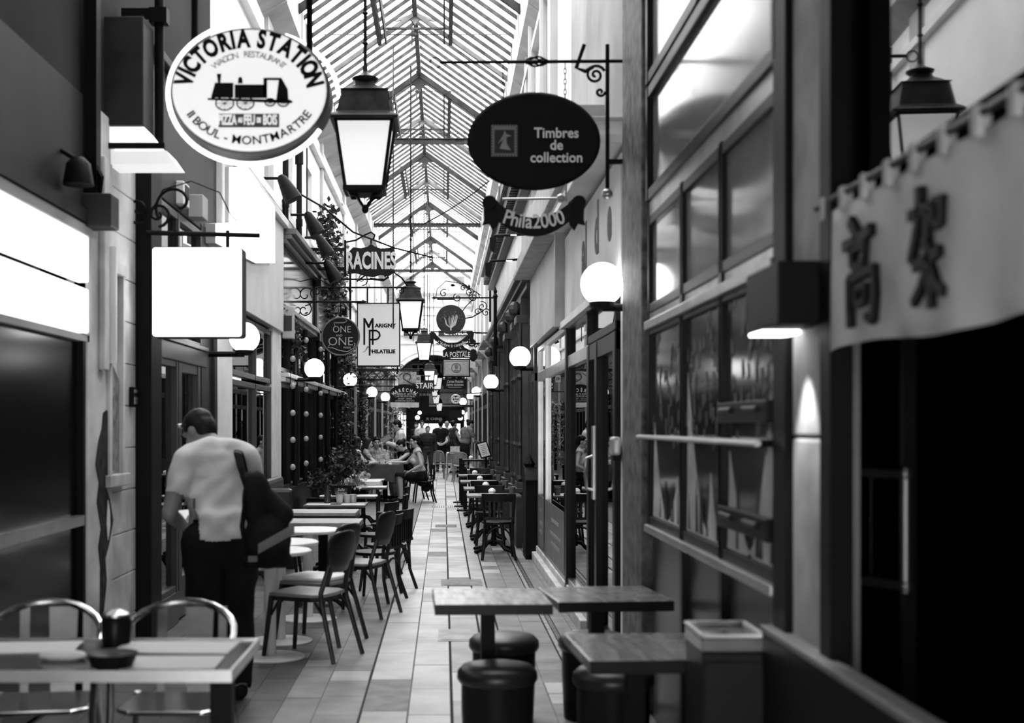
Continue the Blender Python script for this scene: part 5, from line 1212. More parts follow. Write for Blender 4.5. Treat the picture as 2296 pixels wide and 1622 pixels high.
# things on the tables
def prop(name, lab, cat, loc, fn, mat, group=None, smooth=True):
    q = MB(); fn(q); o = q.build(name, mat, None, smooth=smooth, loc=loc); return tag(o, lab, cat, group)
GLS = M('glass_ware', .5, .08, spec=1.0, var=.1)
sugar = lambda q: q.lathe([(.001, 0), (.045, 0), (.045, .035), (.05, .04), (.04, .065), (.015, .08), (.001, .082)], n=14)
cup = lambda q: q.lathe([(.001, 0), (.035, 0), (.045, .1), (.04, .1), (.001, .09)], n=12)
for i, (y, nm) in enumerate(((16.1, 'nearest'), (17.9, 'second'), (20.1, 'third'), (22.6, 'fourth'))):
    prop('sugar_jar', 'white domed sugar jar on the %s bistro table of the carved timber front' % nm, 'jar', (.61-.02*i, y, .73), sugar, WHT)
    prop('black_cup', 'dark cup near the wall edge of the %s bistro table by the timber front' % nm, 'cup', (.86, y-.1, .73), cup, M('cup_grey', .12, .4))
    for j in range(3): tag(MB().box(-.035, .035, -.025, .025, 0, .008+.006*j).build('napkin', PAPER, None, loc=(.4+.09*j, y-.12, .73)), 'folded white napkin lying on the %s bistro table of the timber front' % nm, 'napkin', 'napkins on the %s timber front table' % nm)
prop('wine_bottle', 'dark bottle on the glass-laden café table of the bar side', 'bottle', (-1.3, 14.25, .73), lambda q: q.lathe([(.001, 0), (.038, 0), (.038, .1), (.015, .15), (.015, .2), (.001, .2)], n=12), M('bottle_dark', .03, .15, spec=.8))
for i, x in enumerate((-1.16, -1.08, -1.02)): prop('drinking_glass', 'clear tumbler in the cluster on the bar-side bistro table', 'glass', (x, 14.2+.05*i, .73), cup, GLS, 'tumblers on the bottle table')
for i, (x, y) in enumerate(((-1.38, 14.05), (-1.0, 14.05), (-1.4, 15.75), (-.95, 15.75), (-1.35, 18.1), (-.95, 18.1), (-1.1, 20.5), (-1.4, 20.5))):
    tag(MB().box(-.13, .13, -.09, .09, 0, .004).build('place_mat', PAPER, None, loc=(x, y, .731)), 'white paper place mat lying on a dark bistro table by the bar front', 'place mat', 'paper place mats on the bar-side tables')
prop('drinking_glass', 'stemmed glass standing on the napkin table past the flower box', 'glass', (-1.2, 18.2, .73), lambda q: q.lathe([(.03, 0), (.005, .01), (.005, .07), (.04, .1), (.035, .17), (.001, .1)], n=12), GLS)
# folded napkin table with white cloth
t = thing('cloth_table', 'small table under a white cloth beyond the flower box', 'table', (-1.28, 19.6, 0))
q = MB(); q.box(-.3, .3, -.25, .25, .72, .745); q.build('tabletop', BWOOD, t)
q = MB(); q.box(-.31, .31, -.26, .26, .746, .752); q.prism([(-.31, .75), (-.3, .75), (-.29, .5), (-.32, .5)], -.26, .26); q.prism([(.31, .75), (.3, .75), (.3, .6), (.33, .6)], -.26, .26); q.box(-.31, .31, -.27, -.26, .64, .75); q.build('tablecloth', PAPER, t)
for sx in (-1, 1):
    for sy in (-1, 1): q = MB(); q.box(sx*.27-.02, sx*.27+.02, sy*.22-.02, sy*.22+.02, 0, .72); q.build('leg', BWOOD, t)
# guests' table with dark cloth
t = thing('dining_table', 'square table under a dark hanging cloth where the group sits', 'table', (PX(864, 27), 27.0, 0))
q = MB(); q.box(-.36, .36, -.3, .3, .75, .78); q.build('tabletop', BWOOD, t)
n = 40; rings = []
for z, g in ((.785, 1.0), (.74, 1.02), (.6, 1.05), (.46, 1.08)):
    ring = []
    for i in range(n):
        a = 2*PI*i/n; c, s = math.cos(a), math.sin(a); m_ = max(abs(c), abs(s)); f = 1+(.02*math.sin(a*8) if z < .7 else 0)
        ring.append((.37*c/m_*g*f, .31*s/m_*g*f, z-(.05*math.sin(a*4) if z < .5 else 0)))
    rings.append(ring)
q = MB(); q.loft(rings, cap=False); q.poly([p for p in rings[0]]); q.build('tablecloth', M('cloth_grey', .07, .8, var=.2), t, smooth=True)
q = MB(); q.box(-.33, .3, -.26, .24, .787, .789); q.build('paper_cover', PAPER, t)
q = MB(); q.cyl((0, 0, 0), (0, 0, .75), .05); q.lathe([(.001, 0), (.25, 0), (.25, .02), (.04, .05)], n=16); q.build('column', BLK, t)
rg_ = random.Random(4)
for i in range(9):
    prop('drinking_glass', 'clear glass among the cluster on the guests\' dark-clothed table', 'glass', (PX(864, 27)-.1+rg_.uniform(-.12, .2), 27+rg_.uniform(-.2, .2), .79), cup if i % 2 else (lambda q: q.lathe([(.03, 0), (.005, .01), (.005, .08), (.04, .12), (.035, .2), (.001, .12)], n=10)), GLS, 'glasses on the guests\' table')
for i in range(3): prop('plate', 'white plate on the guests\' dark-clothed table', 'plate', (PX(864, 27)-.22+i*.22, 26.85, .79), lambda q: q.lathe([(.001, 0), (.07, 0), (.1, .014), (.06, .006), (.001, .006)], n=16), WHT, 'plates on the guests\' table')
t = thing('flower_vase', 'little vase of pale blossoms in the middle of the guests\' table', 'flowers', (PX(858, 27), 27.05, .79))
q = MB(); q.lathe([(.001, 0), (.03, 0), (.04, .06), (.02, .1), (.03, .12)], n=10); q.build('vase', GLS, t)
q = MB()
for i in range(24):
    c = (rg_.uniform(-.12, .12), rg_.uniform(-.1, .1), .13+rg_.uniform(0, .16)); q.ball(c, .022, u=6, v=4)
    q.cyl((0, 0, .1), c, .003, n=4)
q.build('blossom', M('blossom', .5, .7, var=.3), t)
# --- rattan chairs, seat towards +y when rz = 0
RAT = M('rattan_cane', .2, .5, var=.3); RATW = M('rattan_weave', .22, .6, var=.5, sc=60)
def rattan():
    t = thing('rattan_chair', '', 'chair', (0, 0, 0), 0, 'woven rattan café chairs')
    q = MB(); q.prismz([(-.2, -.19), (.2, -.19), (.21, .18), (.15, .22), (-.15, .22), (-.21, .18)], .42, .45); q.build('seat', RATW, t, .01)
    q = MB()
    for i in range(9):
        z = .5+i*.038; hw_ = .2 if i < 6 else .2-.03*(i-5)**1.2
        q.box(-hw_, hw_, -.225-(z-.45)*.12-.006, -.225-(z-.45)*.12+.006, z, z+.026)
    for i in range(11): q.box(-.19+i*.038-.005, -.19+i*.038+.005, -.27, -.258, .5, .8-.002*(i-5)**2)
    q.build('backrest', RATW, t)
    q = MB(); q.tube([(-.2, -.2, .42), (-.21, -.23, .6), (-.2, -.255, .74)]+[(-.2*math.cos(PI*i/8), -.26, .74+.1*math.sin(PI*i/8)) for i in range(1, 8)]+[(.2, -.255, .74), (.21, -.23, .6), (.2, -.2, .42)], .016, 7); q.build('back_frame', RAT, t)
    for sx in (-1, 1):
        q = MB(); q.tube([(sx*.19, -.19, .45), (sx*.2, -.22, .2), (sx*.23, -.27, 0)], .016, 7); q.build('leg', RAT, t)
        q = MB(); q.tube([(sx*.19, .19, .45), (sx*.2, .21, 0)], .016, 7); q.build('leg', RAT, t)
    q = MB(); q.tube([(-.19, -.22, .1)]+[(-.17*math.cos(PI*i/8), -.21, .15+.22*math.sin(PI*i/8)) for i in range(9)]+[(.19, -.22, .1)], .01, 6); q.box(-.2, .2, -.24, -.22, .2, .22); q.build('arched_brace', RAT, t)
    return t
rc = rattan()
for px, d, rz, lab in ((1018, 37.4, .05, 'woven rattan chair turned to the aisle with its back in view, middle of three'), (1033, 36.6, -.12, 'woven rattan chair overlapping the stanchions'), (996, 38.6, -.7, 'woven rattan chair side-on, standing out in the aisle'), (1062, 33.5, 1.2, 'woven rattan chair half hidden by the leaning menu board')):
    place(rc, PX(px, d), d, rz, lab)
t = thing('rattan_table', 'small table with a pale cover behind the rattan chairs', 'table', (PX(1027, 39.5), 39.5, 0))
q = MB(); q.box(-.35, .35, -.3, .3, .74, .77); q.build('tabletop', PAPER, t); q = MB(); q.cyl((0, 0, 0), (0, 0, .74), .05); q.build('column', BLK, t)
t = thing('menu_card', 'pale printed menu panel standing on the rattan chairs\' table', 'menu', (PX(1024, 39.5), 39.4, .77))
q = MB(); q.box(-.2, .2, -.01, .01, 0, .2); q.build('panel', M('menu_pale', .45, .6, var=.4, sc=12), t)
q = MB(); q.box(-.2, .2, -.012, .012, .19, .205); q.build('frame', DGREY, t)
# --- stanchions with disc bases and high bar table
for i, (px, d) in enumerate(((1033, 26.4), (1037, 25.1), (1043, 23.9))):
    t = thing('stanchion', ('black square post on a round base, the one by the pale aisle', 'black square post on a round base, middle of the three posts', 'black square post on a round base, closest to the bistro tables')[i], 'post', (PX(px, d), d, 0))
    q = MB(); q.lathe([(.001, 0), (.16, 0), (.16, .025), (.04, .045)], n=22); q.build('base', BLK, t)
    q = MB(); q.box(-.035, .035, -.035, .035, .03, .92-.06*i); q.build('post', BLK, t)
t = thing('menu_board', 'tilted menu board in a black frame on a stand by the timber front', 'menu board', (PX(1084, 26), 26, 0)); kk = 26/F
q = MB(); q.cyl((.05, 0, 0), (.05, 0, 1.05), .025); q.lathe([(.001, 0), (.18, 0), (.18, .02), (.03, .04)], (.05, 0, 0), 18); q.build('stand', BLK, t)
q = MB(); q.prism([(-.16, 1.24), (.06, 1.3), (.17, .98), (-.05, .92)], -.02, .02); q.build('frame', BLK, t, .004)
q = MB(); q.prism([(-.125, 1.22), (.05, 1.265), (.135, 1.0), (-.035, .955)], -.026, -.02); q.build('menu_sheet', PAPER, t)
q = MB()
for i in range(6): q.prism([(-.07+i*.01, 1.19-i*.035), (.03+i*.01, 1.215-i*.035), (.032+i*.01, 1.208-i*.035), (-.068+i*.01, 1.183-i*.035)], -.028, -.026)
q.build('lettering', DGREY, t)
t = thing('high_table', 'dark high table standing against the timber front under the menu board', 'table', (PX(1066, 27), 27.2, 0))
q = MB(); q.box(-.3, .3, -.25, .25, .84, .88); q.build('tabletop', BWOOD, t)
for sx in (-1, 1):
    for sy in (-1, 1): q = MB(); q.box(sx*.26-.03, sx*.26+.03, sy*.2-.03, sy*.2+.03, 0, .84); q.build('leg', BWOOD, t)
for i, (px, lab) in enumerate(((1056, 'pale bowl on the high table'), (1078, 'pale napkin holder on the high table'))): prop('bowl' if not i else 'napkin_holder', lab, 'bowl' if not i else 'holder', (PX(px, 27), 27.1, .88), sugar if not i else (lambda q: q.box(-.05, .05, -.03, .03, 0, .09)), WHT)

# ================================================================ near tables and stools
NT = M('plank_top_near', .16, .22, var=.6, sc=5, stretch=(6, 1, 1), spec=.6)
def near_table(lab, cx, d0, d1, w0, z, rz, planks, mat=NT):
    t = thing('plank_bar_table', lab, 'table', (cx, (d0+d1)/2, 0), rz); L = (d1-d0)
    for i in range(planks):
        q = MB(); q.box(-w0/2, w0/2, -L/2+L*i/planks+.002, -L/2+L*(i+1)/planks-.002, z-.045, z); q.build('tabletop', mat, t, .006)
    q = MB(); q.box(-w0/2, w0/2, -L/2-.004, -L/2, z-.05, z-.002); q.build('front_edge', BWOOD, t)
    q = MB(); q.box(-.035, .035, .115, .185, .02, z-.045); q.build('column', BLK, t)
    q = MB(); q.lathe([(.001, 0), (.17, 0), (.17, .012), (.05, .03)], (0, .15, 0), 22); q.build('base', BLK, t)
    q = MB(); q.box(-w0*.35, w0*.35, .12, .18, z-.07, z-.045); q.build('support_bar', BLK, t)
    return t
near_table('worn plank table with a pale shiny top standing alone over the padded stool', PX(1100, 6.2), 6.02, 6.62, .56, .755, .03, 3, M('plank_top_pale', .36, .25, var=.5, sc=5, stretch=(6, 1, 1), spec=.5))
near_table('dark plank table joined at an angle to the pale plank table', PX(1360, 6.2), 6.05, 6.62, .56, .765, .1, 3)
near_table('dark glossy plank table in front of the other two, beside the tray box', PX(1443, 4.9), 4.62, 5.22, .52, .75, .06, 3)
LEA = M('black_leather', .018, .38, var=.3, sc=8, spec=.5)
def stool():
    t = thing('padded_stool', '', 'stool', (0, 0, 0), 0, 'round black padded stools')
    q = MB(); q.lathe([(.001, .47), (.1, .468), (.165, .455), (.19, .43), (.193, .395), (.18, .375), (.001, .375)], n=32); q.build('seat', LEA, t, smooth=True)
    q = MB(); q.lathe([(.001, .1), (.165, .1), (.172, .25), (.172, .374), (.001, .374)], n=32); q.build('drum', M('stool_drum', .015, .35), t, smooth=True)
    q = MB(); q.lathe([(.001, 0), (.16, 0), (.165, .1), (.001, .1)], n=24); q.build('base', BLK, t, smooth=True)
    return t
st = stool()
for px, d, lab in ((1130, 6.95, 'black padded stool directly behind the column of the pale plank table'), (1115, 6.08, 'black padded stool in front of the pale table column'), (1330, 6.98, 'black padded stool behind the column of the angled plank table'), (1375, 6.0, 'black padded stool tucked under the front plank table')):
    place(st, PX(px, d), d, 0, lab)
# tray box on a dark cabinet against the window wall
t = thing('serving_cabinet', 'low dark cabinet standing against the restaurant window wall', 'cabinet', (.985, 4.47, 0))
q = MB(); q.box(-.108, .108, -.15, .15, .02, .83); q.build('body', BWOOD, t, .006)
q = MB(); q.box(-.1, .1, -.16, -.15, .06, .8); q.build('door', BWOOD, t, .004)
t = thing('glass_tray', 'shallow glass-lidded tray box on the dark cabinet beside the front plank table', 'tray', (.985, 4.47, .83))
q = MB(); q.box(-.11, .11, -.155, .155, 0, .05); q.build('tray', M('tray_metal', .3, .2, metal=.8), t, .006)
q = MB()
for bx in ((-.113, .113, -.16, -.145), (-.113, .113, .145, .16), (-.113, -.1, -.16, .16), (.1, .113, -.16, .16)): q.box(bx[0], bx[1], bx[2], bx[3], .05, .062)
q.build('rim', WHT, t, .004)
q = MB(); q.box(-.1, .1, -.145, .145, .05, .054); q.build('glass_lid', M('tray_glass', .3, .05, var=.6, sc=20, spec=1), t)
q = MB(); q.cyl((-.08, .08, .062), (.08, .08, .062), .009); q.build('handle', CHROME, t)
# near metal armchairs
def metal_chair():
    t = thing('metal_armchair', '', 'chair', (0, 0, 0), 0, 'shiny metal café armchairs')
    q = MB(); q.prismz([(-.2, -.2), (.2, -.2), (.21, .15), (.15, .2), (-.15, .2), (-.21, .15)], .44, .46); q.build('seat', CHROME, t, .01)
    q = MB(); q.tube([(-.235, .12, .66), (-.235, -.05, .72)]+[(-.235*math.cos(PI*i/12), -.05-.19*math.sin(PI*i/12), .72+.12*math.sin(PI*i/12)) for i in range(1, 12)]+[(.235, -.05, .72), (.235, .12, .66)], .016, 8); q.build('arm_rail', CHROME, t, smooth=True)
    for x, w_ in ((-.06, .1), (.1, .035), (-.16, .03)):
        q = MB(); q.loft([[(x-w_/2, -.19, .46), (x+w_/2, -.19, .46), (x+w_/2, -.18, .46), (x-w_/2, -.18, .46)], [(x-w_/2*1.2, -.225, .82), (x+w_/2*1.2, -.225, .82), (x+w_/2*1.2, -.215, .82), (x-w_/2*1.2, -.215, .82)]]); q.build('back_panel', M('panel_steel', .1, .4, metal=1, var=.3), t)
    for sx in (-1, 1):
        q = MB(); q.tube([(sx*.235, .12, .66), (sx*.225, .17, .44), (sx*.24, .22, 0)], .015, 8); q.build('leg', CHROME, t, smooth=True)
        q = MB(); q.tube([(sx*.2, -.19, .46), (sx*.24, -.24, 0)], .015, 8); q.build('leg', CHROME, t, smooth=True)
    return t
mc = metal_chair()
place(mc, PX(418, 5.5), 5.27, PI, 'shiny metal armchair behind the set table, before the man\'s legs'); place(mc, PX(130, 5.5), 5.27, PI+.15, 'shiny metal armchair behind the set table, before the black door')
t = thing('set_table', 'dark glossy table set with white placemats beside the metal armchairs', 'table', (-1.22, 4.72, 0))
q = MB(); q.box(-.75, .485, -.33, .33, .72, .75); q.build('tabletop', M('set_table_top', .04, .15, var=.3, spec=.8), t, .006)
q = MB(); 
for bx in ((-.75, .49, -.335, -.325), (-.75, .49, .325, .335), (.48, .49, -.33, .33)): q.box(bx[0], bx[1], bx[2], bx[3], .715, .756)
q.build('metal_edge', STEEL, t)
for sx in (-.6, .4): q = MB(); q.box(sx-.04, sx+.04, -.04, .04, .02, .72); q.build('leg', BLK, t); q = MB(); q.box(sx-.05, sx+.05, -.3, .3, 0, .02); q.build('foot', BLK, t)
for i, (x, y, rz) in enumerate(((-1.0, 4.86, -.03), (-1.0, 4.55, .02), (-1.6, 4.86, .1))):
    o = MB().box(-.24, .2, -.125, .125, 0, .004).build('place_mat', PAPER, None, loc=(x, y, .751)); o.rotation_euler.z = rz
    tag(o, ('white placemat towards the metal armchair on the set table', 'white placemat along the open edge of the set table', 'white placemat at the black door end of the set table')[i], 'place mat')
t = thing('condiment_pot', 'dark round pot with a pale lid between the metal armchairs', 'pot', (PX(268, 5.0), 4.95, .75))
q = MB(); q.lathe([(.001, 0), (.055, 0), (.06, .09), (.05, .11), (.001, .11)], n=20); q.build('pot', M('pot_black', .01, .3), t, smooth=True)
q = MB(); q.lathe([(.05, .11), (.05, .12), (.02, .135), (.001, .137)], n=18); q.build('lid', STEEL, t, smooth=True)
t = thing('condiment_pot', 'low black bowl at the open edge of the set table', 'pot', (PX(255, 4.5), 4.48, .751))
q = MB(); q.lathe([(.001, 0), (.07, 0), (.09, .05), (.08, .05), (.001, .02)], n=20); q.build('pot', M('pot_black', .01, .3), t, smooth=True)
prop('napkin', 'crumpled white napkin by the pot on the set table', 'napkin', (-1.38, 4.62, .751), lambda q: q.ball((0, 0, .015), .07, (1.3, .8, .3), 10, 6), PAPER)
# ================================================================ PEOPLE
def V(*a): return Vector(a)
class Body:
    def __init__(s): s.mb = MB(); s.caps = []
    def cap(s, p, q, r1, r2, reg, flat=None):
        p, q = Vector(p), Vector(q); s.caps.append((p, q, r1, r2, reg))
        d = (q-p); L = max(d.length, 1e-4); d = d/L; a = d.orthogonal().normalized(); b = d.cross(a); n = 12; rings = []
        for j in range(4): t = PI/2*j/4; rings.append((p-d*r1*math.cos(t), max(r1*math.sin(t), .001)))
        rings.append((p, r1)); rings.append(((p+q)/2, (r1+r2)/2)); rings.append((q, r2))
        for j in range(1, 5): t = PI/2*j/4; rings.append((q+d*r2*math.sin(t), max(r2*math.cos(t), .001)))
        s.mb.loft([[tuple(c+(a*math.cos(2*PI*i/n)+b*math.sin(2*PI*i/n))*rr) for i in range(n)] for c, rr in rings])
    def ell(s, c, rx, ry, rz, reg, rot=None):
        rot = rot or Matrix.Identity(3); c = Vector(c); rings = []
        for j in range(11):
            t = PI*j/10; rr = max(math.sin(t), .01); rings.append([tuple(c+rot @ Vector((rx*rr*math.cos(2*PI*i/16), ry*rr*math.sin(2*PI*i/16), -rz*math.cos(t)))) for i in range(16)])
        s.mb.loft(rings); m = (rx+ry+rz)/3; s.caps.append((c, c+Vector((0, 0, .001)), m, m, reg))
    def mesh(s, vox, it=4):
        bmesh.ops.recalc_face_normals(s.mb.b, faces=s.mb.b.faces)
        me = bpy.data.meshes.new('body'); s.mb.b.to_mesh(me); s.mb.b.free(); o = bpy.data.objects.new('body', me); C.objects.link(o)
        m = o.modifiers.new('r', 'REMESH'); m.mode = 'VOXEL'; m.voxel_size = vox; m2 = o.modifiers.new('s', 'SMOOTH'); m2.factor = .5; m2.iterations = it
        bpy.context.view_layer.update()
        out = bpy.data.meshes.new_from_object(o.evaluated_get(bpy.context.evaluated_depsgraph_get())); bpy.data.objects.remove(o); bpy.data.meshes.remove(me)
        for p in out.polygons: p.use_smooth = True
        return out
def garment(me, reg, regs, inflate, name, mat, parent, fold=.0, hem=None, soft=3):
    n = len(me.vertices); co = np.empty(n*3); me.vertices.foreach_get('co', co); co = co.reshape(-1, 3); no = np.empty(n*3); me.vertices.foreach_get('normal', no); no = no.reshape(-1, 3)
    ok = np.isin(reg, regs)
    if hem is not None: ok |= (reg == 'hips') & (co[:, 2] > hem)
    faces = [tuple(p.vertices) for p in me.polygons if all(ok[v] for v in p.vertices)]
    used = sorted({v for f in faces for v in f}); mp = {v: i for i, v in enumerate(used)}
    w_ = inflate+fold*(np.sin(co[:, 0]*42+co[:, 2]*17+2*np.sin(co[:, 2]*9+co[:, 1]*6))+.5*np.sin(co[:, 1]*34-co[:, 2]*13))
    p2 = co+no*w_[:, None]
    g = bpy.data.meshes.new(name); g.from_pydata([tuple(p2[v]) for v in used], [], [tuple(mp[v] for v in f) for f in faces]); g.update()
    for p in g.polygons: p.use_smooth = True
    g.materials.append(mat); o = bpy.data.objects.new(name, g); C.objects.link(o); o.parent = parent
    sm = o.modifiers.new('smooth', 'SMOOTH'); sm.factor = .5; sm.iterations = soft
    so = o.modifiers.new('thickness', 'SOLIDIFY'); so.thickness = .004; so.offset = -1
    return o
def hand(B, w, d, pn, side, curl=.5, s=1.0):
    """w wrist, d direction of the hand, pn palm normal, side +1 thumb on the d x pn side"""
    w, d, pn = Vector(w), Vector(d).normalized(), Vector(pn); pn = (pn-d*pn.dot(d)).normalized(); u = d.cross(pn)*side
    for k in (-.026, -.009, .009, .026): B.cap(w+u*k*.7*s, w+d*.085*s+u*k*s, .013*s, .012*s, 'hand')
    for k, L_ in zip((.031, .011, -.010, -.029), (.068, .078, .072, .055)):
        a = w+d*.092*s+u*k*s; c1 = curl; d1 = (d*math.cos(c1)+pn*math.sin(c1)); d2 = (d*math.cos(c1*2)+pn*math.sin(c1*2)); L_ *= s
        B.cap(a, a+d1*L_*.5, .0095*s, .009*s, 'hand'); B.cap(a+d1*L_*.5, a+d1*L_*.5+d2*L_*.5, .009*s, .0075*s, 'hand')
    a = w+d*.025*s+u*.03*s; td = (d*.65+u*.7+pn*.3).normalized(); B.cap(a, a+td*.045*s, .012*s, .010*s, 'hand'); td2 = (d*.9+u*.3+pn*.35).normalized(); B.cap(a+td*.045*s, a+td*.045*s+td2*.03*s, .010*s, .008*s, 'hand')
def person(label, loc, rz, h=1.72, seat=None, lean=0, turn=0, head=(0, 0, 0), fem=False, build=1.0, arms=None, legs=None, hair='short', skin=None, hairm=None, clothes=(), vox=.011, loose=1.0, dangle=True, curl=.5, glasses=False):
    """faces +y before rz; head = (yaw, pitch down, roll); arms = [(elbow, wrist, hand dir, palm)] left, right in body frame"""
    s = h/1.72; t = thing('person', label, 'person', loc, rz); B = Body(); skin = skin or SKIN
    pz = seat if seat else .92*s
    PV = V(0, 0, pz)
    up = Matrix.Rotation(-lean, 3, 'X') @ Matrix.Rotation(turn, 3, 'Z')
    def U(x, y, z): return PV+up @ (V(x, y, z)*s)          # upper body point relative to the pelvis
    sw = (.165 if fem else .185)*build; 
    prof = [(-.06, .155, .115), (.03, .15, .115), (.12, .125 if fem else .145, .1), (.2, .125 if fem else .15, .1), (.29, .142 if fem else .165, .112), (.37, .145 if fem else .17, .11), (.44, .125 if fem else .15, .09)]
    for i, (z, wx, wy) in enumerate(prof):
        B.ell(U(0, .012 if 2 < i < 6 else 0, z), wx*build*s, wy*build*s, .115*s, 'hips' if i < 2 else 'torso', up)
    if fem:
        for k in (-1, 1): B.ell(U(k*.07, .105, .32), .055*s, .05*s, .055*s, 'torso', up)
    B.cap(U(-sw+.02, -.005, .475), U(sw-.02, -.005, .475), .06*s, .06*s, 'torso')
    for k in (-1, 1): B.cap(U(k*.05, -.02, .52), U(k*(sw-.03), -.01, .485), .045*s, .05*s, 'torso')
    HR = up @ Matrix.Rotation(head[0], 3, 'Z') @ Matrix.Rotation(-head[1], 3, 'X') @ Matrix.Rotation(head[2], 3, 'Y')
    nb = U(0, -.015, .52); hc = nb+HR @ (V(0, .035, .165)*s)
    B.cap(nb, hc-HR @ V(0, .015, .04)*s, .056*s, .05*s, 'neck')
    def Hd(x, y, z): return hc+HR @ (V(x, y, z)*s)
    B.ell(Hd(0, -.012, .03), .076*s, .096*s, .09*s, 'head', HR); B.ell(Hd(0, .02, -.03), .062*s, .075*s, .085*s, 'head', HR); B.ell(Hd(0, .045, -.085), .042*s, .04*s, .035*s, 'head', HR)
    B.cap(Hd(0, .085, .025), Hd(0, .108, -.022), .009*s, .0145*s, 'head')           # nose
    for k in (-1, 1):
        B.cap(Hd(k*.016, .083, .04), Hd(k*.05, .07, .038), .012*s, .01*s, 'head')     # brow
        B.ell(Hd(k*.04, .066, -.02), .026*s, .022*s, .024*s, 'head', HR)            # cheek
        B.ell(Hd(k*.076, -.005, -.005), .01*s, .024*s, .033*s, 'head', HR)            # ear
        B.cap(Hd(k*.012, .083, -.055), Hd(0, .088, -.055), .009*s, .01*s, 'head')
    # arms
    arms = arms or [None, None]
    for k, a in zip((-1, 1), arms):
        sh = U(k*sw, -.005, .465)
        if a is None: el, wr, hd, pn = U(k*(sw+.05), -.03, .18), U(k*(sw+.06), .05, -.07), up @ V(0, .1, -1), V(-k, 0, 0)
        else: el, wr, hd, pn = [Vector(x) for x in a]
        r0 = (.042 if fem else .052)*build*s
        m1 = sh+(el-sh)*.58
        B.cap(sh, m1, r0*1.12, r0*.98, 'ua'); B.cap(m1, el, r0*.98, r0*.82, 'ua2'); m2 = el+(wr-el)*.35
        B.cap(el, m2, r0*.82, r0*.84, 'fa'); B.cap(m2, wr, r0*.84, r0*.55, 'fa'); hand(B, wr, hd, pn, k if pn.z > -2 else -k, curl, s*(.92 if fem else 1))
    # legs
    for k in (-1, 1):
        i = 0 if k < 0 else 1; hp = PV+V(k*.09, 0, -.02)*s
        if legs: kn, an, toe = [Vector(x) for x in legs[i]]
        elif seat: kn, an, toe = V(k*.11, .43*s, pz+.02), V(k*.11, .40*s, .085), V(k*.12, .56*s, .035)
        else: kn, an, toe = V(k*.1, .02, .49*s), V(k*.1, -.02, .085*s), V(k*.13, .17, .035)
        B.cap(hp, kn, .085*build*s*loose, .058*s*loose, 'th'); m = kn+(an-kn)*.35
        B.cap(kn, m, .056*s*loose, .056*s*loose, 'sh'); B.cap(m, an+(m-an)*.08, .056*s*loose, .038*s*(loose**1.5), 'sh')
        hl = an+V(0, 0, -.05*s)-(toe-an).normalized()*.04*s
        B.cap(hl+V(0, 0, .01), toe-(toe-an)*.25, .04*s, .038*s, 'foot'); B.cap(toe-(toe-an)*.25, toe, .04*s, .03*s, 'foot'); B.cap(an, hl, .038*s, .04*s, 'foot')
    caps = B.caps; me = B.mesh(vox)
    n = len(me.vertices); co = np.empty(n*3); me.vertices.foreach_get('co', co); co = co.reshape(-1, 3)
    best = np.full(n, 1e9); reg = np.empty(n, dtype=object)
    for p, q, r1, r2, rg in caps:
        p = np.array(p); q = np.array(q); d = q-p; tt = np.clip(((co-p) @ d)/max(d @ d, 1e-9), 0, 1); dist = np.linalg.norm(co-(p+tt[:, None]*d), axis=1)-(r1+(r2-r1)*tt)
        b = dist < best; best[b] = dist[b]; reg[b] = rg
    me.name = 'body'; me.materials.clear(); me.materials.append(skin)
    o = bpy.data.objects.new('body', me); C.objects.link(o); o.parent = t
    for cl in clothes: garment(me, reg, list(cl[2]), cl[3]*s, cl[0], cl[1], t, cl[4], *cl[5:])
    # face
    for k in (-1, 1):
        q = MB(); q.ball((0, 0, 0), .0125*s, (1.25, .5, .62), 10, 6); e = q.build('eye', HAIRD if not glasses else BLK, t, smooth=True); e.location = Hd(k*.031, .083, .016); e.rotation_euler = HR.to_euler()
        if glasses: e.scale = (2.2, 1.6, 2.4)
        q = MB(); q.cbox((0, 0, 0), (.034*s, .008*s, .006*s)); e = q.build('eyebrow', HAIRD, t); e.location = Hd(k*.031, .09, .046); e.rotation_euler = HR.to_euler()
    q = MB(); q.ball((0, 0, 0), .022*s, (1, .35, .3), 10, 6); e = q.build('mouth', M('lips', .2, .5), t, smooth=True); e.location = Hd(0, .093, -.056); e.rotation_euler = HR.to_euler()
    # hair
    Hb = Body()
    if hair != 'bald':
        Hb.ell(Hd(0, -.022, .045), .085*s, .1*s, .088*s, 'h', HR)
        if hair in ('short', 'crop', 'receding'):
            Hb.ell(Hd(0, -.05, .0), .078*s, .066*s, .085*s, 'h', HR)
            if hair == 'short': Hb.ell(Hd(0, .03, .085), .065*s, .055*s, .035*s, 'h', HR)
        elif hair == 'long':
            Hb.ell(Hd(0, -.055, -.02), .088*s, .065*s, .11*s, 'h', HR)
            for k in (-1, 0, 1): Hb.cap(Hd(k*.055, -.05, 0), nb+HR @ V(k*.07, -.085, -.06-.0*k)*s, .04*s, .05*s, 'h'); Hb.cap(nb+HR @ V(k*.07, -.085, -.06)*s, nb+up @ V(k*.075, -.095, -.18)*s, .05*s, .03*s, 'h')
            for k in (-1, 1): Hb.cap(Hd(k*.07, .02, .05), Hd(k*.088, -.01, -.1), .022*s, .03*s, 'h')
        elif hair == 'bun':
            Hb.ell(Hd(0, -.05, .01), .08*s, .07*s, .09*s, 'h', HR); Hb.ell(Hd(0, -.12, .06), .05*s, .045*s, .05*s, 'h', HR); Hb.ell(Hd(0, .02, .085), .06*s, .05*s, .03*s, 'h', HR)
        elif hair == 'updo':
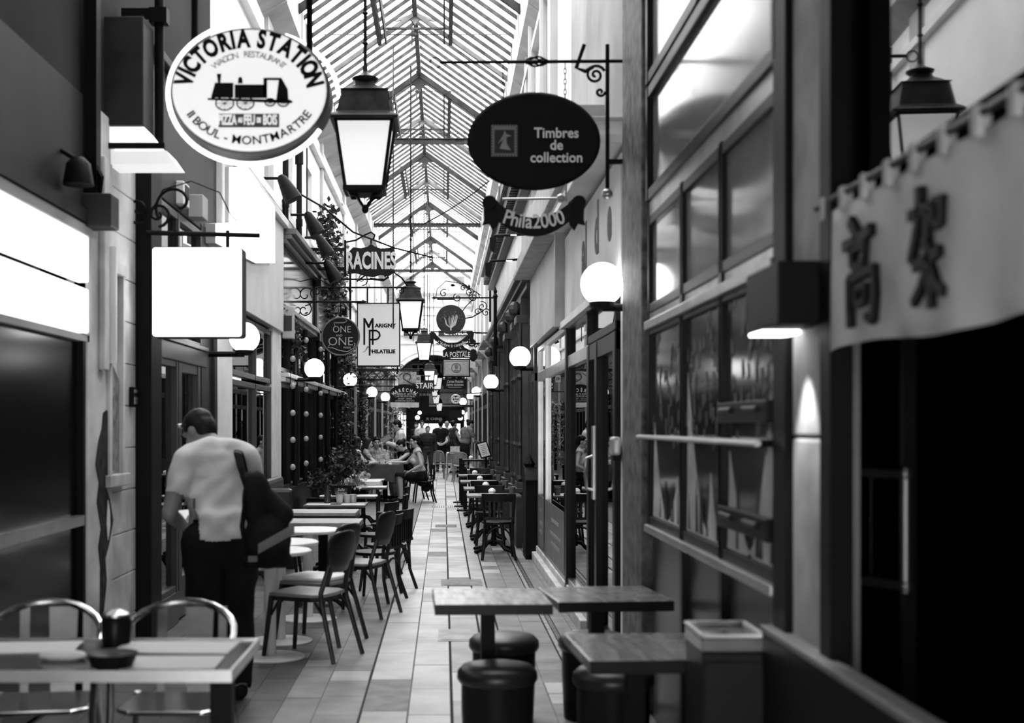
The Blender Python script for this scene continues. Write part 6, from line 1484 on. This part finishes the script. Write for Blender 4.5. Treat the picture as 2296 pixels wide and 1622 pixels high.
            Hb.ell(Hd(0, -.07, -.005), .082*s, .065*s, .09*s, 'h', HR); Hb.ell(Hd(0, -.12, -.02), .05*s, .045*s, .06*s, 'h', HR); Hb.ell(Hd(0, .025, .08), .066*s, .05*s, .035*s, 'h', HR)
        hm = Hb.mesh(vox*.9, 3); hm.materials.clear(); hm.materials.append(hairm or HAIRD); ho = bpy.data.objects.new('hair', hm); C.objects.link(ho); ho.parent = t; hm.name = 'hair'
    return t, Hd, U
TORSO = ('torso', 'ua'); LEGS = ('hips', 'th', 'sh'); SHOE = ('foot',)
def shirt(m, inf=.012, short=True, fold=.003, nm='shirt'): return (nm, m, ('torso', 'ua') if short else ('torso', 'ua', 'ua2', 'fa'), inf, fold)
def trou(m, inf=.012, fold=.003): return ('trousers', m, LEGS, inf, fold)
def shoe(m): return ('shoe', m, SHOE, .006, 0)
DEN = M('dark_denim', .03, .8, var=.3)
TEE = M('grey_white_tee', .55, .85, var=.07, sc=5, bump=.35)
# 1 --- man with the rucksack, head bowed over a paper
DM = 7.45
man, Hd_, U_ = person('man from behind in white T-shirt, head bowed, with a dark rucksack on one shoulder', (-1.3, DM, 0), .5, h=1.76, lean=.18, head=(.55, .62, 0), build=1.04, hair='crop', vox=.0085,
    arms=[(V(-.3, .04, 1.09), V(-.13, .28, .99), V(.5, .85, .05), V(.3, -.2, 1)), (V(.27, .12, 1.1), V(.1, .34, 1.02), V(-.4, .9, 0), V(0, -.3, 1))], skin=SKIND, loose=1.42,
    clothes=[trou(CLOTHB, .016, .004), shoe(CLOTHB)])
Sb = Body(); su = Matrix.Rotation(-.18, 3, 'X'); sc_ = 1.76/1.72
for i in range(16):
    z = -.075+i*.035; f = i/14
    wx = .172+.022*math.sin(PI*min(f*1.1, 1))+(.012 if f > .6 else 0)-(.03 if f > .93 else 0)+(.028 if z < .12 else 0); Sb.ell(U_(0, .008-(.012 if z < .12 else 0), z), wx*sc_, (.128+.012*math.sin(PI*f)+(.034 if z < .12 else 0))*sc_, .09*sc_, 't', su)
for k_, el in ((-1, V(-.3, .04, 1.09)), (1, V(.27, .12, 1.1))):
    sh = U_(k_*.175, -.005, .455); Sb.cap(U_(k_*.06, -.005, .47), sh, .1, .088, 't'); Sb.cap(U_(k_*.035, -.025, .515), U_(k_*.16, -.01, .5), .075, .06, 't'); Sb.cap(sh, sh+(el-sh)*.62, .086, .076, 't')
sm_ = Sb.mesh(.0105, 14); bm = bmesh.new(); bm.from_mesh(sm_)
for v in bm.verts:
    c = v.co; w_ = .006*math.sin(c.x*30+c.z*20+2.2*math.sin(c.z*7+c.x*3))+.004*math.sin(c.z*44-c.x*36+c.y*20); v.co += v.normal*w_*(1 if c.z < 1.3 else .5)
bmesh.ops.delete(bm, geom=[v for v in bm.verts if v.co.z < .94+.006*math.sin(v.co.x*22)], context='VERTS')
for k_, el in ((-1, V(-.3, .04, 1.09)), (1, V(.27, .12, 1.1))):      # open sleeve ends
    sh = U_(k_*.175, -.005, .455); d_ = (el-sh); L_ = d_.length; d_ = d_/L_; bmesh.ops.delete(bm, geom=[v for v in bm.verts if v.co.x*k_ > .17 and (v.co-sh).dot(d_) > L_*.66], context='VERTS')
bm.to_mesh(sm_); bm.free(); sm_.name = 'shirt'; sm_.materials.clear(); sm_.materials.append(TEE)
so_ = bpy.data.objects.new('shirt', sm_); C.objects.link(so_); so_.parent = man
for p_ in sm_.polygons: p_.use_smooth = True
q = MB(); q.loft([[(-.16, .38, .99), (.06, .42, 1.0), (.06, .56, 1.08), (-.16, .52, 1.07)], [(-.16, .38, .993), (.06, .42, 1.003), (.06, .56, 1.083), (-.16, .52, 1.073)]])
o = q.build('leaflet', PAPER, None); o.location = (-1.3, DM, 0); o.rotation_euler.z = .5; tag(o, 'pale leaflet held low in the bowed man\'s hands', 'leaflet')
q = MB(); q.ball(tuple(Hd_(-.09, .03, .07)), .016, (1.2, .6, .7), 8, 5); q.tube([tuple(Hd_(-.085, .03, .06)), tuple(Hd_(-.05, .07, .1)), tuple(Hd_(.05, .07, .1)), tuple(Hd_(.085, .03, .06))], .006, 5); o = q.build('sunglasses', CHROME, None); o.location = (-1.3, DM, 0); o.rotation_euler.z = .5; tag(o, 'glinting sunglasses pushed up on the bowed man\'s head', 'sunglasses')
bp = thing('rucksack', 'dark rucksack with a paler band slung behind the man in white T-shirt', 'rucksack', (PX(600, 7.2), 7.2, PZ(1178, 7.2)), .12)
Bk = Body()
Bk.ell((-.06, .0, .14), .085, .075, .17, 'b'); Bk.ell((.0, .0, -.08), .135, .1, .17, 'b'); Bk.ell((.02, -.03, -.14), .11, .1, .1, 'b'); Bk.cap((-.1, .0, .26), (.09, 0, .06), .045, .06, 'b'); Bk.cap((-.1, 0, -.2), (.1, 0, -.2), .045, .045, 'b')
me = Bk.mesh(.011, 3); me.materials.clear(); me.materials.append(M('rucksack_cloth', .012, .75, var=.3)); me.name = 'bag'; o = bpy.data.objects.new('bag', me); C.objects.link(o); o.parent = bp
q = MB(); q.tube([(-.11, .04, .2), (-.15, .06, .32), (-.17, .1, .4), (-.17, .2, .415), (-.16, .3, .36), (-.13, .34, .2), (-.1, .25, .0), (-.08, .12, -.12)], .028, 8, .35); q.build('strap', M('rucksack_strap', .01, .7), bp)
q = MB(); q.tube([(-.115, -.04, .2), (-.14, -.06, 0), (-.11, -.05, -.18)], .02, 8, .4); q.build('strap', M('rucksack_strap', .01, .7), bp)
q = MB(); q.loft([[(-.05+x, -.135+.0*x, -.15+.55*x), (-.05+x, -.135, -.095+.55*x), (-.05+x, -.12, -.095+.55*x), (-.05+x, -.12, -.15+.55*x)] for x in [.2*i/6 for i in range(7)]]); q.build('band', M('band_grey', .16, .6), bp)
q = MB(); q.cbox((-.08, -.1, -.18), (.05, .03, .03)); q.build('buckle', M('band_grey', .16), bp)
# 2..6 --- group at the dark-clothed table
tx = PX(864, 27)
def wrist(tgt, loc, rz): return Matrix.Rotation(-rz, 3, 'Z') @ (Vector(tgt)-Vector(loc))
def seated(label, px, d, rz, reach, **kw):
    loc = (PX(px, d), d, 0); st_ = .47
    arms = []
    for k, a in zip((-1, 1), reach):
        if a is None: arms.append(None); continue
        w_ = wrist(a[0], loc, rz); el = wrist(a[1], loc, rz); arms.append((el, w_, w_-el, a[2] if len(a) > 2 else V(0, 0, -1)))
    return person(label, loc, rz, seat=st_+.07, arms=arms, vox=.0115, **kw)
FLOR = M('floral_print', .03, .8, v2=.75, sc=14)
STRIPE = M('striped_knit', .06, .8, v2=.4, sc=22)
TANK = M('pale_tank', .5, .8, var=.15, sc=5, bump=.3)
x7 = PX(944, 26.6)
seated('woman in pale tank top sitting side-on, arm in her lap, nearest the aisle', 944, 26.6, PI/2+.15, [((x7-.22, 26.3, .66), (x7+.02, 26.28, .78), V(0, 0, -1)), ((x7-.62, 26.75, .83), (x7-.3, 26.9, .82), V(0, 0, -1))],
    h=1.84, fem=True, lean=.16, head=(-.05, -.08, 0), hair='updo', clothes=[('tank_top', TANK, ('torso',), .012, .003), ('trousers', CLOTHB, ('hips', 'th'), .02, .003), ('sandal', CLOTHB, SHOE, .004, 0)])
x6 = PX(925, 27.5)
seated('woman in dark sleeveless top leaning on the table behind the pale tank top', 925, 27.5, PI/2+.25, [((x6-.5, 27.15, .84), (x6-.28, 27.15, .86)), ((x6-.55, 27.5, .84), (x6-.3, 27.7, .84))],
    h=1.74, fem=True, lean=.32, head=(0, .2, 0), hair='bun', clothes=[('tank_top', CLOTHB, ('torso',), .012, .003), ('skirt', FLOR, ('hips', 'th', 'sh'), .03, .004), shoe(CLOTHB)])
x2 = PX(793, 26.7)
seated('woman with long dark hair seen from behind, seated nearest the leafy pots', 793, 26.7, -1.15, [((x2+.42, 26.95, .83), (x2+.25, 27.1, .82)), ((x2+.46, 26.7, .83), (x2+.27, 26.5, .8))],
    h=1.76, fem=True, lean=.1, head=(.1, 0, 0), hair='long', clothes=[('sundress', FLOR, ('torso', 'hips', 'th'), .015, .003), shoe(CLOTHB)])
x3 = PX(812, 27.9)
seated('woman in striped top with dark hair, seated second on the wall side', 812, 27.9, -1.3, [((x3+.42, 28.0, .83), (x3+.25, 28.1, .82)), ((x3+.42, 27.7, .83), (x3+.26, 27.6, .82))],
    h=1.7, fem=True, lean=.15, head=(-.2, .05, 0), hair='long', clothes=[('striped_top', STRIPE, ('torso', 'ua'), .014, .003), ('skirt', CLOTHB, ('hips', 'th'), .02, .003), shoe(CLOTHB)])
x4 = PX(843, 29.0)
p4 = seated('woman facing the camera with sunglasses on her hair and a raised fist at her chin', 843, 29.0, PI+.25, [((x4+.15, 28.68, 1.12), (x4+.2, 28.7, .87), V(-.3, -.3, .2)), ((x4-.2, 28.5, .83), (x4-.27, 28.7, .85))],
    h=1.72, fem=True, lean=.12, head=(-.1, .05, 0), hair='bun', curl=1.1, clothes=[('striped_top', STRIPE, ('torso', 'ua'), .014, .003), ('trousers', CLOTHB, LEGS, .015, .003), shoe(CLOTHB)])
q = MB(); q.tube([(-.08, -.02, 0), (-.06, .06, .02), (.06, .06, .02), (.08, -.02, 0)], .008, 5); q.ball((-.035, .07, .02), .028, (1, .5, .7), 8, 5); q.ball((.035, .07, .02), .028, (1, .5, .7), 8, 5)
o = q.build('sunglasses', M('lens_dark', .03, .1), None); o.location = Vector((x4, 29.0, 0)) + Matrix.Rotation(PI+.25, 3, 'Z') @ p4[1](0, .035, .118); o.rotation_euler = (0, 0, PI+.15); tag(o, 'dark sunglasses on the hair of the woman facing the camera', 'sunglasses')
for px, d, rz, lab in ((950, 26.55, PI/2+.15, 'dark bentwood chair under the woman in the pale tank top'), (932, 27.5, PI/2+.25, 'dark bentwood chair under the woman leaning on the guests\' table'), (783, 26.65, -1.15, 'dark bentwood chair under the long-haired woman by the pots'), (802, 27.9, -1.3, 'dark bentwood chair under the woman in the striped top'), (845, 29.15, PI+.25, 'dark bentwood chair under the woman with the raised fist')):
    place(bc, PX(px, d), d, rz, lab)
t = thing('shoulder_bag', 'round dark bag hanging on the chair of the woman in the pale tank top', 'bag', (PX(956, 26.9), 26.75, .38))
q = MB(); q.ball((0, 0, -.06), .1, (1, .7, 1.15), 14, 9); q.build('bag', M('bag_dark', .02, .5), t, smooth=True)
q = MB(); q.tube([(-.07, 0, 0), (-.06, 0, .2), (0, 0, .38), (.05, 0, .2), (.07, 0, 0)], .01, 5); q.build('strap', BLK, t)
# waiter
xw = PX(903, 29.4)
rzw = PI/2+.1; lw = (xw, 29.4, 0)
tw, Hw, Uw = person('balding waiter in white shirt standing in profile, holding dark menus', lw, rzw, h=1.74, lean=.12, head=(0, .22, 0), hair='receding', build=1.06, vox=.0115,
    arms=[(V(-.25, .08, 1.12), V(-.12, .36, 1.2), V(.3, .9, .1), V(1, 0, 0)), (V(.25, .1, 1.12), V(.1, .36, 1.18), V(-.3, .9, .1), V(-1, 0, 0))], clothes=[shirt(CLOTHW, .016, False, nm='white_shirt'), trou(CLOTHB), shoe(CLOTHB)])
t = thing('menu_book', 'pair of dark menus held open by the waiter', 'menu', (xw-.42, 29.25, 1.3))
q = MB(); q.prism([(-.16, -.02), (.12, .14), (.2, .02), (-.06, -.16)], -.012, .012); q.build('cover', M('menu_grey', .1, .5), t)
q = MB(); q.prism([(-.12, -.025), (.11, .105), (.165, .02), (-.05, -.125)], -.016, -.012); q.build('label_panel', M('menu_light', .3), t)
# people in the aisle
def stand(lab, px, d, rz, h, **kw): return person(lab, (PX(px, d), d, 0), rz, h=h, vox=.0125, **kw)
stand('stocky man in dark shirt and jeans walking towards the camera up the aisle', 959, 40.0, PI, 1.585, build=1.16, head=(.15, .05, 0), hair='crop', legs=[(V(-.1, .08, .45), V(-.1, .02, .08), V(-.14, .2, .035)), (V(.1, .14, .46), V(.1, .16, .1), V(.13, .34, .06))],
      clothes=[shirt(M('dark_shirt', .025, .7, var=.3), .018, False, nm='dark_shirt'), trou(DEN, .016), shoe(CLOTHB)])
stand('man in white T-shirt and sunglasses beyond the walking man', 946, 47.0, PI+.2, 1.78, hair='short', glasses=True, clothes=[shirt(CLOTHW, .016), trou(DEN), shoe(CLOTHB)])
stand('man in black T-shirt seen from behind with hands clasped at his back', 988, 43.5, .0, 1.77, build=1.05, hair='short', arms=[(V(-.29, -.06, 1.12), V(-.07, -.17, .98), V(1, -.1, -.1), V(0, -1, 0)), (V(.29, -.06, 1.12), V(.07, -.17, .96), V(-1, -.1, -.1), V(0, -1, 0))], clothes=[shirt(CLOTHB, .018), trou(CLOTHB), shoe(CLOTHB)])
stand('fair person in white shirt just beyond the black T-shirt man', 1002, 48.0, .3, 1.76, hair='short', hairm=M('fair_hair', .25), clothes=[shirt(CLOTHW, .016), trou(DEN), shoe(CLOTHB)])
stand('woman in dark dress with straps standing side-on by the rattan chairs', 1017, 42.0, -1.0, 1.76, fem=True, hair='bun', arms=[None, (V(.24, .1, 1.1), V(.12, .3, 1.2), V(0, 1, .2), V(-1, 0, 0))], clothes=[('dress', M('dress_dark', .03, .8), ('torso', 'hips', 'th'), .03, .004), shoe(CLOTHB)])
stand('person with a hair bun and grey shirt bending towards the stamp-shop windows', 1042, 38.0, -.9, 1.8, lean=.2, head=(-.3, .25, 0), hair='bun', arms=[(V(-.26, .12, 1.14), V(-.12, .36, 1.12), V(.2, 1, 0), V(0, 0, -1)), (V(.27, .12, 1.14), V(.16, .4, 1.1), V(-.2, 1, 0), V(0, 0, -1))], clothes=[shirt(M('grey_shirt', .12, .8, var=.25), .03, nm='loose_shirt', fold=.005), trou(CLOTHB), shoe(CLOTHB)])
stand('dark-clad passer-by half hidden behind the waiter\'s doorway', 934, 49.5, PI-.4, 1.72, hair='short', clothes=[shirt(DEN, .016, False), trou(CLOTHB), shoe(CLOTHB)])
q = MB(); q.ball((0, 0, .1), .13, (1, .5, 1.1), 10, 7); q.tube([(-.08, 0, .2), (-.04, 0, .45), (.04, 0, .45), (.08, 0, .2)], .01, 5); o = q.build('shoulder_bag', CLOTHB, None, loc=(PX(1010, 42), 41.7, .85)); tag(o, 'black bag hanging at the side of the woman in dark dress', 'bag')
# ================================================================ PLANTS
def foliage(name, pts, n, size, seed, mat, parent=None, spread=.1):
    r_ = random.Random(seed); q = MB()
    for i in range(n):
        p = r_.choice(pts); c = [p[j]+r_.gauss(0, 1)*(spread if not isinstance(spread, tuple) else spread[j]) for j in range(3)]
        q.leaf(c, (r_.uniform(-1, 1), r_.uniform(-1, 1), r_.uniform(-.8, .8)), size*r_.uniform(.6, 1.4), r_)
    return q.build(name, mat, parent)
# leafy columns on the front past the bar
for i, (px, d, z1, lab) in enumerate(((769, 25.3, 2.2, 'tall dark leafy column below the round black shop sign'), (801, 31.0, 3.1, 'tall leafy column just past the pale pier'))):
    t = thing('ivy_column', lab, 'climbing plant', (XL+.19, d, 0))
    q = MB(); q.cyl((0, 0, 0), (0, 0, z1), .05); q.build('stem', BWOOD, t)
    pts = [(0, 0, z1*j/40) for j in range(41)]
    foliage('foliage', pts, 1500, .075, 10+i, LEAFD, t, (.09, .09, .06)); foliage('foliage', pts, 500, .06, 20+i, LEAFL, t, (.11, .11, .06))
# hanging garland over the bar cornice
t = thing('hanging_garland', 'shaggy pale garland hanging under the wavy board sign', 'garland', (XL+.22, 21.9, 4.2))
pts = [(.1*math.sin(j*.3), .12*j, .5-j*.075) for j in range(28)]
q = MB(); q.tube(pts, .02, 5); q.build('stem', BWOOD, t)
foliage('foliage', pts, 1100, .09, 31, LEAFL, t, (.08, .1, .08)); foliage('foliage', pts, 900, .08, 32, LEAFD, t, (.08, .1, .08))
t = thing('hanging_plant', 'dark trailing plant on the wall above the garland', 'plant', (XL+.3, 20.6, 5.0))
pts = [(.1*math.sin(j), .05*j, .1-j*.05) for j in range(14)]
q = MB(); q.tube(pts, .015, 5); q.build('stem', BWOOD, t); foliage('foliage', pts, 350, .1, 33, LEAFD, t, .09)
t = thing('window_plant', 'small trailing plant behind the upper bar window beside the grey box', 'plant', (XL+.12, 17.4, 2.95))
pts = [(0, .06*j, .1-j*.04) for j in range(12)]; q = MB(); q.tube(pts, .01, 5); q.build('stem', BWOOD, t); foliage('foliage', pts, 260, .07, 34, LEAFD, t, .06)
# planters on and by the tables
def planter(lab, x, y, z, w_, hh, seed, mat, spread, letter=False, ht=.35, n=420):
    t = thing('planter', lab, 'plant', (x, y, z)); q = MB(); q.prism([(-w_*.85, 0), (w_*.85, 0), (w_, hh), (-w_, hh)], -w_*.7, w_*.7); q.build('pot', BLK, t, .004)
    r_ = random.Random(seed); pts = []; q = MB()
    for i in range(26):
        a = r_.uniform(0, 2*PI); rr = r_.uniform(0, spread); L_ = r_.uniform(.5, 1)*ht
        p = [(r_.uniform(-.4, .4)*w_, r_.uniform(-.3, .3)*w_, hh*.9), (rr*.5*math.cos(a), rr*.5*math.sin(a), hh+L_*.6), (rr*math.cos(a), rr*math.sin(a), hh+L_)]; q.tube(p, .004, 4)
        pts += [tuple(Vector(p[1]).lerp(Vector(p[2]), k/4)) for k in range(5)]
    q.build('stem', LEAFD, t); foliage('foliage', pts, n, .06, seed, mat, t, .035)
    if letter: 
        q = MB(); q.box(-w_*.6, w_*.6, -w_*.72, -w_*.7, hh*.15, hh*.75); q.build('label_panel', DGREY, t)
        txt('Salle', .05, GOLD, t, 0, hh*.58, -w_*.73, shear=.3); txt('Climatisée', .042, GOLD, t, 0, hh*.28, -w_*.73, shear=.3, sx=.8)
planter('black box planter with white script and dark feathery sprigs on the bistro table', PX(765, 15.8), 15.85, .73, .13, .13, 41, LEAFD, .16, True, .42)
planter('small black pot of pale flowers next to the scripted planter', PX(795, 16.2), 16.2, .73, .06, .06, 42, M('pale_petal', .4, .6, var=.4), .08, False, .16, 220)
planter('dark bushy pot on the floor beside the long-haired woman', PX(775, 23), 23, 0, .2, .35, 43, LEAFD, .35, False, .75, 700)
planter('dark grassy pot on the floor between the bistro tables and the leafy column', PX(790, 24.6), 24.6, 0, .2, .4, 44, LEAFD, .4, False, .7, 700)
planter('low planter with small leaves along the bar front', XL+.3, 19.4, 0, .18, .5, 45, LEAFD, .25, False, .4, 400)
t = thing('bush', 'pale leafy bush in the doorway beyond the dealer sign', 'plant', (XL+.45, 46, 0))
q = MB(); q.cyl((0, 0, 0), (0, 0, 2), .05); q.build('stem', BWOOD, t); pts = [(0, 0, .3+j*.07) for j in range(32)]; foliage('foliage', pts, 800, .1, 50, LEAFL, t, (.15, .2, .06))
# flowers over the far cornice by the monogram sign
t = thing('hanging_plant', 'leafy hanging basket under the monogram sign frame', 'plant', (XL+.25, 34.2, 2.9))
q = MB(); q.lathe([(.001, -.12), (.1, -.1), (.16, 0)], n=14); q.cyl((-.35, 0, .3), (.0, 0, .3), .012); q.cyl((0, 0, 0), (0, 0, .3), .006); q.build('basket', BWOOD, t); foliage('foliage', [(0, 0, .05*j-.2) for j in range(8)], 500, .09, 51, LEAFL, t, .14)
# leather bench ends by the bar front
t = thing('padded_bench', 'dark padded bench end against the bar front ledge beyond the rucksack', 'bench', (-1.88, 15.0, 0))
q = MB(); q.box(-.2, .22, -.8, .8, 0, .42); q.build('base', BWOOD, t)
q = MB(); q.box(-.2, .24, -.8, .8, .42, .5); q.build('seat', LEA, t, .03)
q = MB(); q.prismx([(-.8, .5), (.8, .5), (.8, .98), (-.8, .98)], -.22, -.1); q.build('backrest', LEA, t, .05)
q = MB(); q.box(-.2, .2, -.84, -.76, .5, .9); q.build('end_panel', LEA, t, .04)
